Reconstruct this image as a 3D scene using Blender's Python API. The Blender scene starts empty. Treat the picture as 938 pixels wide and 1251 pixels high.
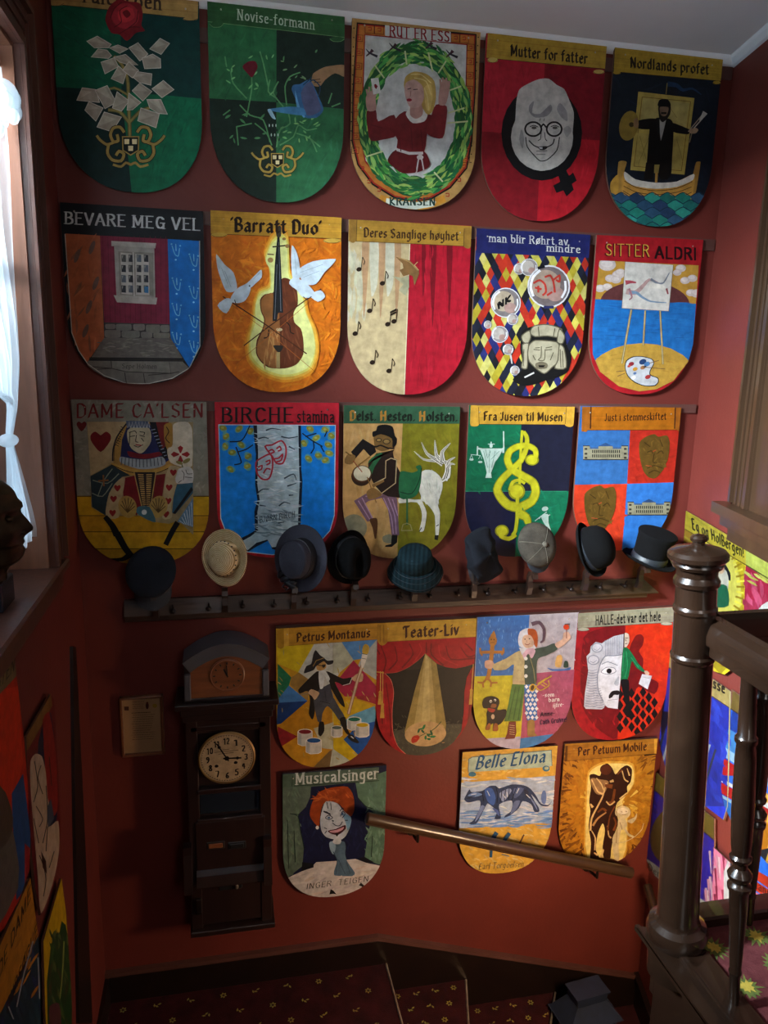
import bpy, math, random
import numpy as np
from mathutils import Vector, Matrix
random.seed(7)
SC = bpy.context.scene
COL = SC.collection

# ------------------------------------------------------------ camera, world, lights, exposure
FPX = 933.08; YAW, PIT, ROL = 0.21014, 0.20682, -0.022457
CAM = Vector((0.6, -3.3, 3.08))
cy_, sy_ = math.cos(YAW), math.sin(YAW)
fw = Vector((sy_*math.cos(PIT), cy_*math.cos(PIT), -math.sin(PIT)))
rt0 = Vector((cy_, -sy_, 0)); dn0 = fw.cross(rt0)
rt = rt0*math.cos(ROL) + dn0*math.sin(ROL)
dn = -rt0*math.sin(ROL) + dn0*math.cos(ROL)
cam = bpy.data.cameras.new('camera'); co = bpy.data.objects.new('camera', cam); COL.objects.link(co)
M = Matrix((rt, -dn, -fw)).transposed().to_4x4(); M.translation = CAM
co.matrix_world = M
cam.sensor_fit = 'VERTICAL'; cam.sensor_height = 24.0; cam.lens = 24.0*FPX/1251.0
cam.clip_start = 0.02; cam.clip_end = 60
SC.camera = co
SC.view_settings.view_transform = 'Standard'; SC.view_settings.look = 'None'
SC.view_settings.gamma = 1; SC.view_settings.use_curve_mapping = False
SC.view_settings.exposure = 0.0

world = bpy.data.worlds.new('world'); SC.world = world; world.use_nodes = True
world.node_tree.nodes['Background'].inputs[0].default_value = (0.62, 0.80, 1.0, 1)
world.node_tree.nodes['Background'].inputs[1].default_value = 6.0

def area(name, loc, target, sx, sy, power, col):
    l = bpy.data.lights.new(name, 'AREA'); l.shape = 'RECTANGLE'; l.size = sx; l.size_y = sy
    l.energy = power; l.color = col
    o = bpy.data.objects.new(name, l); COL.objects.link(o)
    o.location = loc; d = Vector(target) - Vector(loc); o.rotation_euler = d.to_track_quat('-Z', 'Y').to_euler()
    return o
# daylight falling in through the left window and from a tall window of the upper hall behind the viewer
area('daylight_left_window', (-1.15, -2.05, 4.4), (1.1, -0.1, 2.2), 1.3, 1.3, 4200, (0.90, 0.95, 1.0))
area('daylight_hall_window', (1.9, -4.2, 3.3), (2.0, 0, 1.4), 1.4, 1.6, 32, (1.0, 0.97, 0.93))
# warm stairway lamp low on the right
area('stair_lamp', (2.25, -1.30, 1.0), (2.0, 0, 0.4), 0.3, 0.3, 25.0, (1.0, 0.66, 0.38))

# ------------------------------------------------------------ pixel rays onto real planes
def ray(x, y): return fw + rt*((x-469.0)/FPX) + dn*((y-625.5)/FPX)
def onY(x, y, Y=0.0): v = ray(x, y); return CAM + v*((Y-CAM.y)/v.y)
def onX(x, y, X=0.0): v = ray(x, y); return CAM + v*((X-CAM.x)/v.x)
def onZ(x, y, Z=0.0): v = ray(x, y); return CAM + v*((Z-CAM.z)/v.z)
class Plane:
    def __init__(s, P0, ex, n):
        s.P0 = Vector(P0); s.ex = Vector(ex).normalized(); s.n = Vector(n).normalized(); s.ez = Vector((0, 0, 1))
    def off(s, d): return Plane(s.P0+s.n*d, s.ex, s.n)
    def uv(s, x, y):
        v = ray(x, y); t = (s.P0-CAM).dot(s.n)/v.dot(s.n); q = CAM+v*t-s.P0
        return (q.dot(s.ex), q.z)
    def pt(s, u, v, d=0.0): return s.P0 + s.ex*u + s.ez*v + s.n*d
RA = 0.21724
MAIN = Plane((0, 0, 0), (1, 0, 0), (0, -1, 0))
LEFT = Plane((0, 0, 0), (0, 1, 0), (1, 0, 0))
RD = Vector((-math.sin(RA), -math.cos(RA), 0))            # along the right wall, from the corner to the viewer
RIGHT = Plane((2.83, 0, 0), RD, (-math.cos(RA), math.sin(RA), 0))

# ------------------------------------------------------------ materials
def hexc(h):
    h = h.lstrip('#'); h = h if len(h) == 6 else ''.join(c+c for c in h); v = [int(h[i:i+2], 16)/255 for i in (0, 2, 4)]
    return tuple((c/12.92 if c <= 0.04045 else ((c+0.055)/1.055)**2.4) for c in v)
def mat(name, col, rough=0.5, col2=None, scale=8.0, bump=0.0, metal=0.0, stretch=None, attr=False, detail=6.0, spec=0.5, coat=0.0, bscale=None):
    m = bpy.data.materials.new(name); m.use_nodes = True; nt = m.node_tree; N = nt.nodes; Lk = nt.links
    b = N['Principled BSDF']; b.inputs['Roughness'].default_value = rough; b.inputs['Metallic'].default_value = metal
    b.inputs['Specular IOR Level'].default_value = spec; b.inputs['Coat Weight'].default_value = coat
    tc = N.new('ShaderNodeTexCoord'); mp = N.new('ShaderNodeMapping'); Lk.new(tc.outputs['Object'], mp.inputs[0])
    if stretch: mp.inputs['Scale'].default_value = stretch
    nz = N.new('ShaderNodeTexNoise'); nz.inputs['Scale'].default_value = scale; nz.inputs['Detail'].default_value = detail
    nz.inputs['Roughness'].default_value = 0.6
    Lk.new(mp.outputs[0], nz.inputs['Vector'])
    if attr:
        at = N.new('ShaderNodeAttribute'); at.attribute_name = 'Col'
        rp = N.new('ShaderNodeValToRGB'); rp.color_ramp.elements[0].position = 0.3; rp.color_ramp.elements[1].position = 0.7
        rp.color_ramp.elements[0].color = (0.66, 0.66, 0.66, 1); rp.color_ramp.elements[1].color = (1.12, 1.12, 1.12, 1)
        mx = N.new('ShaderNodeMix'); mx.data_type = 'RGBA'; mx.blend_type = 'MULTIPLY'; mx.inputs[0].default_value = 1
        Lk.new(nz.outputs[0], rp.inputs[0]); Lk.new(at.outputs['Color'], mx.inputs[6]); Lk.new(rp.outputs[0], mx.inputs[7])
        Lk.new(mx.outputs[2], b.inputs['Base Color'])
    else:
        rp = N.new('ShaderNodeValToRGB'); rp.color_ramp.elements[0].position = 0.3; rp.color_ramp.elements[1].position = 0.7
        c1 = hexc(col); c2 = hexc(col2 or col)
        rp.color_ramp.elements[0].color = (*c1, 1); rp.color_ramp.elements[1].color = (*c2, 1)
        Lk.new(nz.outputs[0], rp.inputs[0]); Lk.new(rp.outputs[0], b.inputs['Base Color'])
    if bump:
        n2 = N.new('ShaderNodeTexNoise'); n2.inputs['Scale'].default_value = bscale or scale*3; n2.inputs['Detail'].default_value = 4
        Lk.new(mp.outputs[0], n2.inputs['Vector'])
        bp = N.new('ShaderNodeBump'); bp.inputs['Strength'].default_value = bump; bp.inputs['Distance'].default_value = 0.004
        Lk.new(n2.outputs[0], bp.inputs['Height']); Lk.new(bp.outputs[0], b.inputs['Normal'])
    return m
MT = dict(
 wall=mat('red_wall_paint', '#5b2620', 0.5, '#672b24', 3.0, 0.25, bscale=60, spec=0.28),
 ceiling=mat('ceiling_paint', '#e6e6e6', 0.7, '#eeeeee', 2.0, 0.1),
 wood=mat('dark_brown_gloss', '#34241a', 0.28, '#43301f', 6.0, 0.12, bscale=25, stretch=(1, 1, .25), spec=0.6),
 newel=mat('brown_gloss_paint', '#20140d', 0.27, '#2a1c13', 12.0, 0.06, bscale=30, spec=0.5, coat=0.5),
 base=mat('baseboard_black_brown', '#120a09', 0.4, '#1c100c', 8.0, 0.1),
 casing=mat('window_casing_wood', '#43271f', 0.4, '#5a3527', 5.0, 0.15, stretch=(6, 6, .4)),
 jamb=mat('jamb_wood', '#6a4330', 0.4, '#7e523c', 6.0, 0.2, stretch=(5, 5, .5)),
 rail=mat('batten_paint', '#4a2c26', 0.5, '#563630', 8.0, 0.2),
 hookwood=mat('dark_hook_wood', '#1c120e', 0.4, '#32221a', 20.0, 0.2),
 rack=mat('rack_wood', '#1e120d', 0.42, '#47301f', 9.0, 0.4, stretch=(.4, 3, 3)),
 clock=mat('clock_case_wood', '#1c1110', 0.35, '#291a18', 5.0, 0.12, stretch=(3, 3, .5)),
 mantel=mat('mantel_clock_veneer', '#5a3320', 0.35, '#7a4a2c', 10.0, 0.08, stretch=(.6, 2, 3)),
 mantelgrey=mat('mantel_hood', '#3a3a40', 0.5, '#46464c', 6.0),
 black=mat('black_metal', '#101114', 0.4, '#1a1c20', 10.0),
 iron=mat('dark_iron_hook', '#1c1614', 0.35, '#2e2420', 20.0, metal=0.6),
 steel=mat('lantern_painted_tin', '#1c2433', 0.45, '#28324a', 10.0, spec=0.4),
 brass=mat('amber_pane', '#9a5a1a', 0.3, '#c08030', 12.0),
 board=mat('board_edge', '#4a2a1c', 0.6, '#5a3626', 12.0, 0.2),
 nail=mat('nail_head', '#b9b0a0', 0.35, '#8c8478', 30.0, metal=0.7),
 gold=mat('rail_wire', '#8a6c3c', 0.4, '#6a5028', 20.0, metal=0.4),
 paint=mat('artist_paint', '#ffffff', 0.5, scale=26.0, attr=True, bump=0.15, spec=0.2, bscale=90),
 letters=mat('sign_paint', '#ffffff', 0.5, scale=60.0, attr=True, spec=0.2),
 bronze=mat('bust_bronze', '#231a12', 0.38, '#46341f', 14.0, 0.35, metal=0.75, bscale=40),
 plinth=mat('black_plinth', '#141a22', 0.25, '#1c2430', 8.0, spec=0.7),
)
def carpet_mat():
    m = mat('patterned_carpet', '#241012', 0.95, '#381518', 9.0, 0.5, bscale=220, spec=0.1)
    return m
MT['carpet'] = carpet_mat()
MT['carpet_up'] = mat('landing_carpet', '#54282c', 0.95, '#6c3a3c', 30.0, 0.5, bscale=220, spec=0.1)
MT['motif'] = mat('carpet_motif', '#8f7a34', 0.95, '#5f6a3a', 45.0, 0.4, spec=0.1)
def curtain_mat():
    m = bpy.data.materials.new('sheer_white_cotton'); m.use_nodes = True; nt = m.node_tree; N = nt.nodes; Lk = nt.links
    out = N['Material Output']; b = N['Principled BSDF']; b.inputs['Base Color'].default_value = (.86, .92, .95, 1); b.inputs['Roughness'].default_value = .9
    tr = N.new('ShaderNodeBsdfTranslucent'); tr.inputs[0].default_value = (.85, .93, .97, 1)
    ms = N.new('ShaderNodeMixShader'); ms.inputs[0].default_value = .55
    wv = N.new('ShaderNodeTexNoise'); wv.inputs['Scale'].default_value = 25
    bp = N.new('ShaderNodeBump'); bp.inputs['Strength'].default_value = .4; bp.inputs['Distance'].default_value = .01
    Lk.new(wv.outputs[0], bp.inputs['Height']); Lk.new(bp.outputs[0], b.inputs['Normal'])
    tp = N.new('ShaderNodeBsdfTransparent'); m2 = N.new('ShaderNodeMixShader'); m2.inputs[0].default_value = .5
    Lk.new(b.outputs[0], ms.inputs[1]); Lk.new(tr.outputs[0], ms.inputs[2]); Lk.new(ms.outputs[0], m2.inputs[1]); Lk.new(tp.outputs[0], m2.inputs[2]); Lk.new(m2.outputs[0], out.inputs[0])
    return m
MT['curtain'] = curtain_mat()
def glass_mat():
    m = bpy.data.materials.new('window_glass'); m.use_nodes = True; nt = m.node_tree; N = nt.nodes; Lk = nt.links
    out = N['Material Output']; N.remove(N['Principled BSDF'])
    t = N.new('ShaderNodeBsdfTransparent'); t.inputs[0].default_value = (.93, .96, .97, 1)
    g = N.new('ShaderNodeBsdfGlossy'); g.inputs['Roughness'].default_value = .03
    f = N.new('ShaderNodeFresnel'); f.inputs[0].default_value = 1.5
    ms = N.new('ShaderNodeMixShader'); Lk.new(f.outputs[0], ms.inputs[0]); Lk.new(t.outputs[0], ms.inputs[1]); Lk.new(g.outputs[0], ms.inputs[2]); Lk.new(ms.outputs[0], out.inputs[0])
    return m
MT['glass'] = glass_mat()

# ------------------------------------------------------------ mesh builders
class MB:
    def __init__(s): s.v = []; s.f = []; s.c = []
    def add(s, vs, fs, col=None):
        o = len(s.v); s.v += [tuple(p) for p in vs]; s.f += [tuple(o+i for i in f) for f in fs]; s.c += [col]*len(fs); return s
    def box(s, x0, x1, y0, y1, z0, z1, mx=None, bev=0.0):
        if bev:
            return s.bbox(x0, x1, y0, y1, z0, z1, bev, mx)
        vs = [Vector((x, y, z)) for x in (x0, x1) for y in (y0, y1) for z in (z0, z1)]
        if mx: vs = [mx @ p for p in vs]
        return s.add(vs, [(0, 1, 3, 2), (4, 6, 7, 5), (0, 4, 5, 1), (2, 3, 7, 6), (0, 2, 6, 4), (1, 5, 7, 3)])
    def bbox(s, x0, x1, y0, y1, z0, z1, b, mx=None):       # chamfered box
        cx, cy, cz = (x0+x1)/2, (y0+y1)/2, (z0+z1)/2; hx, hy, hz = abs(x1-x0)/2, abs(y1-y0)/2, abs(z1-z0)/2
        b = min(b, hx*.9, hy*.9, hz*.9); vs = []; idx = {}
        for sx in (-1, 1):
            for sy in (-1, 1):
                for sz in (-1, 1):
                    for k, (a, c, d) in enumerate(((0, b, b), (b, 0, b), (b, b, 0))):
                        idx[(sx, sy, sz, k)] = len(vs); vs.append(Vector((cx+sx*(hx-a), cy+sy*(hy-c), cz+sz*(hz-d))))
        if mx: vs = [mx @ p for p in vs]
        fs = []
        for sg in (-1, 1):
            fs.append([idx[(sg, a, c, 0)] for a, c in ((-1, -1), (1, -1), (1, 1), (-1, 1))])
            fs.append([idx[(a, sg, c, 1)] for a, c in ((-1, -1), (1, -1), (1, 1), (-1, 1))])
            fs.append([idx[(a, c, sg, 2)] for a, c in ((-1, -1), (1, -1), (1, 1), (-1, 1))])
        for a in (-1, 1):
            for c in (-1, 1):
                fs.append([idx[(a, c, -1, 0)], idx[(a, c, 1, 0)], idx[(a, c, 1, 1)], idx[(a, c, -1, 1)]])
                fs.append([idx[(a, -1, c, 0)], idx[(a, 1, c, 0)], idx[(a, 1, c, 2)], idx[(a, -1, c, 2)]])
                fs.append([idx[(-1, a, c, 1)], idx[(1, a, c, 1)], idx[(1, a, c, 2)], idx[(-1, a, c, 2)]])
                for d in (-1, 1): fs.append([idx[(a, c, d, k)] for k in range(3)])
        return s.add(vs, fs)
    def prism(s, pts, d):                                   # pts: 3D polygon, d: extrusion vector
        d = Vector(d); n = len(pts); pts = [Vector(p) for p in pts]
        return s.add(pts+[p+d for p in pts], [tuple(range(n)), tuple(range(2*n-1, n-1, -1))]+[(i, (i+1) % n, n+(i+1) % n, n+i) for i in range(n)])
    def lathe(s, prof, base=(0, 0, 0), axis=(0, 0, 1), seg=24, sx=1, sy=1, cap=True, roll=0, fn=None):
        ax = Vector(axis).normalized(); q = ax.to_track_quat('Z', 'Y').to_matrix(); base = Vector(base)
        vs = []
        for r, h in prof:
            for k in range(seg):
                a = 2*math.pi*k/seg+roll; p = Vector((r*sx*math.cos(a), r*sy*math.sin(a), h))
                if fn: p = fn(p, r, h, a)
                vs.append(base+q @ p)
        fs = [(i*seg+k, i*seg+(k+1) % seg, (i+1)*seg+(k+1) % seg, (i+1)*seg+k) for i in range(len(prof)-1) for k in range(seg)]
        if cap: fs += [tuple(range(seg-1, -1, -1)), tuple((len(prof)-1)*seg+k for k in range(seg))]
        return s.add(vs, fs)
    def tube(s, pts, r, seg=10, cap=True):
        pts = [Vector(p) for p in pts]; n = len(pts); vs = []; up = Vector((0.13, 0.2, 1)).normalized()
        for i, p in enumerate(pts):
            t = (pts[min(i+1, n-1)]-pts[max(i-1, 0)]).normalized(); a = t.cross(up).normalized(); b = t.cross(a)
            rr = r[i] if isinstance(r, (list, tuple)) else r
            vs += [p+a*rr*math.cos(2*math.pi*k/seg)+b*rr*math.sin(2*math.pi*k/seg) for k in range(seg)]
        fs = [(i*seg+k, i*seg+(k+1) % seg, (i+1)*seg+(k+1) % seg, (i+1)*seg+k) for i in range(n-1) for k in range(seg)]
        if cap: fs += [tuple(range(seg-1, -1, -1)), tuple((n-1)*seg+k for k in range(seg))]
        return s.add(vs, fs)
    def ball(s, c, rx, ry=None, rz=None, seg=16, rings=10, q=None):
        ry = ry or rx; rz = rz or rx; vs = []; c = Vector(c)
        for i in range(rings+1):
            t = math.pi*i/rings
            for k in range(seg):
                a = 2*math.pi*k/seg; p = Vector((rx*math.sin(t)*math.cos(a), ry*math.sin(t)*math.sin(a), rz*math.cos(t)))
                vs.append(c+(q @ p if q else p))
        return s.add(vs, [(i*seg+k, (i+1)*seg+k, (i+1)*seg+(k+1) % seg, i*seg+(k+1) % seg) for i in range(rings) for k in range(seg)])
    def grid(s, fn, nu, nv, wrap=False):
        vs = [fn(i/nu, j/nv) for j in range(nv+1) for i in range(nu+(0 if wrap else 1))]; w = nu if wrap else nu+1
        return s.add(vs, [(j*w+i, j*w+(i+1) % w, (j+1)*w+(i+1) % w, (j+1)*w+i) for j in range(nv) for i in range(nu)])
    def build(s, name, m, parent=None, smooth=False, **tags):
        me = bpy.data.meshes.new(name); off = parent_loc(parent)
        me.from_pydata([tuple(Vector(p)-off) for p in s.v], [], s.f)
        if any(c is not None for c in s.c):
            at = me.color_attributes.new('Col', 'FLOAT_COLOR', 'CORNER'); arr = np.ones((len(me.loops), 4), np.float32); k = 0
            for f, c in zip(s.f, s.c):
                arr[k:k+len(f), :3] = c if c is not None else (1, 1, 1); k += len(f)
            at.data.foreach_set('color', arr.ravel())
        me.materials.append(MT[m] if isinstance(m, str) else m)
        if smooth:
            me.polygons.foreach_set('use_smooth', [True]*len(me.polygons))
            try: me.set_sharp_from_angle(angle=math.radians(smooth if smooth is not True else 40))
            except Exception: pass
        me.update()
        o = bpy.data.objects.new(name, me); COL.objects.link(o)
        if parent: o.parent = parent
        for k, v in tags.items(): o[k] = v
        return o
def parent_loc(p):
    v = Vector((0, 0, 0))
    while p is not None: v += p.location; p = p.parent
    return v
def thing(name, label, cat, loc, group=None):
    o = bpy.data.objects.new(name, None); COL.objects.link(o); o.location = loc; o.empty_display_size = .05
    o['label'] = label; o['category'] = cat
    if group: o['group'] = group
    return o
ST = dict(kind='structure')
# ============================================================ the setting
H = 4.37
MB().box(-0.25, 3.1, 0, 0.15, -1.6, H).build('wall_back', 'wall', **ST)
# left wall with the window opening
OY0, OY1, OZ0, OZ1 = -1.95, -0.565, 2.32, 3.97
w = MB(); w.box(-0.25, 0, OY1, 0, -1.6, H); w.box(-0.25, 0, -4.6, OY0, -1.6, H)
w.box(-0.25, 0, OY0, OY1, -1.6, OZ0-0.03); w.box(-0.25, 0, OY0, OY1, OZ1, H); w.build('wall_left', 'wall', **ST)
# right wall, splayed
w = MB(); p0 = RIGHT.P0; L_ = 5.0; n = -RIGHT.n*0.15
w.prism([p0+Vector((0, 0, -1.6)), p0+RD*L_+Vector((0, 0, -1.6)), p0+RD*L_+Vector((0, 0, H)), p0+Vector((0, 0, H))], n); w.build('wall_right', 'wall', **ST)
MB().box(-0.3, 3.2, -4.75, -4.6, -1.6, H).build('wall_front', 'wall', **ST)
MB().box(-0.3, 3.2, -4.75, 0.15, H, H+0.12).build('ceiling', 'ceiling', **ST)
# ceiling cove
c = MB()
cr = [(0, 0), (0, -0.035), (0.012, -0.03), (0.03, -0.012), (0.036, 0)]
c.prism([Vector((0, -a, H+b)) for a, b in cr], (2.83, 0, 0)); c.build('trim_1', 'ceiling', **ST)
c = MB(); c.prism([RIGHT.pt(0, H+b, a) for a, b in cr], RD*4.5); c.build('trim_2', 'ceiling', **ST)
# floors
f = MB(); f.box(0, 1.364, -3.4, 0, -0.12, 0); fl0 = f.build('floor', 'carpet', **ST)
f = MB(); f.box(-0.0, 3.0, -4.6, 0.0, -1.62, -1.5); f.build('floor', 'carpet', **ST)
# baseboards: follow the landing, then the winders
bt = [(0, .158), (1.315, .158), (2.81, -.325)]; bb = [(0, -.0), (1.29, -.0), (2.83, -.55)]
b = MB()
pts = [Vector((x, 0, z)) for x, z in bt]+[Vector((x, 0, z)) for x, z in ((2.81, -.72), (1.364, -.20), (1.3641, 0.0), (0, -.005))]
b.prism(pts, (0, -.018, 0)); b.build('baseboard_back', 'base', **ST)
b = MB()
cap = [Vector((0, 0, .15)), Vector((1.315, 0, .15)), Vector((2.81, 0, -.335)), Vector((2.81, 0, -.315)), Vector((1.32, 0, .172)), Vector((0, 0, .172))]
b.prism(cap, (0, -.028, 0)); b.build('trim_3', 'rail', **ST)
b = MB(); b.prism([RIGHT.pt(0, -.33), RIGHT.pt(1.2, -.42), RIGHT.pt(1.2, -.75), RIGHT.pt(0, -.70)], RIGHT.n*.018)
b.prism([RIGHT.pt(0, -.31), RIGHT.pt(1.2, -.40), RIGHT.pt(1.2, -.42), RIGHT.pt(0, -.335)], RIGHT.n*.028); b.build('baseboard_right', 'base', **ST)
b = MB(); b.box(0, .018, -3.0, -.02, 0, .15); b.build('baseboard_left', 'base', **ST)
# winding steps going down to the right
PV = Vector((1.36, -1.62, 0))
edges = [Vector((1.364, -.002, 0)), Vector((1.80, -.002, 0)), Vector((2.32, -.002, 0)), Vector((2.80, -.15, 0))]
st = thing('winding_stairs', 'carpeted winding steps descending to the right along the red back wall', 'stairs', (1.36, -.6, -.6))
zz = [-.17, -.34, -.51]
for k in range(3):
    a, c_ = edges[k], edges[k+1]; z = zz[k]
    q = MB(); P = [PV+Vector((0, 0, z)), a+Vector((-.03, 0, z)), c_+Vector((0, 0, z))]
    if k == 2: P = [PV+Vector((0, 0, z)), a+Vector((-.03, 0, z)), Vector((2.82, -.002, z)), Vector((2.64, -.8, z))]
    q.prism(P, (0, 0, -.17)); tr = q.build('tread', 'carpet', st)
    # light metal nosing along the edge of each tread
for k in range(3):
    a = edges[k]+Vector((0, -.02, (0, -.17, -.34)[k])); d = (PV-edges[k]).normalized(); e = a+d*1.3
    MB().tube([a+Vector((0, 0, .001)), e+Vector((0, 0, .001))], .006, 6).build('nosing', 'nail', st)
# carpet pattern: small woven motifs lying in the pile
def motifs(name, spots, parent, z, sc=1.0, ax=Vector((1, 0, 0)), ay=Vector((0, 1, 0))):
    m = MB(); rnd = random.Random(3)
    for i, (x, y) in enumerate(spots):
        r = .016*sc; a0 = rnd.random()*3; k = i % 3
        if k == 0:
            for j in range(6):
                a = a0+j*math.pi/3; c0 = Vector((x, y, z)); d = Vector((math.cos(a), math.sin(a), 0)); t = Vector((-d.y, d.x, 0))
                m.add([c0+d*.004*sc, c0+d*r*.6+t*.005*sc, c0+d*r*1.1, c0+d*r*.6-t*.005*sc], [(0, 1, 2, 3)])
        else:
            for j in range(3):
                a = a0+j*.9; c0 = Vector((x+.012*sc*j-.012*sc, y+.008*sc*math.sin(a*2), z)); d = Vector((math.cos(a), math.sin(a), 0)); t = Vector((-d.y, d.x, 0))
                m.add([c0-d*r*.6, c0+t*.005*sc, c0+d*r*.7, c0-t*.005*sc], [(0, 1, 2, 3)])
    return m.build(name, 'motif', parent, kind='stuff')
sp = [(x*.155+.08+(.077 if j % 2 else 0), -.07-j*.1) for j in range(12) for x in range(8) if x*.155+.16 < 1.3]
mo = motifs('carpet_motifs', sp, fl0, .002)
for z, x0, x1 in ((-.168, 1.42, 1.74), (-.338, 1.86, 2.24), (-.508, 2.36, 2.7)):
    motifs('carpet_motifs', [(x0+(i+.5*(j % 2))*.1, -.06-j*.09) for j in range(3) for i in range(4) if x0+(i+.5*(j % 2))*.1 < x1-.03*j], st, z)

# upper landing at the right with its string board
S1 = onZ(778, 1131, 1.50); SX = S1.x; SY = S1.y
NY = -1.65
UL = 1.5
f = MB(); f.box(onZ(870, 1175, UL).x, 2.47, -4.6, NY+.05, UL-.2, UL); flu = f.build('floor', 'carpet_up', **ST)
f = MB(); f.box(0, 1.75, -4.6, -2.9, UL-.2, UL); f.build('floor', 'carpet', **ST)
ls = [(1.95+(i+.5*(j % 2))*.16, NY-.06-j*.15) for j in range(8) for i in range(4) if 1.95+(i+.5*(j % 2))*.16 < 2.36-j*.035]
ex_ = [onZ(a, b_, UL) for a, b_ in ((872, 1158), (924, 1144), (912, 1206), (948, 1180))]
ls = [(p.x, p.y) for p in ex_]+[q for q in ls if all(math.hypot(q[0]-p.x, q[1]-p.y) > .12 for p in ex_)]
gm = MB(); ym = MB(); rnd = random.Random(9)
for x, y in ls:
    for m_, r_, n_, dz in ((gm, .042, 14, .0012), (ym, .024, 9, .0024)):
        ps = []
        for i in range(n_*2): a = math.pi*i/n_; q_ = r_*(1.05 if i % 2 else .62)*rnd.uniform(.75, 1.15); ps.append(Vector((x+q_*math.cos(a), y+q_*math.sin(a), UL+dz)))
        m_.add(ps, [tuple(range(len(ps)))])
gm.build('carpet_motifs', mat('motif_green', '#4c6036', .95, '#74803c', 60.0, .4, spec=.1), flu, kind='stuff'); ym.build('carpet_motifs', mat('motif_yellow', '#b09c44', .95, '#ccb850', 60.0, .4, spec=.1), flu, kind='stuff')
# ============================================================ windows
w = MB()
def yz(x0, x1, y0, y1, z0, z1, bev=.004): w.box(x0, x1, y0, y1, z0, z1, bev=bev)
# casing with stepped mouldings, on the room face of the left wall
wn = thing('window_1', 'tall window in the left wall with dark moulded casing and white curtain', 'window', (0, -1.2, 2.32))
def casing(parent, pl, u0, u1, v0, v1, name='casing', wd=.15, m='casing', inward=1):
    c = MB()
    for k, (a, b_, d) in enumerate(((0, wd, .022), (.0, .028, .034), (.05, .062, .028), (.085, .10, .03), (wd-.03, wd, .04))):
        e_ = .0015*k; a += e_; b_ -= e_ if k else 0
        for (ua, ub) in ((u0-b_, u0-a), (u1+a, u1+b_)):
            c.prism([pl.pt(ua, v0+e_, -.001), pl.pt(ub, v0+e_, -.001), pl.pt(ub, v1+a, -.001), pl.pt(ua, v1+a, -.001)], pl.n*(d+.001))
        c.prism([pl.pt(u0-b_, v1+a+.0005, -.001), pl.pt(u1+b_, v1+a+.0005, -.001), pl.pt(u1+b_, v1+b_, -.001), pl.pt(u0-b_, v1+b_, -.001)], pl.n*(d+.001))
    return c.build(name, m, parent)
wn['kind'] = 'structure'; casing(wn, LEFT, OY0, OY1, OZ0, OZ1, wd=.155)
j = MB(); j.box(-.25, .002, OY1-.012, OY1, OZ0, OZ1); j.box(-.25, 0, OY0, OY0+.012, OZ0, OZ1); j.box(-.25, 0, OY0, OY1, OZ1-.012, OZ1)
j.build('jamb', 'jamb', wn)
s = MB(); s.box(-.25, .045, OY0-.2, OY1+.13, OZ0-.035, OZ0+.002, bev=.008); s.box(-.02, .025, OY0-.15, OY1+.10, OZ0-.10, OZ0-.035, bev=.01)
s.build('window_sill', 'casing', wn)
fr = MB()
for y0, y1, z0, z1 in ((OY1-.06, OY1-.012, OZ0, OZ1), (OY0+.012, OY0+.06, OZ0, OZ1), (OY0, OY1, OZ0, OZ0+.06), (OY0, OY1, OZ1-.07, OZ1-.01), (-1.28, -1.23, OZ0, OZ1), (OY0, OY1, 3.35, 3.39)):
    fr.box(-.235, -.195, y0, y1, z0, z1)
fr.build('window_frame', 'jamb', wn)
for y0, y1 in ((OY1-.06, -1.23), (-1.28, OY0+.06)):
    for z0, z1 in ((OZ0+.06, 3.35), (3.39, OZ1-.07)): MB().box(-.218, -.212, y1, y0, z0, z1).build('pane', 'glass', wn)
# curtain: gathered sheer cotton, tied back
CX = -.024
edge = [(8, 128), (12, 200), (18, 300), (25, 400), (27, 450), (25, 500), (19, 536), (27, 570), (36, 610), (45, 645)]
ez = [onX(a, b_, CX) for a, b_ in edge]
def edge_y(z):
    for a, b_ in zip(ez[:-1], ez[1:]):
        if b_.z <= z <= a.z: t = (a.z-z)/(a.z-b_.z); t = t; return a.y+(b_.y-a.y)*t
    return ez[0].y if z > ez[0].z else ez[-1].y
zt, zb = OZ1-.09, ez[-1].z-.03
zk = ez[6].z
def cur(u, v):
    z = zt+(zb-zt)*v; y1 = min(edge_y(z), OY1-.03); d = abs(z-zk); fold = min(1, .25+d*3)
    left = -1.24 if z > zk+.12 else -.90
    wd = (y1-left)*min(1, .22+(d*1.3 if z > zk else d*2.2)); y = y1-wd*u
    return Vector((CX-.016+.014*fold*math.sin(u*44+v*2)+.005*math.sin(u*17+v*9), y, z+.01*math.sin(u*9)))
ct = thing('curtain', 'white sheer curtain tied back at the left window above the bust', 'curtain', (CX, -.9, zb))
MB().grid(cur, 90, 50).build('cloth', 'curtain', ct, smooth=180)
MB().ball((CX-.01, ez[6].y-.045, zk), .028, .05, .02).build('tieback', 'curtain', ct, smooth=True)
kn = onX(5, 123, CX+.01)
k_ = MB(); k_.ball(kn, .045, .04, .06, seg=20, rings=14)
for i in range(12):
    a = i*.52; k_.ball(kn+Vector((.03*math.cos(a), .03*math.sin(a)-.0, -.03+.05*math.sin(a*1.7))), .018, .016, .024)
k_.build('heading_rosette', 'curtain', ct, smooth=180)
MB().tube([(CX-.02, OY0+.02, zt+.03), (CX-.02, OY1-.02, zt+.03)], .012, 12).build('curtain_rod', 'jamb', ct, smooth=True)

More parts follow.
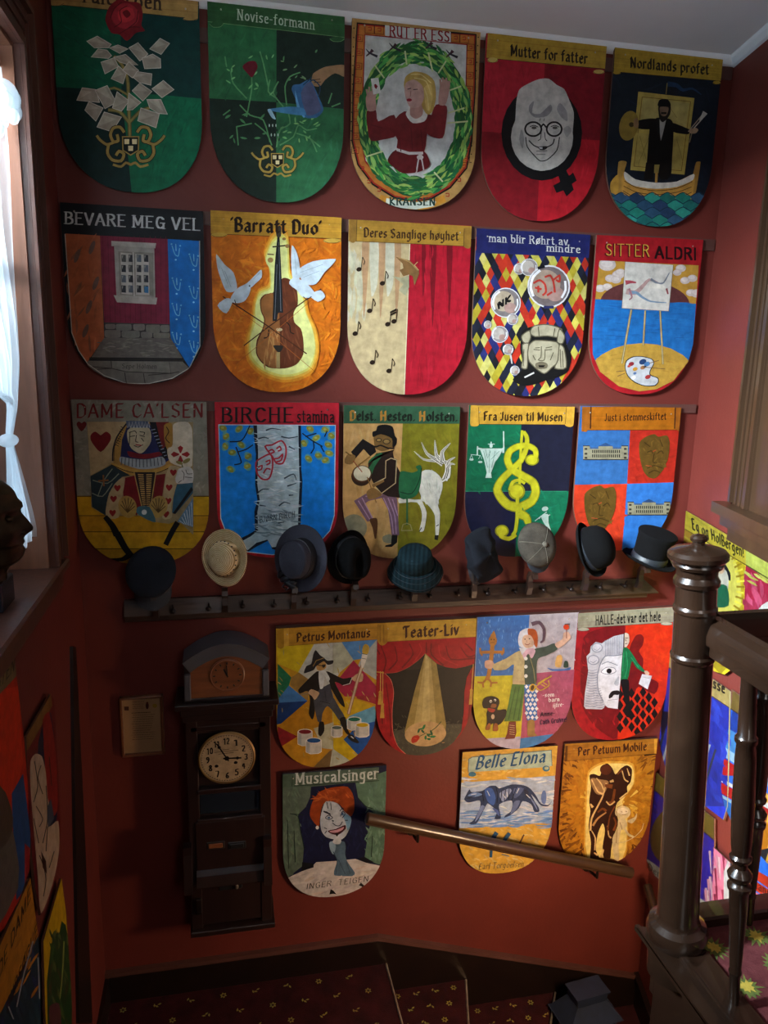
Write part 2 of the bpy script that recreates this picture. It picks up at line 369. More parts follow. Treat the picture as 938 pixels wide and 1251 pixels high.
# right window: only its corner is in view
RW0, RW1 = onX(0, 0, 9) and 0.62, 1.9
wr = thing('window_2', 'dark brown moulded window casing with ledge at the right edge', 'window', RIGHT.pt(1.2, 2.45))
wr['kind'] = 'structure'; casing(wr, RIGHT, .66, 1.75, 2.485, 4.1, wd=.15, m='wood')
q = MB(); q.prism([RIGHT.pt(.47, 2.44), RIGHT.pt(1.95, 2.44), RIGHT.pt(1.95, 2.485), RIGHT.pt(.47, 2.485)], RIGHT.n*.085)
q.prism([RIGHT.pt(.50, 2.39), RIGHT.pt(1.92, 2.39), RIGHT.pt(1.92, 2.44), RIGHT.pt(.50, 2.44)], RIGHT.n*.055)
q.prism([RIGHT.pt(.53, 2.33), RIGHT.pt(1.89, 2.33), RIGHT.pt(1.89, 2.39), RIGHT.pt(.53, 2.39)], RIGHT.n*.03); q.build('window_sill', 'wood', wr)
q = MB(); q.prism([RIGHT.pt(.66, 2.485), RIGHT.pt(1.75, 2.485), RIGHT.pt(1.75, 4.1), RIGHT.pt(.66, 4.1)], RIGHT.n*.012); q.build('shutter', 'wood', wr)
# dark edge strip on the left wall beside the corner
sp_ = [onX(*p, .012) for p in ((89, 790), (92, 1000), (97, 1250), (113, 1250), (103, 1000), (93, 790))]
q = MB(); q.prism([Vector((0, p.y, p.z)) for p in sp_], (.012, 0, 0)); o = q.build('trim_4', 'base', **ST)

# ============================================================ battens behind the rows of shields
def batten(a, b_, hpx, label):
    A, B = onY(*a, 0), onY(*b_, 0); h = hpx
    m = MB(); m.prism([A, B, B-Vector((0, 0, h)), A-Vector((0, 0, h))], (0, -.012, 0))
    o = m.build('picture_rail', 'rail'); o['label'] = label; o['category'] = 'rail'; o['group'] = 'rails behind the shields'
batten((70, 22), (893, 83), .05, 'dark painted batten behind the top row of shields')
batten((74, 249), (872, 293), .05, 'dark painted batten behind the second row of shields')
batten((86, 489), (849, 494), .04, 'dark painted batten behind the third row, above the hats')
batten((337, 764), (826, 739), .025, 'dark painted batten behind the row of shields beneath the hat rack')

# ============================================================ staircase: newel, rails, balusters, string board
bl = thing('stair_balustrade', 'dark brown turned stair balustrade with stout newel post and capped finial', 'balustrade', (1.82, -1.68, UL))
NYY = -1.68
A = onY(826, 1150, NYY); B = onY(853, 672, NYY); ax = (B-A).normalized()
def pxh(y):   # distance along the newel axis for a photo row
    v = onY(826+(1150-y)*27/478, y, NYY); return (v-A).dot(ax)
def pxr(y, r): P = onY(840, y, NYY); return r*(P-CAM).dot(fw)/FPX
prof = [(1186, 33), (1160, 33.5), (1153, 33), (1151, 27), (1148, 27), (1146, 33), (1141, 36), (1134, 36.5), (1127, 34), (1123, 27), (1120, 25), (1116, 24.5), (1000, 24.2), (806, 24.6), (803, 26.5), (799, 26.8), (796, 24.8), (748, 24.8), (745, 26.5), (741, 26.5), (738, 24.8), (716, 24.5), (713, 27.5), (708, 28), (705, 26), (702, 24.5), (694, 25), (692, 29.5), (688, 31.5), (685, 30), (684, 33.5), (681, 36.5), (676, 36.5), (672, 33), (669, 24), (667, 12), (665, 7.5), (662, 7.5), (660, 10), (657, 10.5), (654, 8), (652.5, 3)]
nm = MB(); nm.lathe([(pxr(y, r)*.98, pxh(y)) for y, r in prof], A, ax, 40); nm.build('newel_post', 'newel', bl, smooth=24)
rail_prof = [(-.032, -.004), (-.034, .018), (-.026, .040), (-.010, .050), (.010, .050), (.026, .040), (.034, .018), (.032, -.004), (.022, -.010), (.022, -.03), (-.022, -.03), (-.022, -.010)]
def railm(p0, p1, prof=rail_prof, sc=1.0):
    p0, p1 = Vector(p0), Vector(p1); d = (p1-p0); t = d.normalized(); side = t.cross(Vector((0, 0, 1))).normalized(); up = side.cross(t)
    return MB().prism([p0+side*a*sc+up*b_*sc for a, b_ in prof], d)
RZ = 2.395
railm((1.79, -1.70, RZ), (1.76, -2.75, RZ), sc=1.15).build('handrail', 'newel', bl, smooth=30)
railm((1.82, -1.665, RZ-.0), (2.52, -1.655, RZ-.0), sc=1.05).build('handrail', 'newel', bl, smooth=30)
def baluster(p0, p1):
    p0, p1 = Vector(p0), Vector(p1); d = (p1-p0); L = d.length
    pr = [(.011, 0), (.0125, .02), (.013, .10), (.0155, .105), (.0155, .112), (.0135, .117), (.021, .30), (.0225, .36), (.027, .368), (.028, .380), (.022, .386), (.0195, .392), (.027, .402), (.029, .414), (.024, .424), (.0165, .434), (.0165, .448), (.024, .456), (.026, .466), (.0205, .474), (.0235, .50), (.026, .60), (.0235, .76), (.0215, .80), (.0255, .808), (.0255, .82), (.0205, .828), (.019, .9), (.018, 1.0)]
    m = MB(); m.lathe([(r*1.0, h*L) for r, h in pr], p0, d, 24); return m.build('baluster', 'newel', bl, smooth=35)
T1 = onX(916, 818, 1.785); baluster(onZ(896, 1228, 1.508), (T1.x, T1.y, RZ-.03))
b2 = onZ(914, 1128, 1.508); T2 = onY(936, 790, b2.y); baluster(b2, (T2.x, T2.y, RZ-.03))
for y in (-2.12, -2.34): baluster((1.815, y, 1.508), (1.78, y, RZ-.03))
for x in (2.25, 2.42): baluster((x, -1.64, 1.508), (x-.01, -1.66, RZ-.03))
# string board capping the landing edge
s = MB()
s.prism([(1.722, -1.611, UL-.01), (1.722, -4.4, UL-.01), (1.775, -4.4, UL-.01), (1.775, -1.64, UL-.01)], (0, 0, .012))
s.prism([(1.768, -1.62, UL-.01), (1.768, -4.4, UL-.01), (1.85, -4.4, UL-.01), (1.85, -1.62, UL-.01)], (0, 0, .026))
s.prism([(1.776, -1.62, UL+.012), (1.776, -4.4, UL+.012), (1.784, -4.4, UL+.012), (1.784, -1.62, UL+.012)], (0, 0, .007))
s.prism([(1.722, -1.60, UL-.022), (1.722, -4.4, UL-.022), (1.735, -4.4, UL-.022), (1.735, -1.60, UL-.022)], (0, 0, .016))
s.build('string_cap', 'newel', bl)
s = MB(); s.box(1.85, 2.5, -1.655, -1.585, UL-.01, UL+.03, bev=.006); s.box(1.80, 2.5, -1.605, -1.586, UL-.25, UL-.011); s.build('landing_skirt', 'newel', bl)
s = MB(); s.box(1.80, 1.86, -4.4, -1.606, -1.5, UL-.012); s.build('fascia_panel', 'newel', bl)

# wall handrail over the winders
hr = thing('wall_handrail', 'round dark brown wooden handrail sloping down in front of the two lowest shields', 'handrail', onY(610, 1040, -.1))
a = onY(447, 999, -.11); b_ = onY(772, 1066, -.11)
d = (b_-a).normalized()
m = MB(); m.tube([a, a+d*.006, b_-d*.006, b_], [.018, .027, .027, .018], 24)
m.prism([a+Vector((0, -.004, -.026)), b_+Vector((0, -.004, -.026)), b_+Vector((0, -.004, -.036)), a+Vector((0, -.004, -.036))], (0, .012, 0)); m.build('rail_bar', 'wood', hr, smooth=35)
for t in (.18, .86):
    p = a+(b_-a)*t; m = MB(); m.tube([p+Vector((0, 0, -.02)), p+Vector((0, 0, -.07)), p+Vector((0, .06, -.085)), p+Vector((0, .108, -.085))], .008, 8)
    m.lathe([(.03, 0), (.028, .006), (.012, .01)], p+Vector((0, .11, -.085)), (0, -1, 0), 16); m.build('bracket', 'iron', hr, smooth=35)
hr = thing('wall_handrail', 'short end of a brown handrail on the right wall, left of the newel base', 'handrail', RIGHT.pt(.3, .2))
a = RIGHT.pt(*RIGHT.off(.07).uv(791, 1083), .07); b_ = RIGHT.pt(.9, a.z-.25, .07)
MB().tube([a, b_], .024, 20).build('rail_bar', 'newel', hr, smooth=35)
MB().tube([a+(b_-a)*.3, RIGHT.pt(*[(lambda q: (((q-RIGHT.P0).dot(RIGHT.ex)), q.z-.05))(a+(b_-a)*.3)][0], 0)], .008, 8).build('bracket', 'iron', hr, smooth=35)

# ============================================================ time recorder clock and mantel clock
ck = thing('wall_clock', 'tall dark wooden wall clock with round cream dial and lower cupboard', 'clock', (.59, -.08, .45))
def bx(m, x0, x1, d0, d1, z0, z1, bev=.003): m.box(x0, x1, -d1, -d0, z0, z1, bev=bev); return m
DX = .165
cL = onY(228, 950, -DX).x; cR = onY(331, 950, -DX).x
zc = lambda y, D=DX, x=280: onY(x, y, -D).z
m = MB(); bx(m, cL, cR, 0, DX-.03, zc(1133), 1.53)
bx(m, cL, cL+.05, 0, DX-.005, zc(1133), 1.53); bx(m, cR-.05, cR, 0, DX-.005, zc(1133), 1.53)
bx(m, cL+.04, cR-.04, 0, DX-.008, zc(895), 1.53); m.build('case', 'clock', ck)
m = MB(); x0, x1 = onY(213, 860, -.2).x, onY(341, 852, -.2).x
bx(m, x0, x1, 0, .20, 1.567, 1.592); bx(m, x0+.02, x1-.02, 0, .185, 1.535, 1.567); bx(m, cL-.01, cR+.01, 0, .172, 1.50, 1.535); m.build('cornice', 'clock', ck)
for a_ in ((cL+.02, cR-.02, .160, zc(892), zc(886)), (cL+.045, cR-.045, DX+.002, zc(968), zc(962)), (cL+.04, cR-.04, DX+.004, zc(1003), zc(998))): bx(MB(), a_[0], a_[1], 0, *a_[2:]).build('moulding', 'clock', ck)
# glass door below the dial
m = MB(); bx(m, cL+.05, cR-.05, 0, DX-.025, zc(996), zc(966)); m.build('door_glass', 'plinth', ck)
# lower console with slots
m = MB(); zt_, zb_ = zc(1023), zc(1074)
bx(m, cL+.03, cR-.03, 0, DX+.005, zb_, zc(1001)); m.prism([(cL+.03, -DX-.005, zb_+.065), (cL+.03, -DX-.03, zb_+.05), (cL+.03, -DX-.045, zb_+.004), (cL+.03, -DX-.045, zb_), (cL+.03, -DX+.01, zb_)], (cR-cL-.06, 0, 0)); cns = m.build('console', 'clock', ck)
for k, (px, l) in enumerate(((264, 'pale paper card in left slot'), (290, ''))):
    P = onY(px, 1033, -DX-.006); m = MB(); bx(m, P.x-.042, P.x+.038, DX, DX+.008, P.z-.018, P.z+.02); q = m.build('slot', 'black', cns)
    m = MB(); bx(m, P.x-.034, P.x+.03, DX+.004, DX+.0105, P.z-.012, P.z+.012); q = m.build('card' if k == 0 else 'shutter', 'mantel' if k == 0 else 'black', cns)
    if k == 0: q['label'] = l
for px, w_ in ((229.5, .04), (327, .04)):
    P = onY(px, 1055, -DX-.03); m = MB()
    pr = [(-.02, .018), (-.02, -.03), (.02, -.03), (.05, .012), (.1, .02), (.13, .012), (.13, .02)]
    m.prism([(P.x-.018, -DX-.02, zc(1025)), (P.x-.018, -DX-.035, zc(1025)), (P.x-.018, -DX-.03, zc(1035)), (P.x-.018, -DX-.065, zc(1070)), (P.x-.018, -DX-.07, zc(1075)), (P.x-.018, -DX+.01, zc(1075)), (P.x-.018, -DX+.01, zc(1025))], (.036, 0, 0))
    m.build('corbel', 'clock', cns)
# lower cupboard, its handle and hinges
m = MB(); z0 = zc(1137); bx(m, cL-.004, cR+.012, 0, DX+.02, z0, zc(1131)); bx(m, cL+.03, cR-.03, 0, DX-.01, zc(1128), zc(1078)); cpb = m.build('cupboard', 'clock', ck)
P = onY(281, 1079, -DX-.01); m = MB(); bx(m, P.x-.052, P.x+.056, DX-.01, DX+.03, P.z-.022, P.z+.022, .006); m.build('handle', 'black', cpb)
MB().ball(P+Vector((.03, -.026, -.002)), .008, .005, .013).build('lock_button', 'nail', cpb, smooth=True)
P = onY(243, 1107, -DX); m = MB(); bx(m, P.x-.012, P.x+.012, DX-.01, DX+.01, P.z-.04, P.z+.04); m.build('hinge', 'iron', cpb)
# dial
DC = onY(277, 925, -DX-.002); dr = .118
m = MB(); m.lathe([(dr+.006, 0), (dr+.006, .008), (dr, .012), (dr-.003, .008), (0.001, .008)], DC, (0, -1, 0), 48); rimo = m.build('dial', 'gold', ck, smooth=35)
clk_dial = (rimo, DC, dr)

mc = thing('mantel_clock', 'arched brown mantel clock with grey hood standing on the tall wall clock', 'clock', (.6, -.11, 1.592))
x0, x1 = onY(226, 830, -.11).x, onY(327, 830, -.11).x; xc = (x0+x1)/2; hw = (x1-x0)/2; zb0 = 1.592; ht = .25
def arch(t): return zb0+ht*(.56+.44*math.cos(max(-1, min(1, t))*1.28))
N_ = 20
top = [(xc+hw*(k/N_*2-1), arch(k/N_*2-1)) for k in range(N_+1)]
m = MB(); m.prism([Vector((x, -.03, z)) for x, z in [(x0, zb0)]+top+[(x1, zb0)]], (0, -.13, 0)); m.build('case', 'clock', mc)
m = MB()   # projecting hood
o_ = [(xc+(x-xc)*1.03, z+.012) for x, z in top]; i_ = [(xc+(x-xc)*.86, zb0+(z-zb0)*.84-.004) for x, z in top]
for k in range(N_):
    m.prism([Vector((o_[k][0], -.02, o_[k][1])), Vector((o_[k+1][0], -.02, o_[k+1][1])), Vector((i_[k+1][0], -.02, i_[k+1][1])), Vector((i_[k][0], -.02, i_[k][1]))], (0, -.16, 0))
m.build('hood', 'mantelgrey', mc)
m = MB(); m.prism([Vector((x, -.16, z)) for x, z in [(i_[0][0], zb0+.016)]+i_+[(i_[-1][0], zb0+.016)]], (0, -.006, 0)); m.build('front_panel', 'mantel', mc)
for sx in (-1, 1): MB().box(xc+sx*hw*.93-.014, xc+sx*hw*.93+.014, -.178, -.16, zb0+.01, zb0+.13, bev=.004).build('pilaster', 'mantelgrey', mc)
MB().box(x0-.004, x1+.004, -.175, -.03, zb0, zb0+.016, bev=.003).build('foot', 'clock', mc)
P = Vector((xc+.002, -.166, zb0+.115)); m = MB(); m.lathe([(.075, 0), (.075, .006), (.070, .009), (.067, .005), (.001, .005)], P, (0, -1, 0), 40); mdl = m.build('dial', 'mantel', mc, smooth=35)
m = MB()
for k in range(12):
    a = k*math.pi/6; m.box(-.003, .003, -.0068, -.0055, .05, .06, mx=Matrix.Translation(P) @ Matrix.Rotation(a, 4, 'Y'))
m.box(-.002, .002, -.009, -.007, -.008, .046, mx=Matrix.Translation(P) @ Matrix.Rotation(-.05, 4, 'Y')); m.box(-.003, .003, -.009, -.007, -.006, .034, mx=Matrix.Translation(P) @ Matrix.Rotation(-.45, 4, 'Y'))
m.build('markings', 'black', mdl)

# ============================================================ lantern at the foot
ln = thing('lantern', 'dark blue tin lantern with stepped roof and amber panes at the stair foot', 'lantern', (2.37, -.2, -.34))
LC = onY(716, 1228, -.20); LC = Vector((LC.x, -.20, LC.z)); R4 = Matrix.Translation(LC) @ Matrix.Rotation(.12, 4, 'Z')
def frus(m, a0, a1, b0, b1, z0, z1):
    vs = [R4 @ Vector((sx*a, sy*b, z)) for a, b, z in ((a0, b0, z0), (a1, b1, z1)) for sx, sy in ((-1, -1), (1, -1), (1, 1), (-1, 1))]
    m.add(vs, [(3, 2, 1, 0), (4, 5, 6, 7)]+[(i, (i+1) % 4, 4+(i+1) % 4, 4+i) for i in range(4)])
m = MB(); frus(m, .16, .09, .10, .05, -.045, .05); m.build('roof', 'steel', ln)
m = MB(); frus(m, .088, .088, .05, .05, .05, .10); frus(m, .10, .10, .06, .06, .10, .108); m.build('chimney', 'steel', ln)
m = MB(); frus(m, .15, .165, .09, .105, -.062, -.045); m.build('collar', 'steel', ln)
m = MB()
for sx in (-1, 1):
    for sy in (-1, 1): m.box(sx*.12-.012, sx*.12+.012, sy*.075-.012, sy*.075+.012, -.36, -.06, mx=R4)
frus(m, .14, .14, .095, .095, -.39, -.36); m.build('frame', 'steel', ln)
m = MB(); frus(m, .115, .115, .07, .07, -.36, -.062); m.build('pane', 'brass', ln)
m = MB(); zf = LC.z-.39
m.box(-.02, .02, .0, .04, -.39-(zf+.51), -.39, mx=R4); m.box(-.1, .1, -.08, .08, -.39-(zf+.51), -.39-(zf+.51)+.02, mx=R4); m.build('foot', 'steel', ln)

# ============================================================ framed notice
nt = thing('framed_notice', 'small typed notice in a thin brown frame left of the tall clock', 'notice', onY(173, 920))
q = [onY(x, y) for x, y in ((145, 850), (199, 847), (202, 918), (151, 922))]
x0, x1 = (q[0].x+q[3].x)/2, (q[1].x+q[2].x)/2; z1, z0 = (q[0].z+q[1].z)/2, (q[2].z+q[3].z)/2
m = MB()
for a in ((x0, x1, z1-.012, z1), (x0, x1, z0, z0+.012), (x0, x0+.012, z0, z1), (x1-.012, x1, z0, z1)): m.box(a[0], a[1], -.028, 0, a[2], a[3], bev=.003)
m.build('frame', 'mantel', nt)
MB().box(x0+.01, x1-.01, -.014, -.002, z0+.01, z1-.01).build('backing', mat('notice_paper', '#8a6a48', .7, '#96744e', 12.0), nt)
notice = (nt, x0, x1, z0, z1)

# ============================================================ bust on the sill
bu = thing('bronze_bust', 'bronze bust of a man with a beaked nose on a black plinth on the sill', 'bust', (-.1, -1.0, OZ0))
YB = -.985; PX = -.025; ptop = onX(5, 711, PX).z
pl_ = MB(); pl_.box(PX-.13, PX, -1.045, -.915, OZ0+.002, ptop, bev=.004); pl_.build('plinth', 'plinth', bu)
prof_px = [(6, 726), (8, 712), (8, 700), (12, 692), (22, 686), (28, 680), (30.5, 674), (31, 669), (28, 665.5), (31, 661.5), (29, 657), (31.5, 653.5), (36, 650.5), (40.5, 647), (40.5, 643), (35, 636), (27, 627), (25, 622), (28, 618.5), (27, 613), (22, 609), (19, 603), (13, 596), (5, 590), (-5, 585), (-14, 582)]
pr = [onY(x, y, YB) for x, y in prof_px]
m = MB(); SEG = 36; rows = []
ztop = pr[-1].z+.006; zchin = pr[4].z; zlow = ptop-.004
def front(z):
    best = None
    for a, b_ in zip(pr[:-1], pr[1:]):
        lo, hi = min(a.z, b_.z), max(a.z, b_.z)
        if lo <= z <= hi: t = (z-a.z)/(b_.z-a.z+1e-9); x = a.x+(b_.x-a.x)*t; best = x if best is None else max(best, x)
    return best if best is not None else (pr[0].x if z < pr[0].z else pr[-1].x)
xc_ = pr[4].x-.085                                        # middle of the skull
for i in range(72):
    z = zlow+(ztop-.0005-zlow)*(i/71)**.97; t = (z-zchin)/(ztop-zchin); f_ = front(z)
    if t < 0:
        u_ = (zchin-z)/(zchin-zlow); face = f_; bk = xc_-.055-.02*u_; hw_ = .052+.012*u_; ridge = 0
    else:
        s_ = math.sqrt(max(0.0, 1-abs((t-.50)/.502)**2.4)); bk = xc_-.03-.085*s_; hw_ = (.026+.052*s_) if t > .2 else .05+.018*t*5*.5
        lim = xc_+.090+.012*math.sin(min(1, t*1.4)*math.pi); face = min(f_, lim); ridge = f_-face
    row = []
    mid = (face+bk)/2
    for k in range(SEG):
        a = 2*math.pi*k/SEG; c_, s__ = math.cos(a), math.sin(a); yy = hw_*s__*(1-.10*max(0, c_))
        x = mid+(face-mid)*c_+ridge*math.exp(-(yy/.0125)**2)*(1 if c_ > 0 else 0)
        # sockets beside the nose bridge, cheeks below
        if t > 0 and c_ > 0:
            x -= .016*math.exp(-((t-.53)/.06)**2-((abs(yy)-.03)/.014)**2); x += .007*math.exp(-((t-.36)/.09)**2-((abs(yy)-.034)/.016)**2)+.006*math.exp(-((t-.62)/.035)**2-((abs(yy)-.028)/.022)**2)
        row.append(Vector((x, YB+yy, z)))
    rows.append(row)
vs = [p for r in rows for p in r]
m.add(vs, [(i*SEG+k, i*SEG+(k+1) % SEG, (i+1)*SEG+(k+1) % SEG, (i+1)*SEG+k) for i in range(len(rows)-1) for k in range(SEG)]+[tuple(range(SEG-1, -1, -1)), tuple((len(rows)-1)*SEG+k for k in range(SEG))])
zf_ = lambda t: zchin+(ztop-zchin)*t
for sy in (-1, 1):
    m.ball((xc_+.078, YB+sy*.030, zf_(.52)), .012, .014, .009, 14, 8)                       # eyes
    m.ball((xc_-.012, YB+sy*.074, zf_(.42)), .020, .009, .033, 14, 10)                       # ears
    m.tube([Vector((pr[12].x-.012, YB+sy*.005, pr[12].z+.002)), Vector((pr[12].x-.016, YB+sy*.014, pr[12].z+.004)), Vector((pr[12].x-.024, YB+sy*.017, pr[12].z+.003))], [.006, .008, .004], 8)  # nostril wings
ml = onY(28, 665, YB)
m.ball((ml.x-.012, YB, ml.z+.008), .012, .022, .0055, 14, 8); m.ball((ml.x-.012, YB, ml.z-.008), .012, .020, .006, 14, 8)
m.build('head', 'bronze', bu, smooth=70)

# ============================================================ hat rack
rk = thing('hat_rack', 'long worn brown hat rack board with iron pegs beneath the third row', 'coat rack', (1.4, 0, 1.95))
A0, A1 = onY(152, 735, 0), onY(800, 704, 0)
zt0 = (A0.z+A1.z)/2
zA, zB = onY(152, 736, -.02).z, onY(788, 705, -.02).z
xA, xB = onY(152, 757, -.04).x, onY(796, 722, -.04).x
zl, zr = onY(152, 757, -.045).z, onY(788, 729, -.045).z
zt1 = (zA+zB)/2; zb1 = (zl+zr)/2
m = MB(); pr = [(0, zt1), (-.018, zt1), (-.05, zb1+.018), (-.05, zb1+.012), (0, zb1+.006)]
e0 = [Vector((xA+(.0 if z > zb1+.02 else .0), y, z)) for y, z in pr]; e1 = [Vector((xB+(-.04 if z > zb1+.05 else .03), y, z)) for y, z in pr]
m.add(e0+e1, [tuple(range(5)), tuple(range(9, 4, -1))]+[(i, (i+1) % 5, 5+(i+1) % 5, 5+i) for i in range(5)]); m.build('board', 'rack', rk)
MB().box(xA, xB-.02, -.038, 0, zb1-.012, zb1+.012, bev=.003).build('ledge', 'rack', rk)
pegs = [(212, 741), (255, 738), (296, 735), (334, 734), (373, 731), (410, 729), (447, 727), (486, 725), (522, 723), (556, 721), (592, 720), (626, 718), (660, 716), (693, 715), (728, 713), (758, 711)]
for x, y in pegs:
    P = onY(x, y+3, -.03); m = MB(); q = P+Vector((0, -.045, .006))
    m.tube([P, q], .006, 8); m.ball(q, .012, .011, .011, 12, 8); m.tube([q+Vector((0, .01, 0)), q+Vector((0, -.004, .022)), q+Vector((0, -.01, .03))], .004, 6); m.build('peg', 'iron', rk, smooth=40)
hooks = [(191, 742), (275, 735), (358, 731), (430, 727), (504, 722), (576, 718), (643, 714), (711, 709), (777, 706)]
hk = []
for x, y in hooks:
    P = onY(x, y+6, -.045); m = MB(); w_ = .024
    s_ = [(-.01, -.02), (-.022, .0), (-.03, .03), (-.028, .07), (-.05, .10), (-.085, .11), (-.105, .10), (-.11, .08), (-.095, .075), (-.085, .09), (-.06, .08), (-.05, .05), (-.055, .02), (-.045, -.015)]
    m.prism([P+Vector((-w_/2, y_+.01, z_)) for y_, z_ in s_], (w_, 0, 0)); m.build('hook', 'hookwood', rk); hk.append(P)
# ============================================================ hats on the rack (crown turned to the viewer)
MT['straw'] = mat('plaited_straw', '#d8c090', .8, '#efdcb4', 60.0, .5, bscale=260)
def straw_rings():
    m = MT['straw']; nt = m.node_tree; N = nt.nodes; Lk = nt.links
    return m
MT['greyfelt'] = mat('grey_blue_felt', '#33333c', .95, '#3f3f49', 14.0, .3, bscale=200, spec=.15)
MT['blackfelt'] = mat('black_felt', '#050506', .95, '#09090a', 14.0, .3, bscale=200, spec=.12)
MT['navycloth'] = mat('navy_cloth', '#101319', .9, '#181b23', 16.0, .3, bscale=200, spec=.2)
MT['band'] = mat('dark_ribbon', '#15171d', .55, '#20222a', 30.0, .3, stretch=(1, 1, 8))
MT['bluegrey_band'] = mat('silk_ribbon', '#12171e', .5, '#192028', 30.0, .2)
MT['tartan'] = mat('teal_tartan_wool', '#0f2026', .92, '#162c32', 30.0, .3, bscale=180, spec=.15)
MT['greywool'] = mat('worn_grey_wool', '#2e2a25', .92, '#4a443b', 18.0, .4, bscale=160, spec=.15)
MT['piping'] = mat('pale_piping', '#4c473c', .8, '#5c564a', 30.0)
# woven spiral for straw, check for tartan
def add_rings(m, scale, c1, c2, dist=.4, typ='RINGS'):
    nt = m.node_tree; N = nt.nodes; Lk = nt.links; b = N['Principled BSDF']
    tc = [n for n in N if n.bl_idname == 'ShaderNodeTexCoord'][0]
    wv = N.new('ShaderNodeTexWave'); wv.wave_type = typ; wv.inputs['Scale'].default_value = scale; wv.inputs['Distortion'].default_value = dist
    if typ == 'RINGS': wv.rings_direction = 'Z'
    Lk.new(tc.outputs['Object'], wv.inputs['Vector'])
    old = b.inputs['Base Color'].links[0].from_socket
    mx = N.new('ShaderNodeMix'); mx.data_type = 'RGBA'; mx.blend_type = 'MULTIPLY'; mx.inputs[0].default_value = 1
    rp = N.new('ShaderNodeValToRGB'); rp.color_ramp.elements[0].color = (*hexc(c1), 1); rp.color_ramp.elements[1].color = (*hexc(c2), 1)
    Lk.new(wv.outputs[0], rp.inputs[0]); Lk.new(old, mx.inputs[6]); Lk.new(rp.outputs[0], mx.inputs[7]); Lk.new(mx.outputs[2], b.inputs['Base Color'])
class HatMB(MB): pass
def hat(name, label, px, py, d, axis, px_per=1.0):
    C_ = onY(px, py, -d); root = thing(name, label, 'hat', C_, 'hats on the hat rack')
    q = Vector(axis).normalized().to_track_quat('Z', 'Y')
    root.rotation_mode = 'QUATERNION'; root.rotation_quaternion = q
    k = (C_-CAM).dot(fw)/FPX
    return root, k
def part(root, mb, name, m, smooth=50):
    # hat parts are modelled in the hat's own axes: build without parent offset, then parent
    o = mb.build(name, m, None, smooth=smooth); sub = name in ('hat_band', 'vent_hole', 'button', 'piping', 'ribbon_bow', 'ribbon_knot')
    o.parent = root.get('crown_name') and bpy.data.objects[root['crown_name']] if sub else root
    if name == 'crown': root['crown_name'] = o.name
    return o
def rim(r0, r1, z0, z1, wob=0.0, wn_=2, ph=0, th=.005, sx=1, sy=1, curl=.0, seg=56, n=8):
    m = MB(); rows = []
    def P(t, a, off):
        r = r0+(r1-r0)*t; z = z0+(z1-z0)*t*t+wob*t*t*math.cos(wn_*a+ph)+curl*max(0, t-.8)*5+off
        return Vector((r*sx*math.cos(a), r*sy*math.sin(a), z))
    ts = [i/n for i in range(n+1)]
    for t in ts: rows.append([P(t, 2*math.pi*k/seg, th/2) for k in range(seg)])
    for t in reversed(ts): rows.append([P(t, 2*math.pi*k/seg, -th/2) for k in range(seg)])
    vs = [p for r in rows for p in r]; R_ = len(rows)
    m.add(vs, [(i*seg+k, i*seg+(k+1) % seg, ((i+1) % R_)*seg+(k+1) % seg, ((i+1) % R_)*seg+k) for i in range(R_) for k in range(seg)])
    return m
def crown(prof, sx=1, sy=1, fn=None, seg=40): return MB().lathe(prof, sx=sx, sy=sy, seg=seg, fn=fn)

# 1 flat seaman-like cap
h, k = hat('cap', 'dark navy flat-topped peaked cap, first hat on the left of the rack', 185, 700, .13, (-.05, -.80, .60))
part(h, crown([(20*k, -.06), (23*k, -.03), (26*k, -.01), (29*k, .008), (30*k, .018), (28*k, .026), (22*k, .029), (10*k, .027), (.001, .026)], 1.0, 1.12), 'crown', 'navycloth')
part(h, crown([(23.5*k, -.062), (24.5*k, -.06), (25*k, -.028), (24*k, -.026)], 1, 1.08), 'hat_band', 'band')
m = MB(); m.grid(lambda u, v: Vector(((23+14*v*math.sin(math.pi*u))*k*math.cos(math.pi*(1.12+.76*u)), (23+15*v*math.sin(math.pi*u)**.6)*k*1.08*math.sin(math.pi*(1.12+.76*u)), -.055-.012*v)), 24, 6)
m.grid(lambda u, v: Vector(((23+14*v*math.sin(math.pi*u))*k*math.cos(math.pi*(1.12+.76*u)), (23+15*v*math.sin(math.pi*u)**.6)*k*1.08*math.sin(math.pi*(1.12+.76*u)), -.060-.012*v)), 24, 6); part(h, m, 'visor', 'band')
# 2 straw
h, k = hat('straw_hat', 'pale woven straw hat with a row of small holes round the crown', 277, 681, .12, (-.52, -.85, .10))
add_rings(MT['straw'], 55, '#a89878', '#ffffff', .6)
cr_ = lambda p, r, hh, a: p
part(h, rim(17*k, 30*k, .0, .016, .006, 2, .8, .006, 1.0, 1.13), 'brim', 'straw')
part(h, crown([(19*k, 0), (19.5*k, .01), (19*k, .035), (17.5*k, .052), (14*k, .064), (9*k, .070), (4*k, .072), (.001, .0725)], 1.0, 1.12), 'crown', 'straw')
m = MB()
for i in range(22):
    a = i*2*math.pi/22; m.ball(Vector((18.9*k*math.cos(a), 18.9*k*1.12*math.sin(a), .036)), .0035, .0035, .004, 8, 6)
part(h, m, 'vent_hole', 'black')
m = MB()
for i in range(90):
    a = i*2*math.pi/90; m.ball(Vector((30*k*math.cos(a), 30*k*1.13*math.sin(a), .016+.006*math.cos(2*a+.8))), .006, .006, .005, 6, 5)
part(h, m, 'brim_edge', 'straw')
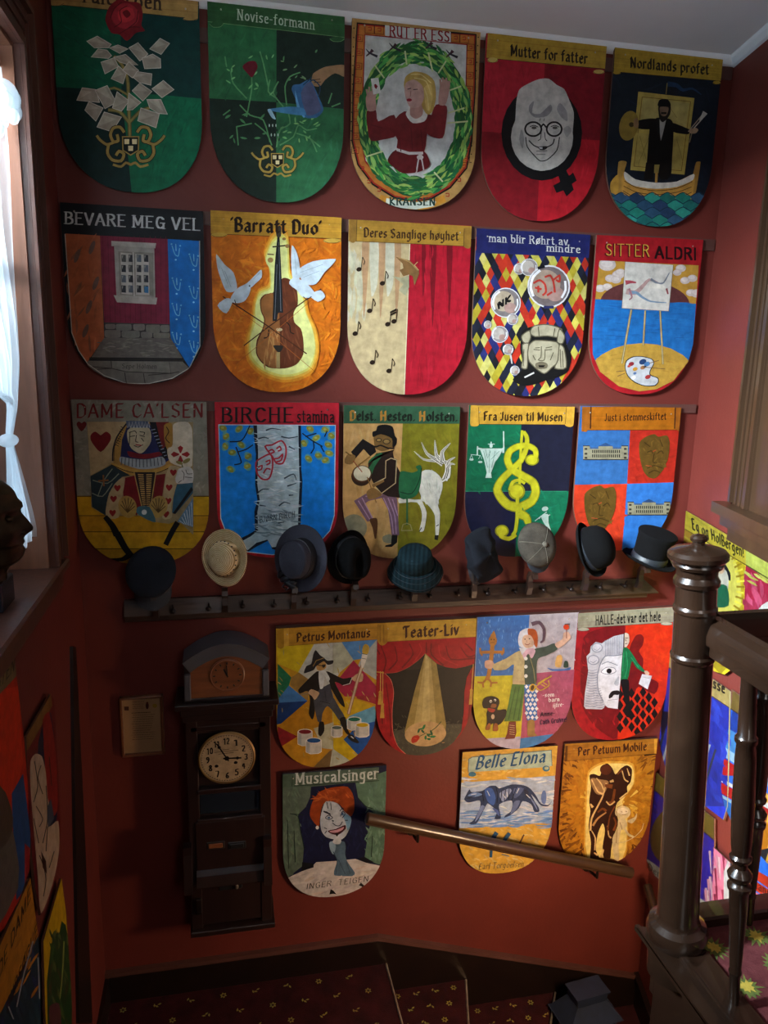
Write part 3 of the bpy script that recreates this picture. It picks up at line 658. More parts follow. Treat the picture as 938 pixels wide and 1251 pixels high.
# 3 wide grey
h, k = hat('wide_brimmed_hat', 'large grey felt hat with wide round brim, flat crown and dark ribbon bow', 369, 682, .12, (-.60, -.80, .14))
part(h, rim(20*k, 39.5*k, .0, .010, .004, 2, .3, .005, .93, 1.05), 'brim', 'greyfelt')
part(h, crown([(21.5*k, 0), (21*k, .01), (20*k, .075), (19*k, .081), (17*k, .083), (.001, .081)], .98, 1.16), 'crown', 'greyfelt')
part(h, crown([(21*k, .002), (22*k, .004), (21.2*k, .046), (20*k, .048)], .98, 1.16), 'hat_band', 'band')
m = MB()
for dx, dy, r, w_ in ((-20, -27, .5, 11), (-12, -33, -.3, 12), (-27, -22, 1.0, 9), (-8, -30, .1, 7)):
    c0 = Vector((dx*k*.9, dy*k, .022)); m.ball(c0, w_*k*.8, 4.2*k, .012, 14, 8, q=Matrix.Rotation(r, 3, 'Z'))
part(h, m, 'ribbon_bow', 'bluegrey_band')
m = MB(); m.tube([Vector((-14*k, -30*k, .03)), Vector((-22*k, -38*k, .018)), Vector((-16*k, -41*k, .016)), Vector((-10*k, -36*k, .024))], .004, 8); part(h, m, 'ribbon_knot', 'band')
# 4 fedora
h, k = hat('fedora_hat', 'soft black felt hat with dented crown between the wide grey hat and the tartan hat', 426, 680, .10, (.30, -.93, .02))
part(h, rim(18*k, 30*k, .0, .004, .014, 2, 2.2, .005, .95, 1.12), 'brim', 'blackfelt')
def dent(p, r, hh, a):
    if hh > .05:
        s_ = math.exp(-((p.x-.0)/(.018))**2)*math.exp(-((p.y-.01)/.05)**2); p.z -= .045*s_
        p.x *= 1-.10*math.cos(2*a); 
    return p
part(h, crown([(22*k, 0), (22*k, .02), (21.5*k, .06), (20*k, .09), (17*k, .105), (12*k, .112), (7*k, .113), (3*k, .113), (.001, .113)], .96, 1.16, dent), 'crown', 'blackfelt')
part(h, crown([(22.4*k, .004), (23*k, .005), (22.6*k, .026), (22*k, .027)], .96, 1.16), 'hat_band', 'band')
# 5 tartan bucket
h, k = hat('bucket_hat', 'blue-green tartan bucket hat with drooping stitched brim', 507, 690, .12, (-.16, -.52, .84))
for m_ in (MT['tartan'],):
    nt = m_.node_tree; N = nt.nodes
add_rings(MT['tartan'], 16, '#b4b4b4', '#ffffff', .0, 'BANDS')
part(h, crown([(19*k, .0), (21*k, .01), (19.5*k, .05), (18.5*k, .070), (17*k, .078), (12*k, .083), (.001, .085)], 1.1, 1.0), 'crown', 'tartan')
part(h, rim(20*k, 31*k, .004, -.050, .008, 3, .4, .005, 1.12, 1.0), 'brim', 'tartan')
m = MB()
for r_, z_ in ((23.5, -.002), (27, -.022), (30.5, -.046)):
    m.tube([Vector((r_*k*1.12*math.cos(a), r_*k*math.sin(a), z_+.006+.008*((r_-20)/11)**2*math.cos(3*a+.4))) for a in [2*math.pi*i/48 for i in range(49)]], .0012, 5, cap=False)
part(h, m, 'brim_stitching', 'band')
# 6 flat cap hanging sideways
h, k = hat('flat_cap', 'dark navy flat cap hanging edgewise, crumpled, right of the tartan hat', 588, 678, .12, (.55, -.80, .25))
def crump(p, r, hh, a):
    p.z += .012*math.sin(3*a+1)*(r/.07)+.006*math.sin(p.y*90); p.x += .010*math.sin(p.y*55); return p
part(h, crown([(16*k, -.05), (20*k, -.03), (25*k, -.005), (28*k, .012), (26*k, .03), (19*k, .042), (10*k, .048), (.001, .05)], .98, 1.22, crump), 'crown', 'navycloth')
m = MB()
for off in (0, -.006): m.grid(lambda u, v: Vector(((14+9*v*math.sin(math.pi*u))*k*math.cos(math.pi*(1.15+.7*u)), (24+13*v*math.sin(math.pi*u)**.6)*k*math.sin(math.pi*(1.15+.7*u)), -.030-.016*v+off)), 20, 6)
part(h, m, 'visor', 'band')
m = MB(); m.ball(Vector((0, 0, .052)), .007, .007, .004); part(h, m, 'button', 'navycloth')
# 7 grey cap with button
h, k = hat('button_cap', 'worn grey wool cap with pale piping and a covered button', 655, 666, .13, (.02, -.90, .42))
part(h, crown([(16*k, -.05), (20*k, -.03), (24.5*k, -.005), (26*k, .010), (24*k, .028), (17*k, .040), (8*k, .046), (.001, .048)], .96, 1.08), 'crown', 'greywool')
part(h, crown([(17*k, -.052), (18.5*k, -.05), (20.5*k, -.030), (19*k, -.028)], .96, 1.05), 'hat_band', 'greywool')
bxx_ = Vector((.020, -.006, .050))
m = MB(); m.ball(bxx_, .013, .013, .006, 16, 8); part(h, m, 'button', 'piping')
m = MB()
def dome(x, y): r = math.hypot(x/.96, y/1.08)/k; return float(np.interp(r, [0, 8, 17, 24, 26], [.048, .046, .040, .028, .012]))+.0005
for a in (3.0, .9, -1.2, -2.3):
    pts = []
    for t in np.linspace(0, 1, 14):
        e = Vector((25*k*.96*math.cos(a), 25*k*1.08*math.sin(a))); x = bxx_.x*(1-t)+e.x*t; y = bxx_.y*(1-t)+e.y*t
        pts.append(Vector((x, y, dome(x, y))))
    m.tube(pts, .0022 if a == 3.0 else .0014, 6)
part(h, m, 'piping', 'piping')
m = MB()
for off in (0, -.006): m.grid(lambda u, v: Vector(((19+10*v*math.sin(math.pi*u))*k*math.cos(math.pi*(1.35+.6*u)), (20+14*v*math.sin(math.pi*u)**.6)*k*math.sin(math.pi*(1.35+.6*u)), -.040-.010*v+off)), 20, 6)
part(h, m, 'visor', 'bluegrey_band')
# 8 bowler
h, k = hat('bowler_hat', 'black domed bowler hat tilted so its curled brim shows at the left', 718, 672, .12, (.58, -.66, .46))
part(h, rim(19*k, 31*k, .0, .004, .010, 2, 1.5, .004, 1.0, 1.12, curl=.010), 'brim', 'blackfelt')
part(h, crown([(23*k, 0), (24*k, .02), (24*k, .05), (22.5*k, .078), (18.5*k, .100), (13*k, .114), (6.5*k, .121), (.001, .122)], .98, 1.12), 'crown', 'blackfelt')
part(h, crown([(23.4*k, .002), (24.4*k, .003), (24.8*k, .024), (24*k, .026)], .98, 1.12), 'hat_band', 'bluegrey_band')
# 9 top hat
h, k = hat('top_hat', 'black low top hat with blue-grey band, last hat beside the newel post', 792, 684, .13, (.14, -.22, 1.0))
part(h, rim(20*k, 33*k, .0, .006, .012, 2, 0, .004, .98, .98, curl=.008), 'brim', 'blackfelt')
part(h, crown([(21*k, 0), (20.5*k, .01), (20.5*k, .05), (22*k, .118), (23.5*k, .137), (23*k, .143), (19*k, .147), (.001, .148)], 1.05, 1.0), 'crown', 'blackfelt')
part(h, crown([(21*k, .003), (21.8*k, .004), (21.2*k, .032), (20.5*k, .034)], 1.05, 1.0), 'hat_band', 'bluegrey_band')
# ============================================================ painting helpers: everything is laid on the real plane of each board
def clip_convex(poly, clip):
    out = poly; n = len(clip)
    for i in range(n):
        a, b = clip[i], clip[(i+1) % n]; inp = out; out = []
        if not inp: return []
        ex, ey = b[0]-a[0], b[1]-a[1]
        def side(p): return ex*(p[1]-a[1])-ey*(p[0]-a[0])
        for j in range(len(inp)):
            p, q = inp[j-1], inp[j]; sp_, sq = side(p), side(q)
            if (sp_ >= 0) != (sq >= 0):
                t = sp_/(sp_-sq); out.append((p[0]+(q[0]-p[0])*t, p[1]+(q[1]-p[1])*t))
            if sq >= 0: out.append(q)
    return out
def P2(s):
    if not isinstance(s, str): return [tuple(p) for p in s]
    return [tuple(float(v) for v in t.split(',')) for t in s.split()]
def smooth2(pts, closed=True, it=2):
    for _ in range(it):
        n = len(pts); o = []
        if not closed: o.append(pts[0])
        for i in range(n if closed else n-1):
            p, q = pts[i], pts[(i+1) % n]
            o += [(p[0]*.75+q[0]*.25, p[1]*.75+q[1]*.25), (p[0]*.25+q[0]*.75, p[1]*.25+q[1]*.75)]
        if not closed: o.append(pts[-1])
        pts = o
    return pts
def curve(pts, closed=True, n=3, t=.42):
    if len(pts) < 3: return pts
    N = len(pts); o = []
    for i in range(N if closed else N-1):
        p0 = pts[i-1] if closed or i else pts[0]; p1 = pts[i]; p2 = pts[(i+1) % N]; p3 = pts[(i+2) % N] if closed or i < N-2 else pts[-1]
        L = math.hypot(p2[0]-p1[0], p2[1]-p1[1])
        def tg(a, b):
            d = math.hypot(b[0]-a[0], b[1]-a[1]) or 1; m_ = min(d, 2*L)*t/d; return ((b[0]-a[0])*m_, (b[1]-a[1])*m_)
        a, b = tg(p0, p2), tg(p1, p3)
        for k in range(n):
            u = k/n; h1 = 2*u**3-3*u*u+1; h2 = -2*u**3+3*u*u; h3 = u**3-2*u*u+u; h4 = u**3-u*u
            o.append((h1*p1[0]+h2*p2[0]+h3*a[0]+h4*b[0], h1*p1[1]+h2*p2[1]+h3*a[1]+h4*b[1]))
    if not closed: o.append(pts[-1])
    return o
def hull(ps):
    ps = sorted(set(ps))
    if len(ps) < 3: return ps
    def half(it):
        h = []
        for p in it:
            while len(h) > 1 and (h[-1][0]-h[-2][0])*(p[1]-h[-2][1])-(h[-1][1]-h[-2][1])*(p[0]-h[-2][0]) <= 0: h.pop()
            h.append(p)
        return h[:-1]
    return half(ps)+half(reversed(ps))
def jit(col, a, rnd):
    k = 1+rnd.uniform(-a, a); return tuple(min(1, max(0, c*k*(1+rnd.uniform(-a, a)*.4))) for c in col)
STEP = .00002
class Canvas:
    def __init__(s, plane, depth, crop, outline, seed=1):
        s.pl = plane; s.d = depth; s.x0, s.y0, s.s = crop; s.out = outline; s.mb = MB(); s.k = 1; s.rnd = random.Random(seed); s.letters = MB(); s.texts = []; s.mul = 1.0
        s.surf = plane.off(depth)
    def m(s, p): return s.surf.uv(s.x0+p[0]/s.s, s.y0+p[1]/s.s)
    def _put(s, uvs, col, mb=None, clip=True):
        # orientation: counter-clockwise seen from the room is not needed; keep front facing by area sign
        if clip and s.out: uvs = clip_convex(uvs, s.out)
        if len(uvs) < 3: return
        o = [uvs[0]]
        for p in uvs[1:]:
            if abs(p[0]-o[-1][0])+abs(p[1]-o[-1][1]) > 1e-6: o.append(p)
        if len(o) < 3: return
        A = sum(o[i-1][0]*o[i][1]-o[i][0]*o[i-1][1] for i in range(len(o)))
        if abs(A) < 1e-9: return
        n = s.pl.ex.cross(s.pl.ez)
        if (A > 0) != (n.dot(s.pl.n) > 0): o = o[::-1]
        if s.mul != 1: col = tuple(v*s.mul for v in col)
        (mb or s.mb).add([s.surf.pt(u, v, .0003+STEP*s.k) for u, v in o], [tuple(range(len(o)))], col)
    def poly(s, pts, col, sm=0, j=0.0, keep=False):
        pts = P2(pts)
        if sm: pts = curve(pts, True)
        c = hexc(col) if isinstance(col, str) else col
        if j: c = jit(c, j, s.rnd)
        s._put([s.m(p) for p in pts], c)
        s.k += .25 if keep else 1
    def line(s, pts, w, col, sm=0, keep=False, closed=False, mb=None):
        pts = P2(pts)
        if sm: pts = curve(pts, closed)
        if closed: pts = pts+[pts[0]]
        c = hexc(col) if isinstance(col, str) else col; h = w/2
        q = [pts[0]]
        for p in pts[1:]:
            if abs(p[0]-q[-1][0])+abs(p[1]-q[-1][1]) > .02*h+1e-6: q.append(p)
        if len(q) < 2: return
        cl = closed and abs(q[0][0]-q[-1][0])+abs(q[0][1]-q[-1][1]) < 1e-3
        if not closed:                                   # a mitred ribbon: neighbouring quads share their edge
            (ax, ay), (bx, by) = q[0], q[1]; l = math.hypot(bx-ax, by-ay); q[0] = (ax-(bx-ax)/l*h*.4, ay-(by-ay)/l*h*.4)
            (ax, ay), (bx, by) = q[-1], q[-2]; l = math.hypot(bx-ax, by-ay); q[-1] = (ax-(bx-ax)/l*h*.4, ay-(by-ay)/l*h*.4)
        n = len(q); L = []
        for i in range(n):
            a = q[i-1] if i else (q[-2] if cl else None); b = q[i+1] if i < n-1 else (q[1] if cl else None); p = q[i]
            d1 = None if a is None else (p[0]-a[0], p[1]-a[1]); d2 = None if b is None else (b[0]-p[0], b[1]-p[1])
            def nr(d):
                l = math.hypot(*d) or 1; return (-d[1]/l, d[0]/l)
            n1 = nr(d1) if d1 else nr(d2); n2 = nr(d2) if d2 else n1
            mx_, my = n1[0]+n2[0], n1[1]+n2[1]; l2 = mx_*mx_+my*my
            k_ = 2/max(l2, 1.2); L.append((mx_*k_*h, my*k_*h))
        for i in range(n-1):
            p, r, a, b = q[i], q[i+1], L[i], L[i+1]
            s._put([s.m(t) for t in ((p[0]+a[0], p[1]+a[1]), (r[0]+b[0], r[1]+b[1]), (r[0]-b[0], r[1]-b[1]), (p[0]-a[0], p[1]-a[1]))], c, mb)
        s.k += .25 if keep else 1
    def stroke(s, pts, w0, w1, col, sm=1, keep=True):        # tapering brush stroke
        pts = P2(pts)
        if sm: pts = curve(pts, False)
        n = len(pts); L, R_ = [], []
        for i, p in enumerate(pts):
            a, b = pts[max(0, i-1)], pts[min(n-1, i+1)]; dx, dy = b[0]-a[0], b[1]-a[1]; l = math.hypot(dx, dy) or 1
            w = (w0+(w1-w0)*i/(n-1))/2; L.append((p[0]-dy/l*w, p[1]+dx/l*w)); R_.append((p[0]+dy/l*w, p[1]-dx/l*w))
        s.poly(L+R_[::-1], col, keep=keep)
    def ell(s, cx, cy, rx, ry, col, rot=0, n=24, keep=False, a0=0, a1=360):
        c, q = math.cos(math.radians(rot)), math.sin(math.radians(rot)); pts = []
        full = (a1-a0) >= 360
        for i in range(n+(0 if full else 1)):
            t = math.radians(a0+(a1-a0)*i/n); x, y = rx*math.cos(t), ry*math.sin(t); pts.append((cx+x*c-y*q, cy+x*q+y*c))
        s.poly(pts, col, keep=keep)
    def glow(s, pts, cols, grow, cx=None, cy=None):
        pts = P2(pts); cx = cx or sum(p[0] for p in pts)/len(pts); cy = cy or sum(p[1] for p in pts)/len(pts)
        for k, c in enumerate(cols):
            g = 1+grow*(len(cols)-1-k); s.poly([(cx+(x-cx)*g, cy+(y-cy)*g) for x, y in pts], c, 2)
    def leaves(s, spots, ln, wd, cols, ang=None, jitter=.4, soft=False):
        hc_ = [hexc(q) for q in cols]; mean = tuple(sum(q[i] for q in hc_)/len(hc_) for i in range(3))
        for x, y in spots:
            a = (ang(x, y) if ang else s.rnd.uniform(0, 6.28))+s.rnd.uniform(-jitter, jitter); l = ln*s.rnd.uniform(.7, 1.25); w = wd*s.rnd.uniform(.7, 1.2)
            dx, dy = math.cos(a), math.sin(a); c = hexc(s.rnd.choice(cols))
            if soft: c = tuple(p*.6+q*.4 for p, q in zip(c, mean)); w *= .75
            bx_, by_ = s.rnd.uniform(-.12, .12)*l*-dy, s.rnd.uniform(-.12, .12)*l*dx
            s.poly([(x-dx*l, y-dy*l), (x-dx*l*.4-dy*w+bx_, y-dy*l*.4+dx*w+by_), (x+dx*l*.4-dy*w+bx_, y+dy*l*.4+dx*w+by_), (x+dx*l, y+dy*l), (x+dx*l*.4+dy*w+bx_, y+dy*l*.4-dx*w+by_), (x-dx*l*.4+dy*w+bx_, y-dy*l*.4-dx*w+by_)], c, 0, .1, keep=True)
    def dabs(s, box, n, ln, wd, cols, ang=0, jitter=.3, test=None):
        x0, y0, x1, y1 = box; sp = []
        for _ in range(n):
            x, y = s.rnd.uniform(x0, x1), s.rnd.uniform(y0, y1)
            if test is None or test(x, y): sp.append((x, y))
        s.leaves(sp, ln, wd, cols, (lambda x, y: ang), jitter, True); s.k += 1
    def text(s, txt, p0, p1, h, col, style='black', w=None, lean=0.0, caps=None, sc=(1, 1)):
        s.letters = MB(); s.texts.append(s.letters); col = hexc(col) if isinstance(col, str) else col
        caps = hexc(caps) if isinstance(caps, str) else caps
        st = dict(black=(3.3, .8, 40, 0), roman=(2.2, 1.3, 0, 2), sans=(2.0, 2.0, 0, 1), script=(1.5, .5, 35, 2), blackcap=(2.4, .6, 35, 0))[style]
        tw, th, an, smo = st
        if w: tw *= w; th *= w
        an = math.radians(an); ca, sa = math.cos(an), math.sin(an)
        nib = [(a*ca-b*sa, a*sa+b*ca) for a in (-tw/2, tw/2) for b in (-th/2, th/2)]
        adv = []; X = 0; s.k += 2; k0 = s.k; li = 0
        for ch in txt:
            adv.append(X); X += 5.5 if ch == ' ' else GL[ch][0]+3.0
        T = max(1, X-3.0); ux, uy = (p1[0]-p0[0])/T, (p1[1]-p0[1])/T
        def mp(x, y): y2 = y*h/15; return s.m((p0[0]+ux*x+lean*y2, p0[1]+uy*x-y2))
        for ch, ox in zip(txt, adv):
            if ch == ' ': continue
            c = caps if (caps and ch.isupper()) else col
            s.k = k0+4
            for stx in GL[ch][1].split('|'):
                pts = P2(stx); raw = pts
                if smo and len(pts) > 2 and ch not in 'EFLTHIKMNVWAZwvkzx-/': pts = smooth2(pts, False, smo)
                for a, b in zip(pts[:-1], pts[1:]):
                    li += 1; s.k = k0+(li % 5)*.7; q = hull([(round(a[0]+x, 4), round(a[1]+y, 4)) for x, y in nib]+[(round(b[0]+x, 4), round(b[1]+y, 4)) for x, y in nib])
                    s._put([mp(ox+x, y) for x, y in q], c, s.letters, False)
                s.k = k0+4
                if style == 'roman':
                    for e, f_ in ((raw[0], raw[1]), (raw[-1], raw[-2])):
                        if abs(e[0]-f_[0]) < .25*abs(e[1]-f_[1]) and e[1] in (0, 15, 10, -5):
                            y = e[1]; sg = .55 if y in (15, 10) else -.0
                            q = [(e[0]-2.3, y-.35), (e[0]+2.3, y-.35), (e[0]+2.3, y+.35), (e[0]-2.3, y+.35)]
                            s._put([mp(ox+a, b_) for a, b_ in q], c, s.letters, False)
                if style in ('black',) and ch.isupper() and stx == GL[ch][1].split('|')[0]:
                    q = [(2.6, 1.5), (3.1, 1.5), (3.1, 13), (2.6, 13)]; s._put([mp(ox+a, b_) for a, b_ in q], c, s.letters, False)
                    q = [(-1.5, 12.5), (-.2, 14.2), (1.4, 12.6), (0, 11)]; s._put([mp(ox+a, b_) for a, b_ in q], c, s.letters, False)
        s.k = k0+5
GL = {k: (float(v.split(' ', 1)[0]), v.split(' ', 1)[1]) for k, v in {
'a': '7 1,8.5 3,10 6,8.5 6,1.5 7,0|6,6 2,5 1,2 3,0 6,2', 'b': '7 1,15 1,1.5 4,0 7,2.5 7,7.5 4,10 1,8', 'c': '6 6,8.5 4,10 1,8 1,2 3.5,0 6,1.5',
'd': '7 6,15 6,0|6,8 3,10 1,7.5 1,2 3,0 6,2', 'e': '6 1,5.5 6,6 6,8 4,10 1,8 1,2 3.5,0 6,1.2', 'f': '4.5 5,14 3.5,15 2,13 2,0|0,9.7 4.5,9.7',
'g': '7 6,10 6,-3 4,-5 1,-4|6,8 3,10 1,7.5 1,3 3,1 6,2.5', 'h': '7 1,15 1,0|1,8 4,10 6,8 6,0', 'i': '2 1,10 1,0|.9,12.6 1.1,13.4', 'j': '3 2,10 2,-3 0,-5|1.9,12.6 2.1,13.4',
'k': '6 1,15 1,0|6,10 1.5,5 6,0', 'l': '2 1,15 1,0', 'm': '11 1,10 1,0|1,8 4,10 6,8 6,0|6,8 9,10 11,8 11,0', 'n': '7 1,10 1,0|1,8 4,10 6,8 6,0',
'o': '7 4,10 1,7.5 1,2.5 4,0 7,2.5 7,7.5 4,10', 'ø': '7 4,10 1,7.5 1,2.5 4,0 7,2.5 7,7.5 4,10|.5,-1 7.5,11', 'p': '7 1,10 1,-5|1,8 4,10 7,7.5 7,2.5 4,0 1,2',
'r': '5 1,10 1,0|1,7.5 3.5,10 5.2,8.8', 's': '5.5 5.4,8.8 3,10 1,8.2 1.2,6 5,4 5.2,1.8 3,0 .5,1.2', 't': '4.5 2,13.5 2,2 3.2,0 5,1|0,9.7 4.5,9.7',
'u': '7 1,10 1,2 3,0 6,2|6,10 6,0', 'v': '6 0,10 3,0 6,10', 'y': '7 1,10 1,3 3,1 6,3|6,10 6,-3 4,-5 1,-4', 'w': '9 0,10 2.5,0 4.5,9 6.5,0 9,10', 'x': '6 0,10 6,0|6,10 0,0', 'z': '6 0,10 6,10 0,0 6,0',
'A': '9 0,0 4.5,15 9,0|1.8,5 7.2,5', 'B': '8 1,15 1,0|1,15 5,15 7,13 7,10 5,8 1,8|5,8 8,6 8,2 5,0 1,0', 'C': '8.5 8,12 5.5,15 2,13.5 .8,7.5 2,1.5 5.5,0 8.3,3',
'D': '8.5 1,15 1,0|1,15 5,15 8,12 8.3,7.5 8,3 5,0 1,0', 'E': '7.5 1,15 1,0|1,15 7,15|1,8 5.5,8|1,0 7.3,0', 'F': '7 1,15 1,0|1,15 7,15|1,8 5.5,8', 'G': '9 8,12 5.5,15 2,13.5 .8,7.5 2,1.5 5.5,0 8.3,2.5|8.3,0 8.3,7|5.5,7 9,7',
'H': '9 1,15 1,0|8,15 8,0|1,8 8,8', 'I': '2 1,15 1,0', 'J': '5 4,15 4,3 2,0 0,2', 'K': '8.5 1,15 1,0|8,15 1.5,7 8.3,0', 'L': '7 1,15 1,0|1,0 7,0', 'M': '11 1,0 1,15|1,15 5.5,3 10,15|10,15 10,0',
'N': '9 1,0 1,15|1,15 8,0|8,0 8,15', 'O': '9 4.5,15 1,12 .7,7.5 1,3 4.5,0 8,3 8.3,7.5 8,12 4.5,15', 'P': '8 1,15 1,0|1,15 5,15 7.5,13 7.5,9.5 5,7.5 1,7.5', 'R': '8.5 1,15 1,0|1,15 5,15 7.5,13 7.5,10 5,8 1,8|4.5,8 8.5,0',
'S': '7.5 7,13 4,15 1,13 1.2,9.5 6.8,6 7,2 4,0 .5,2', 'T': '8.5 4.2,15 4.2,0|0,15 8.5,15', 'U': '8.5 1,15 1,3 4,0 7.5,3|7.5,15 7.5,0', 'V': '8.5 0,15 4.2,0 8.5,15', 'Y': '8 0,15 4,8 8,15|4,8 4,0',
'W': '12 0,15 3,0 6,12 9,0 12,15', 'Q': '9 4.5,15 1,12 .7,7.5 1,3 4.5,0 8,3 8.3,7.5 8,12 4.5,15|5,4 9,-1', 'Ø': '9 4.5,15 1,12 .7,7.5 1,3 4.5,0 8,3 8.3,7.5 8,12 4.5,15|0,-1 9,16',
'-': '4 .5,6 3.5,6', "'": '1.5 1,15 .6,12.6', '!': '2 1,15 1,5|1,1 1,.2', ',': '2 1,1 .3,-2', '.': '2 1,.9 1,.2', '´': '2 .5,12.5 1.6,15', '1': '5 0,12 3,15 3,0', '2': '7 1,12 4,15 7,12 6,8 1,0 7,0', '3': '7 1,13 4,15 7,12 4,8 7,4 4,0 1,2', '4': '7 5,0 5,15 0,5 7,5',
'5': '7 6.5,15 1.5,15 1,9 4,10 7,7 6,2 3,0 .5,2', '6': '7 6,14 2,10 1,4 4,0 7,4 4,8 1,5', '7': '7 0,15 7,15 3,0', '8': '7 4,15 1,12 4,8.5 7,12 4,15|4,8.5 .5,4 4,0 7.5,4 4,8.5', '9': '7 7,9 4,7 1,11 4,15 7,11 6,4 3,0', '0': '7 4,15 1,12 1,3 4,0 7,3 7,12 4,15', '/': '4 0,0 4,15', 'å': '7 1,8.5 3,10 6,8.5 6,1.5 7,0|6,6 2,5 1,2 3,0 6,2|3,12 4,13.5 5,12'}.items()}

TH = .024          # the boards hang on the battens, a little off the wall
def px_outline(plane, pts, d):
    pl = plane.off(d); uv = [pl.uv(*p) for p in P2(pts)]
    A = sum(uv[i-1][0]*uv[i][1]-uv[i][0]*uv[i-1][1] for i in range(len(uv)))
    return uv if A > 0 else uv[::-1]
def shield_uv(plane, TL, TR, bot, r=.42, e=2.3, d=TH, taper=.0):
    pl = plane.off(d); a = pl.uv(*TL); b = pl.uv(*TR); c = pl.uv(*bot)
    vb = c[1]; h = (a[1]+b[1])/2-vb; um = (a[0]+b[0])/2; hw = (b[0]-a[0])/2; vc = vb+h*r
    pts = [a]
    N_ = 26
    for i in range(N_+1):
        t = math.pi*(1-i/N_); cx, cs = math.cos(t), math.sin(t)
        x = math.copysign(abs(cx)**(2/e), cx); y = abs(cs)**(2/e); pts.append((um+hw*(1-taper)*x, vc-h*r*y))
    pts.append(b)
    A = sum(pts[i-1][0]*pts[i][1]-pts[i][0]*pts[i-1][1] for i in range(len(pts)))
    return pts if A > 0 else pts[::-1]
def board_mesh(plane, uv, d0, d1, inset=.0025):
    m = MB(); n = len(uv); cu = sum(p[0] for p in uv)/n; cv = sum(p[1] for p in uv)/n
    A = [plane.pt(u, v, d0) for u, v in uv]; B = [plane.pt(u, v, d1-.002) for u, v in uv]
    C = [plane.pt(cu+(u-cu)*(1-inset/.25), cv+(v-cv)*(1-inset/.32), d1) for u, v in uv]
    m.add(A+B+C, [tuple(range(n)), tuple(range(3*n-1, 2*n-1, -1))]+[(k*n+i, k*n+(i+1) % n, (k+1)*n+(i+1) % n, (k+1)*n+i) for k in (0, 1) for i in range(n)]); return m
SH = []
def shield(label, crop, TL, TR, bot, bg, plane=MAIN, r=.42, e=2.3, taper=0, outline=None, edge='#5a3a28', group='painted shields on the red back wall', nails=True, d=TH, seed=None):
    uv = px_outline(plane, outline, d) if outline else shield_uv(plane, TL, TR, bot, r, e, d, taper)
    cu = sum(p[0] for p in uv)/len(uv); vb = min(p[1] for p in uv)
    root = thing('painted_shield', label, 'shield', plane.pt(cu, vb, d), group)
    board_mesh(plane, uv, .0125, d).build('board', 'board', root)
    c = Canvas(plane, d, crop, uv, seed or len(SH)+11); c.root = root; c.uv = uv; SH.append(c)
    c._put(uv, hexc(bg)); c.k += 1
    if nails and not outline:
        for (x, y) in (TL, TR):
            a = plane.off(d).uv(x, y); s_ = 1 if (x, y) == tuple(TL) else -1
            MB().ball(plane.pt(a[0]+s_*.05, a[1]-.03, d+.001), .0035, .0035, .0035, 8, 6).build('nail', 'nail', root, smooth=True)
    return c
def done(c):
    pt = c.mb.build('painting', 'paint', c.root)
    for t in c.texts: t.build('lettering', 'letters', pt)
def scroll(c, quad, col, edge='#2a1c10', curlL=None, curlR=None, cc=None, bars=None):
    """the painted title banner: quad in crop coords TL TR BR BL"""
    q = P2(quad); c.poly(q, col); 
    for i in range(5):
        t = (i+.6)/5.5; a = (q[0][0]+(q[3][0]-q[0][0])*t, q[0][1]+(q[3][1]-q[0][1])*t); b = (q[1][0]+(q[2][0]-q[1][0])*t, q[1][1]+(q[2][1]-q[1][1])*t)
        cc_ = jit(hexc(col), .22, c.rnd); c.line([a, ((a[0]+b[0])/2, (a[1]+b[1])/2+c.rnd.uniform(-3, 3)), b], 5, cc_, keep=True)
    c.k += 1
    c.line([q[3], q[2]], 3, edge)
    for e_ in (curlL, curlR):
        if e_:
            x, y, rx, ry = e_; c.ell(x, y, rx, ry, cc or col); c.line([(x-rx, y-ry*.2), (x-rx*.5, y+ry*.8), (x+rx*.5, y+ry*.8), (x+rx, y-ry*.2)], 2.5, edge, 1)
def crest(c, cx, cy, s, gold='#b99a4a', line='#1a1408', fill='#10100c'):
    """scrolled gold crest around a small escutcheon with three squares"""
    for sg in (-1, 1):
        for w_, col in ((s*.22, line), (s*.15, gold)):
            c.line([(cx+sg*x*s, cy+y*s) for x, y in ((.35, -.75), (.55, -1.0), (.9, -.95), (1.05, -.6), (.9, -.25), (.65, -.3), (.7, -.6))], w_, col, 2)
            c.line([(cx+sg*x*s, cy+y*s) for x, y in ((.9, -.2), (1.25, -.1), (1.6, -.35), (1.75, -.55))], w_*.9, col, 2)
            c.line([(cx+sg*x*s, cy+y*s) for x, y in ((1.15, -.1), (1.2, .35), (.95, .7), (.5, .75), (.35, .4), (.6, .25), (.75, .45))], w_, col, 2)
        c.line([(cx+sg*x*s, cy+y*s) for x, y in ((.0, .95), (.25, .85), (.5, 1.05), (.9, .95))], s*.12, gold, 1)
    c.poly([(cx-.42*s, cy-.5*s), (cx+.42*s, cy-.5*s), (cx+.4*s, cy+.2*s), (cx, cy+.45*s), (cx-.4*s, cy+.2*s)], fill)
    c.line([(cx-.42*s, cy-.5*s), (cx+.42*s, cy-.5*s), (cx+.4*s, cy+.2*s), (cx, cy+.45*s), (cx-.4*s, cy+.2*s)], s*.06, gold, closed=True)
    for dx, dy in ((-.2, -.25), (.2, -.25), (0, .1)): c.poly([(cx+(dx-.13)*s, cy+(dy-.13)*s), (cx+(dx+.13)*s, cy+(dy-.13)*s), (cx+(dx+.12)*s, cy+(dy+.13)*s), (cx+(dx-.12)*s, cy+(dy+.13)*s)], '#e8d8a8', keep=True)
    c.k += 1
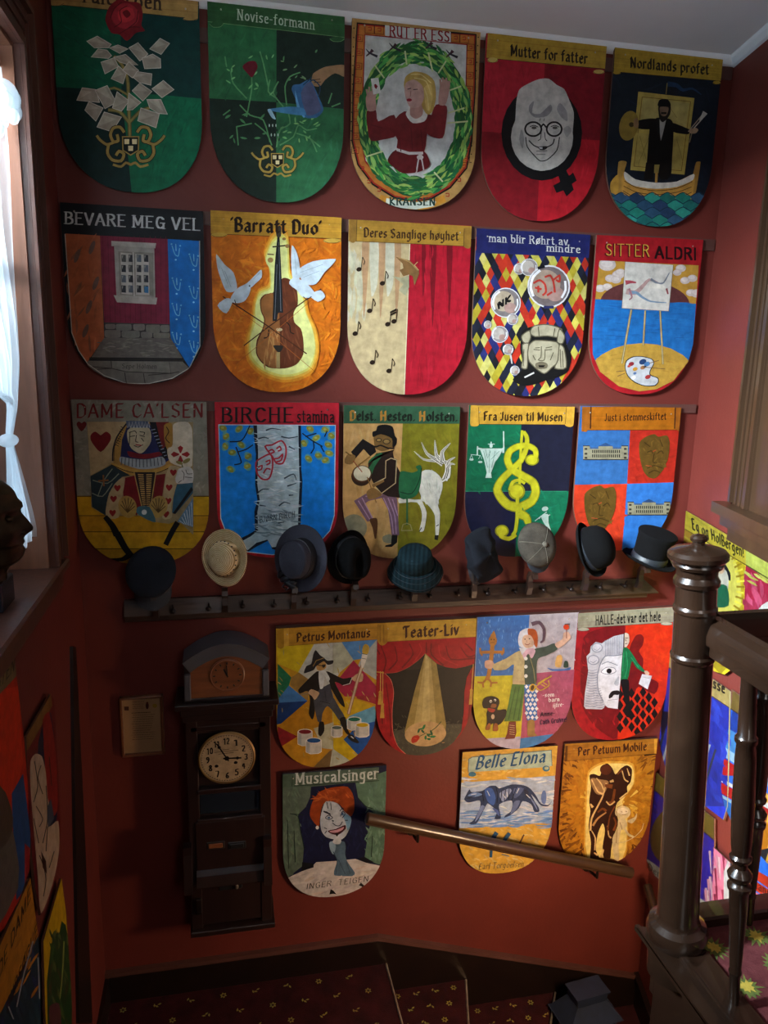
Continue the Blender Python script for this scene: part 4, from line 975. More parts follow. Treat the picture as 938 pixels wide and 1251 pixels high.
# ============================================================ top row
c = shield('green quartered shield with a red rose over white paper leaves, top left by the corner', (50, 0, 4.467), (61, -22), (243, 2), (160, 235), '#0d5a42', r=.40, e=2.2)
c.poly('0,-120 430,-120 440,480 60,470', '#0c5a40', j=.05); c.poly('430,-120 900,-120 890,540 440,500', '#0a3a36'); c.poly('0,470 440,495 500,1100 0,1100', '#082a28'); c.poly('440,500 900,540 900,1100 500,1100', '#0b6a48')
c.dabs((60, 40, 430, 460), 60, 30, 7, ['#0e6448', '#0a4f3a'], .5); c.dabs((500, 560, 870, 1000), 80, 30, 7, ['#0e7850', '#0a5c40'], 1.9)
scroll(c, '40,-125 860,-115 856,105 40,20', '#b08c50', curlL=(82, 22, 42, 12), curlR=(815, 104, 40, 10))
c.text('Yaleoroen', (215, 10), (655, 55), 80, '#3a2a1c', 'roman')
for w_, col in ((22, '#5a5a34'), (12, '#98884a')):
    c.line('485,750 482,640 478,540 472,430 440,350 400,310', w_, col, 1); c.line('482,670 430,610 370,600', w_, col, 1); c.line('482,670 540,610 590,590', w_, col, 1); c.line('475,520 400,480 330,510', w_*.7, col, 1)
for q in ('251,226 308,198 384,243 368,262 292,262', '275,312 312,268 360,274 386,305 368,320', '372,262 420,246 476,268 430,292', '328,340 400,316 424,364 350,404', '384,430 424,360 466,400 448,458', '398,312 462,298 530,356 470,352 430,340', '446,384 480,338 534,386 500,426', '480,262 530,234 584,296 540,334', '594,268 650,210 702,238 656,298', '552,318 610,296 652,322 654,372 566,376', '504,424 524,392 606,404 600,466 536,450', '498,496 540,454 606,500 556,552', '606,486 668,440 726,490 660,534', '196,548 226,480 300,490 320,560', '296,494 362,468 412,560 350,594 320,540', '240,602 262,556 340,590 300,662', '390,590 416,502 482,552 440,608', '470,602 480,508 546,560 500,600', '528,660 546,590 646,622 628,698', '578,544 654,544 690,624 640,620 594,590', '306,694 346,612 440,640 388,720'):
    p = P2(q); c.poly(p, '#a59a8a'); c.poly([(x*.8+p[0][0]*.2, y*.8+p[0][1]*.2) for x, y in p[:3]], '#b9ae9c', keep=True); c.line(p, 3, '#d8cfc0', closed=True)
for pts, col in (('352,110 372,40 420,0 480,10 540,20 556,80 548,140 568,170 520,180 470,225 430,190 384,180', '#7c1620'), ('384,90 420,30 480,20 530,60 530,120 470,160 410,140', '#a02430'), ('420,70 450,40 500,50 510,100 460,125 425,110', '#c03038'), ('445,70 470,55 490,80 468,100', '#6c1018')): c.poly(pts, col, 2)
for l in ('400,150 440,120 430,60 470,35', '470,160 520,120 530,60', '430,185 490,150 540,150', '380,100 400,50 440,15'): c.line(l, 5, '#5c0c14', 2)
crest(c, 490, 800, 105, '#a88c48', '#14100a', '#0c1a18')
done(c)

c = shield('dark green shield with a hand tipping a watering can over rose stems', (240, 0, 4.905), (253, -1), (421, 16), (335, 247), '#2e5a38', r=.42, e=2.2)
c.poly('0,-20 480,-20 478,615 60,590', '#2c6a42'); c.poly('480,-20 920,-20 900,660 478,612', '#1c2e26'); c.poly('0,585 478,612 478,1300 0,1300', '#1a2c24'); c.poly('478,612 900,655 900,1300 478,1300', '#2f6e46')
c.dabs((80, 200, 470, 580), 60, 40, 8, ['#327048', '#28603c'], 1.8, .5); c.dabs((490, 680, 860, 1150), 70, 40, 8, ['#367850', '#2a6440'], 1.8, .5)
scroll(c, '60,-10 895,85 890,225 65,130', '#2f5c34', '#7aa06a', (120, 148, 42, 18), (842, 236, 44, 16))
c.text('Novise-formann', (245, 118), (705, 178), 62, '#c9d6c0', 'roman', .8)
for l in ('450,870 420,800 350,740', '440,850 400,720 320,690 260,630', '300,700 330,540 330,440', '300,590 220,500 205,430', '480,880 500,780 560,740 540,640', '500,870 580,820 610,750 660,780 720,770', '600,800 680,830 720,910', '680,830 740,880', '520,640 460,560 490,490', '540,630 530,520 560,460 620,435', '430,520 400,380 380,310', '240,760 330,740', '240,760 250,870', '200,660 160,690', '170,340 180,400', '480,590 430,550 440,480', '790,620 810,560', '810,640 860,620'):
    c.line(l, 8, '#5f9a62', 1)
c.dabs((160, 330, 470, 580), 14, 18, 7, ['#6fae6c', '#8cbf80'], .9, 2); c.dabs((490, 300, 720, 480), 10, 16, 6, ['#5f9a62', '#86a878'], .9, 2); c.dabs((480, 700, 760, 860), 16, 18, 7, ['#8cc070', '#6fae6c'], 1.2, 2); c.dabs((160, 680, 420, 860), 10, 20, 8, ['#4f8a58', '#5f9a62'], .9, 2)
c.poly('275,400 310,370 350,368 366,400 350,440 330,465 300,435', '#6a1424', 2)
c.poly('690,470 700,440 760,405 810,395 890,392 890,462 830,440 770,480 740,518 700,515 688,490', '#a5805c', 1); c.line('700,480 740,475', 5, '#5a3c28'); c.line('705,495 745,492', 5, '#5a3c28')
for pts, col in (('570,540 580,510 620,505 680,480 740,600 760,660 720,705 650,705 620,650', '#3b6c9c'), ('625,560 680,490 730,600 745,660 700,690 660,690', '#5a5f80'), ('590,540 620,650 650,700 640,705 600,640', '#6aa8d8'), ('430,655 560,640 640,650 655,690 600,690 470,670', '#4a86b8'), ('425,660 445,655 475,715 450,705', '#a9cbe0')): c.poly(pts, col, 1)
c.line('680,490 700,480 740,520 730,580', 7, '#24405c', 1); c.line('640,510 690,465', 6, '#24405c')
for x in (430, 450, 470):
    for i in range(5): c.ell(x+i*6, 725+i*28, 3.5, 9, '#c9d8d0' if i % 2 else '#10201c', keep=True)
c.k += 1
crest(c, 485, 965, 88, '#b59848', '#201808', '#1a1408'); done(c)

c = shield('shield with a blonde woman in a red dress inside a green wreath, top row centre', (420, 10, 4.906), (430, 19), (587, 38), (505, 256), '#b28a50', r=.36, e=2.15)
U = '77,85 795,155 790,500 770,800 740,960 640,1080 520,1150 430,1165 300,1140 170,1060 80,940 45,800 50,500'
c.poly(U, '#10100c'); c.poly('84,94 787,162 782,500 762,790 732,955 634,1072 518,1140 430,1156 304,1130 176,1052 88,936 54,796 60,500', '#9c2a1c')
# framed border tiles, inner white
c.poly('92,102 780,168 775,500 755,785 728,945 630,1062 515,1130 430,1146 306,1122 182,1044 96,932 62,792 66,500', '#b8702c')
c.poly('122,155 740,215 735,500 715,780 700,930 610,1040 520,1100 430,1115 320,1090 200,1010 125,920 100,790 110,500', '#8e1c20'); c.poly('128,162 734,222 728,500 708,780 692,925 604,1034 516,1092 430,1106 324,1082 206,1004 132,914 108,786 118,500', '#c9cbc8')
for i in range(9):
    y = 190+i*84; 
    for x, s_ in ((92+(-i*3), 1), (760-i*3.5, 1)):
        yy = y+(55 if x > 400 else 0)
        c.line([(x-20, yy-30), (x+22, yy-28), (x+20, yy+10), (x-22, yy+8)], 3, '#5a1c10', closed=True, keep=True); c.line([(x-8, yy-14), (x+6, yy-18), (x+8, yy-2), (x-6, yy-2)], 5, '#a03020', 1, keep=True)
c.k += 1
for x, y in ((155, 125), (212, 130), (720, 182), (670, 178)): c.line([(x-28, y-28), (x+26, y-24), (x+26, y+28), (x-28, y+24)], 3, '#5a1c10', closed=True, keep=True); c.line([(x-10, y-8), (x+8, y-10), (x+8, y+8), (x-8, y+6)], 5, '#a03020', 1, keep=True)
for x, y in ((150, 1040), (210, 1090), (620, 1120), (690, 1030), (720, 950), (110, 960)): c.line([(x-10, y-8), (x+8, y-10), (x+8, y+8), (x-8, y+6)], 6, '#a03020', 1, keep=True)
c.k += 1
for i in range(16): c.ell(60-(i*1.5), 120+i*56, 4, 4, '#2a2010', keep=True, n=8); c.ell(805-i*3, 175+i*50, 4, 4, '#2a2010', keep=True, n=8)
c.k += 1
c.poly('246,102 640,142 640,205 440,190 246,165', '#c9cbc8')
c.text('RUT ER ESS', (275, 168), (630, 202), 62, '#8a1c24', 'roman', 1.0)
c.poly('222,1118 330,1150 430,1158 520,1150 600,1118 612,1160 520,1200 430,1212 320,1200 200,1165', '#c4882e'); c.poly('255,1138 330,1155 430,1164 530,1150 552,1160 540,1188 430,1206 320,1196 250,1170', '#c8d0c4')
c.text('KRANSEN', (275, 1180), (545, 1182), 44, '#1c3a34', 'roman', 1.2)
G = ['#2f7a3a', '#4c9a4a', '#1f5c30', '#7fb05a', '#24683e', '#98bc5c']
c.line([(425+292*math.cos(t*.1745), 670+405*math.sin(t*.1745)) for t in range(36)], 96, '#2a5c34', closed=True)
for R_ in range(520):
    a = c.rnd.uniform(0, 6.283); rr = c.rnd.uniform(.74, 1.03); x = 425+330*rr*math.cos(a); y = 670+455*rr*math.sin(a)
    d_ = a+math.pi/2+c.rnd.uniform(-.35, .35); l = 40*c.rnd.uniform(.7, 1.2); w_ = 9
    dx, dy = math.cos(d_)*330, math.sin(d_)*455; q = math.hypot(dx, dy); dx /= q; dy /= q
    c.poly([(x-dx*l, y-dy*l), (x-dy*w_, y+dx*w_), (x+dx*l, y+dy*l), (x+dy*w_, y-dx*w_)], c.rnd.choice(G), 1, .2, keep=True)
for l in ('365,260 375,340', '505,270 530,380', '565,390 610,320', '630,495 700,470', '625,630 720,600', '620,690 740,680', '185,345 240,420', '135,890 230,860', '540,985 590,1040'): c.line(l, 9, '#c9cf9a', 1)
for x, y in ((160, 270), (300, 235), (640, 275), (515, 225)): c.stroke([(x-28, y+20), (x, y-4), (x+12, y-18)], 6, 22, '#4a3038'); c.stroke([(x-30, y-25), (x-8, y), (x+40, y+22)], 3, 16, '#30303c')
c.k += 1
S_ = '#b58a80'
for pts, col, sm in (('260,910 310,850 480,860 515,930 500,960 440,985 350,990 290,950', '#5a1418', 1), ('290,690 360,620 520,640 545,680 500,740 480,860 400,880 318,850 320,790 290,740', '#6c1c20', 2), ('135,620 190,610 205,680 300,640 320,760 230,790 160,795 140,720', '#6c1c20', 2), ('520,650 550,580 615,590 610,690 590,780 520,770 490,740', '#742024', 2), ('140,615 130,540 150,500 185,510 190,560 190,612', S_, 2), ('565,575 575,460 600,430 635,450 625,520 605,582', S_, 2), ('370,640 380,610 400,560 460,580 470,620 500,640 480,680 410,690', '#d8d4cc', 1), ('395,640 405,560 465,570 470,640 430,665', S_, 1)): c.poly(pts, col, sm)
for l in ('145,540 135,490', '155,525 150,475', '172,520 168,470', '186,530 192,490'): c.line(l, 11, S_)
for l in ('580,470 575,430', '595,455 590,420', '610,455 612,422', '624,465 632,440'): c.line(l, 12, S_)
c.poly('160,425 205,418 220,510 175,520', '#d8d8d4'); c.poly('180,460 190,455 202,470 192,488 182,475', '#7a1420')
for pts, col in (('358,460 370,410 420,382 490,395 540,440 550,540 530,620 500,640 470,600 440,500 420,470 370,500', '#b89a50'), ('362,500 370,450 420,430 470,470 478,540 455,590 420,600 390,590 372,550', '#c09a90'), ('478,480 520,460 530,540 510,620 490,600', '#d0b468')): c.poly(pts, col, 2)
for l in ('400,400 460,400 520,450', '420,420 490,440 520,520', '480,480 500,540 505,610'): c.line(l, 6, '#dcc680', 2)
c.line('380,488 400,482', 5, '#3a2830'); c.line('415,490 440,488', 5, '#3a2830'); c.ell(390, 552, 16, 9, '#8c1c2c'); c.line('400,500 396,530', 4, '#8a6058')
c.line('318,850 390,872 470,870', 16, '#c8c4c0'); c.line('450,880 430,1000', 8, '#c8c4c0'); c.line('460,880 480,990', 8, '#c8c4c0'); c.ell(455, 895, 20, 14, '#c8c4c0')
for l in ('330,780 340,860', '400,720 410,850', '460,730 470,840', '160,700 230,720', '350,920 350,980', '430,910 430,980'): c.line(l, 6, '#5a161a', keep=True)
done(c)

c = shield('red quartered shield with a grey caricature head in glasses on a black ring with cross', (580, 30, 5.006), (594, 38), (741, 56), (655, 270), '#a01c28', r=.42, e=2.2)
c.poly('0,0 440,0 405,680 0,650', '#a82030'); c.poly('440,0 900,0 900,715 405,690', '#7c1420'); c.poly('0,650 405,680 375,1300 0,1300', '#801620'); c.poly('405,690 900,715 900,1300 375,1300', '#b01c28')
c.dabs((50, 250, 400, 640), 60, 50, 7, ['#b02434', '#9c1c2a'], 1.6, .3); c.dabs((400, 730, 740, 1150), 50, 50, 7, ['#bc2430', '#a01824'], 1.6, .3)
scroll(c, '80,45 806,128 795,272 70,205', '#b08f34', curlL=(108, 218, 32, 16), curlR=(757, 290, 34, 14), cc='#c4ac60')
c.text('Mutter for fatter', (220, 190), (685, 240), 66, '#241a10', 'black')
c.poly('500,890 545,870 575,925 600,905 622,955 592,975 604,1010 560,1052 540,1015 498,1030 478,985 520,962', '#141416')
c.ell(408, 665, 247, 290, '#141416'); c.ell(410, 690, 190, 205, '#c0bcb4')
c.poly('245,600 252,480 270,400 320,365 390,335 450,332 500,370 545,395 575,460 604,540 598,640 590,720 540,820 470,880 400,895 330,870 260,800 222,690', '#c4c0b8', 2)
c.poly('310,700 320,620 420,600 520,630 522,700 500,760 440,835 400,840 350,790', '#cecac2', 2)
for pts, col in (('330,500 360,470 350,540 400,545 460,490 472,520 440,560 370,570 335,540', '#8e8c8c'), ('500,520 520,480 560,530 565,590 530,570', '#9a9898'), ('285,640 300,700 290,760 270,700', '#9a9894'), ('540,640 570,620 590,650 560,690', '#a4a29e')): c.poly(pts, col, 2)
for cx, rx in ((356, 50), (484, 46)): c.line([(cx+rx*math.cos(t/10*6.283), 640+43*math.sin(t/10*6.283)) for t in range(10)], 11, '#141414', 2, closed=True); c.ell(cx+5, 632, 16, 9, '#55504c'); c.line([(cx-20, 625), (cx+5, 617), (cx+30, 628)], 5, '#222', 1)
c.line('404,628 418,610 434,628', 10, '#141414', 1)
c.line('310,690 320,750 370,810 400,835 440,828 500,770 516,690', 6, '#222', 2); c.line('330,710 360,740 400,755 440,750 475,730 485,700', 7, '#222', 2); c.line('385,710 400,700 405,660', 5, '#444', 1); c.line('440,712 430,700 425,660', 5, '#444', 1)
c.poly('385,748 445,745 430,765 400,768', '#222', 1); c.poly('390,750 412,750 412,762 396,760', '#ddd'); c.line('375,775 440,772', 4, '#555'); c.line('375,795 430,795', 4, '#777'); c.line('395,590 400,575', 4, '#555'); c.line('420,590 425,575', 4, '#555')
c.line('125,1085 165,1115 215,1140', 4, '#5a0c14', 1); done(c)

c = shield('navy shield with a black-coated painter holding palette and brushes in a boat on waves', (725, 50, 5.324), (751, 56), (883, 72), (800, 277), '#141c26', r=.40, e=2.2)
c.dabs((80, 240, 780, 980), 60, 60, 10, ['#182230', '#10161e'], .6, 1)
scroll(c, '140,30 840,115 830,262 130,200', '#a5862c', curlL=(150, 208, 26, 12), curlR=(800, 272, 26, 12))
c.text('Nordlands profet', (240, 172), (745, 218), 66, '#241a10', 'black')
c.poly('290,330 655,372 590,870 238,840', '#b09a4c'); c.line('315,365 630,395 570,845 262,815', 4, '#6a4c20', closed=True); c.poly('320,372 622,402 600,560 300,540', '#a8985a'); c.poly('285,600 590,620 565,838 270,810', '#a4904c')
c.line('470,345 478,275', 6, '#8c7840'); c.stroke('480,280 540,290 580,320 640,310 700,350', 34, 6, '#1f3c5c')
for l in ('300,620 340,770', '540,640 580,790', '370,600 290,800', '500,440 540,500'): c.line(l, 3, '#7a6a34', keep=True)
c.k += 1
c.poly('410,500 500,510 520,560 510,760 500,880 440,905 400,840 330,900 345,790 365,560', '#0e0d0d', 1); c.poly('285,520 400,505 410,560 370,575 290,570', '#0e0d0d', 1); c.poly('500,530 610,570 630,585 612,608 510,590', '#0e0d0d', 1); c.poly('340,790 400,800 385,900 325,905', '#15120f'); c.poly('430,790 495,800 480,905 432,900', '#15120f'); c.poly('395,805 428,805 420,860 392,860', '#8c7a40')
c.poly('428,510 470,515 450,600 436,650 430,600', '#a8a49c'); c.poly('420,420 440,385 480,385 500,415 495,480 450,530 425,500', '#1a1512', 1); c.poly('432,430 485,432 480,470 465,490 440,486 430,460', '#7c6450', 1); c.poly('415,415 430,382 480,380 500,410 498,425 420,425', '#0c0c0e', 1); c.line('440,470 470,470', 12, '#15100c')
c.ell(228, 552, 62, 98, '#8c7430', 12); c.ell(245, 545, 16, 16, '#3a2c14'); c.poly('262,510 285,505 290,560 260,560', '#8c6c50', 1)
for l, col in (('615,590 690,500 715,470', '#a89880'), ('622,660 640,590', '#8c7c60'), ('640,580 720,490', '#b8b0a0')): c.line(l, 6, col)
c.poly('620,580 660,565 680,580 660,602 625,600', '#a08468', 1); c.stroke('690,520 725,465', 10, 34, '#b9b4a8')
for pts, col in (('185,780 215,790 195,860 185,1005 150,1005 160,790', '#a8803c'), ('110,920 160,870 155,1005 112,985', '#b88c38'), ('690,785 695,790 660,1000 630,1040 640,900 665,790', '#9c7434'), ('190,850 260,900 400,925 540,915 655,870 630,1040 560,1040 400,1010 240,1010 185,1000', '#b8883c'), ('200,850 270,900 400,922 540,915 650,865 645,905 540,950 400,962 270,945 205,905', '#cfc8bc')): c.poly(pts, col, 1)
for l in ('200,912 280,955 400,975 540,960 640,915', '195,945 280,985 400,1000 540,985 635,950', '190,975 240,1005', '560,1020 635,985'): c.line(l, 5, '#5a3c18', 1)
c.line('408,860 405,920', 16, '#a07838')
T = ['#24786c', '#2f8c7c', '#2c4c68', '#1f6660', '#263c58']
c.poly('0,990 120,990 180,1020 270,1010 340,1035 420,1020 480,1040 560,1020 640,1050 740,1025 900,1030 900,1300 0,1300', '#24506a')
for r_ in range(5):
    for k_ in range(9):
        x = 30+k_*100+(r_ % 2)*50; y = 1012+r_*48; c.poly([(x, y), (x+25, y-18), (x+50, y-28), (x+70, y-10), (x+100, y+2), (x+90, y+30), (x+50, y+46), (x+12, y+28)], T[(k_*2+r_*3) % 5], 1, .1, keep=True); c.line([(x, y), (x+50, y-27), (x+100, y+2)], 5, '#122c3c', 1, keep=True)
        c.k += .3
done(c)

# ============================================================ second row
c = shield('black-framed shield with a white window on a red wall between orange and blue walls', (65, 240, 4.81), (73, 247), (248, 258), (160, 469), '#10141a', r=.42, e=2.4)
c.poly('72,218 275,230 300,830 200,975 150,900 110,800 95,600', '#a85a34', 0); c.dabs((80, 240, 290, 900), 24, 50, 9, ['#6c4a38', '#bc6a40', '#94502e'], 1.9, .5)
for x, y in ((228, 300), (140, 350), (250, 510), (190, 790), (210, 650)): c.ell(x, y, 14, 42, '#6a5048', 20)
c.poly('275,230 672,250 685,750 300,740', '#7c1c38'); 
for i in range(13): c.line([(290+i*31, 235), (305+i*30, 740)], 3, '#641228', keep=True)
c.k += 1
c.poly('672,250 860,262 865,880 800,1005 688,830', '#0a6cc0')
for x, y in ((720, 320), (825, 380), (725, 520), (825, 570), (725, 670), (825, 740), (725, 840), (825, 890)):
    c.line([(x-22, y-30), (x-5, y+20), (x+15, y+30), (x+22, y-15)], 5, '#7ac0e0', 1, keep=True); c.line([(x, y-40), (x+2, y)], 5, '#8ccaea', keep=True); c.ell(x, y+52, 6, 5, '#a0d8f0', keep=True)
    c.ell(x-25, y-40, 5, 5, '#7ac0e0', keep=True); c.ell(x+26, y-30, 5, 5, '#7ac0e0', keep=True)
c.k += 1
c.poly('300,740 685,750 690,830 300,830', '#3c3a38')
for x0, y0, x1, y1 in ((305, 750, 365, 778), (368, 750, 460, 786), (470, 750, 538, 786), (545, 754, 628, 800), (630, 756, 684, 795), (302, 785, 396, 828), (402, 790, 508, 828), (515, 796, 582, 830), (588, 802, 686, 832)): c.poly([(x0, y0+6), (x0+8, y0), (x1-6, y0), (x1, y0+8), (x1-4, y1), (x0+6, y1)], '#77746c', 1, .12)
c.poly('300,830 690,832 760,950 225,945', '#6a6660'); c.dabs((260, 840, 720, 940), 90, 22, 4, ['#7c7870', '#56524c', '#8c8880'], 0, .3)
c.line('215,952 765,962', 12, '#2a2826'); c.poly('205,965 760,970 800,1010 700,1070 560,1100 430,1095 300,1060 200,1000', '#6f6c66')
for l in ('340,965 345,1010 260,1015', '345,1010 430,1030 690,1040', '420,1035 430,1095', '530,1040 540,1098', '680,975 690,1040 740,1030', '230,1000 340,1010', '560,1050 680,1040'): c.line(l, 5, '#3a3834', 0)
c.poly('345,968 680,975 690,1035 430,1028 345,1008', '#7c7972'); c.text('Sepe Holmen', (405, 1010), (608, 1012), 28, '#2a2826', 'script')
for q, col in (('342,262 605,275 600,305 342,292', '#b4aea4'), ('358,290 594,305 600,600 372,590', '#a6a198'), ('355,580 612,595 605,635 375,622', '#b4aea4'), ('382,322 588,332 590,585 392,578', '#8c887e'), ('396,330 460,336 466,578 402,572', '#c0bab0'), ('482,338 560,342 566,580 486,578', '#c0bab0')): c.poly(q, col)
for i in range(4):
    for j, x in enumerate((400, 442, 490, 532)):
        y = 342+i*60; c.poly([(x, y), (x+27, y+2), (x+28, y+44), (x+2, y+42)], ['#4c4c4c', '#2c3038', '#5a6470', '#24262c'][(i*3+j*5) % 4]); c.poly([(x+3, y+5), (x+12, y+5), (x+6, y+26)], '#9a9890', keep=True)
c.k += 1
c.poly('535,530 560,530 560,568 537,566', '#3c78a8')
c.line('470,330 476,585', 7, '#c8c2b8'); c.line('70,222 110,800 150,905 205,985 300,1052 430,1098 560,1100 700,1068 800,1008 862,880 860,262', 5, '#b8b4a8', 0)
c.text('BEVARE MEG VEL', (70, 160), (858, 200), 68, '#c4c6c4', 'roman', 1.0); done(c)

c = shield('bright orange shield with a violin, crossed bows and two white doves', (245, 245, 5.106), (257, 257), (417, 266), (338, 479), '#c96a10', r=.40, e=2.2)
c.dabs((60, 240, 880, 1200), 700, 40, 9, ['#cf6f10', '#d87a14', '#c0600c', '#b8560a', '#dc8820'], .3, 1.6)
scroll(c, '58,60 880,108 876,240 62,208', '#b98a2c', curlL=(116, 215, 52, 14), curlR=(820, 252, 56, 15), cc='#c09a40')
GL_ = '480,215 520,215 545,270 550,430 560,470 600,500 640,580 660,700 700,800 720,920 690,1040 600,1090 500,1100 390,1060 310,980 300,860 330,760 340,640 370,570 430,540 430,420 400,360 440,260'
for g, col in ((1.10, '#d88c20'), (1.05, '#dca83c'), (1.0, '#d4c860'), (.955, '#d8dc8c')):
    p = P2(GL_); cx, cy = 500, 760; c.poly([(cx+(x-cx)*g+c.rnd.uniform(-5, 5), cy+(y-cy)*g) for x, y in p], col, 1)
V_ = '510,485 560,495 600,560 605,650 580,700 585,760 625,800 640,870 640,960 600,1020 540,1045 480,1048 420,1040 370,1000 345,950 350,870 385,800 395,740 375,690 370,620 400,585 450,575'
c.poly(V_, '#5a2c12', 2); c.poly('452,580 400,592 376,630 382,690 402,740 392,800 358,880 352,950 380,1000 430,1036 490,1040 490,700 450,760', '#8c5a2c', 1); c.poly('500,500 560,505 594,565 598,640 572,700 580,770 616,806 630,880 628,960 590,1010 530,1038 500,1040', '#5c2c16', 1)
c.dabs((385, 820, 480, 1020), 26, 40, 6, ['#a87440', '#b88850', '#7a4a24'], 1.5, .3); c.dabs((510, 520, 610, 1000), 30, 40, 6, ['#6a3820', '#4c2010', '#7c4828'], 1.4, .3, lambda x, y: not (600 < y < 800 and x > 570))
c.poly('478,225 492,225 515,700 482,700 475,755 448,750 462,400', '#16191c'); c.line('487,260 500,690', 3, '#6a7078'); c.line('476,400 462,740', 3, '#6a7078')
c.poly('470,200 486,158 502,165 500,225 476,228', '#3c3428', 1); c.line('450,290 540,280', 9, '#2c241c'); c.ell(540, 285, 14, 12, '#8c6c3c'); c.ell(520, 240, 12, 9, '#8c6c3c'); c.ell(435, 372, 18, 16, '#a07c48'); c.line('418,335 455,338', 8, '#6a5030')
c.poly('452,905 515,908 488,950', '#24201c', 1); c.line('483,950 483,1040', 22, '#9c8858'); c.ell(490, 805, 20, 10, '#c8b890')
for l in ('530,755 555,780 560,820 582,832', '425,805 420,850 395,858'): c.line(l, 7, '#20120a', 2)
c.line('140,600 400,770 660,955', 7, '#42200e'); c.line('750,552 560,690 420,790 270,905', 7, '#42200e'); c.line('150,620 420,820 740,1090', 3, '#a0581c'); c.line('740,580 400,870 220,1020', 3, '#a0581c')
W_ = '#c3d2dc'
for pts in ('98,335 150,400 205,450 228,545 200,572 160,566 130,500 105,420', '228,550 290,515 340,465 378,432 380,480 340,520 310,545', '190,600 230,548 290,520 312,545 300,590 270,630 225,640 190,630', '105,655 160,610 200,625 160,705'): c.poly(pts, W_, 1)
for pts in ('568,280 600,330 620,430 612,500 575,490 565,400', '610,430 700,380 840,365 820,400 770,450 720,520 660,525 620,480', '552,520 575,490 640,500 700,560 720,600 640,605 600,560', '680,590 745,560 775,600 730,632', '552,510 580,480 605,500 580,545'): c.poly(pts, W_, 1)
c.ell(305, 533, 5, 5, '#222'); c.line('212,620 220,645 245,650', 5, '#222'); c.line('640,600 660,620 690,600', 5, '#222')
for l in ('130,420 170,520', '150,440 190,540', '620,450 760,400', '640,480 740,440', '585,330 598,460', '330,490 370,450'): c.line(l, 3, '#8fa4b4', keep=True)
c.text("'Barratt Duo'", (190, 190), (748, 212), 82, '#241408', 'black', 1.05); done(c)

c = shield('half cream, half crimson shield with music notes and a brown bird', (410, 255, 5.211), (426, 268), (576, 276), (492, 482), '#b9a47c', r=.40, e=2.2)
c.poly('0,0 475,0 470,215 435,1250 0,1250', '#b5a27a'); c.dabs((70, 220, 200, 700), 40, 60, 14, ['#b8b49c', '#b0ab90'], 1.55, .1)
for x in (190, 295, 395): c.poly([(x-22, 215), (x+22, 215), (x+5, 560), (x-12, 700), (x-18, 500)], '#a88460', 1)
for x in (245, 345): c.poly([(x-28, 215), (x+28, 215), (x+20, 480), (x-18, 560)], '#bbb7a0', 1)
c.poly('475,0 900,0 900,1250 434,1250 470,215', '#a01426')
for x, w_, y in ((620, 44, 760), (725, 36, 700), (560, 24, 560)): c.poly([(x-w_/2, 225), (x+w_/2, 230), (x+w_*.3, 480), (x-4, y), (x-w_*.4, 480)], '#6c0c18', 1)
c.dabs((480, 240, 830, 1150), 130, 60, 6, ['#a8182a', '#901020', '#b01c30', '#8c101e'], 1.58, .12); c.line('472,215 436,1180', 5, '#d8c8a8')
scroll(c, '85,68 870,112 862,240 80,205', '#a07a2c', '#4a3414'); c.poly('90,66 135,72 130,200 112,218 88,205', '#8c682a', 1); c.poly('815,128 866,130 858,245 838,254 815,240', '#8c682a', 1); c.line('135,72 130,205', 4, '#5a4018'); c.line('818,125 814,240', 4, '#5a4018')
c.text('Deres Sanglige høyhet', (180, 178), (778, 202), 56, '#3c2410', 'black', .95)
for x, y, k_ in ((148, 386, 1), (297, 475, 1), (215, 650, 1), (123, 795, 1), (330, 735, 2), (370, 717, 0), (232, 978, 1), (338, 1032, 1)):
    c.ell(x, y, 17, 14, '#22160c', -20); c.line([(x+14, y-5), (x+22, y-78)], 4, '#22160c'); 
    if k_ == 1: c.line([(x+22, y-78), (x+36, y-50), (x+30, y-30)], 5, '#22160c', 1)
c.poly('345,655 386,634 386,648 346,668', '#22160c'); c.poly('345,672 386,652 386,664 346,684', '#22160c')
c.poly('358,428 420,440 465,425 466,500 445,555 400,520 430,480', '#9a9678', 0); c.poly('380,306 470,330 528,390 530,415 500,490 490,430 465,420 430,430 405,390 430,380 425,350', '#7a5a34', 0); c.line('400,312 470,340 520,392', 7, '#a08050', 1); c.line('520,340 500,360 528,392', 4, '#c8a070')
done(c)

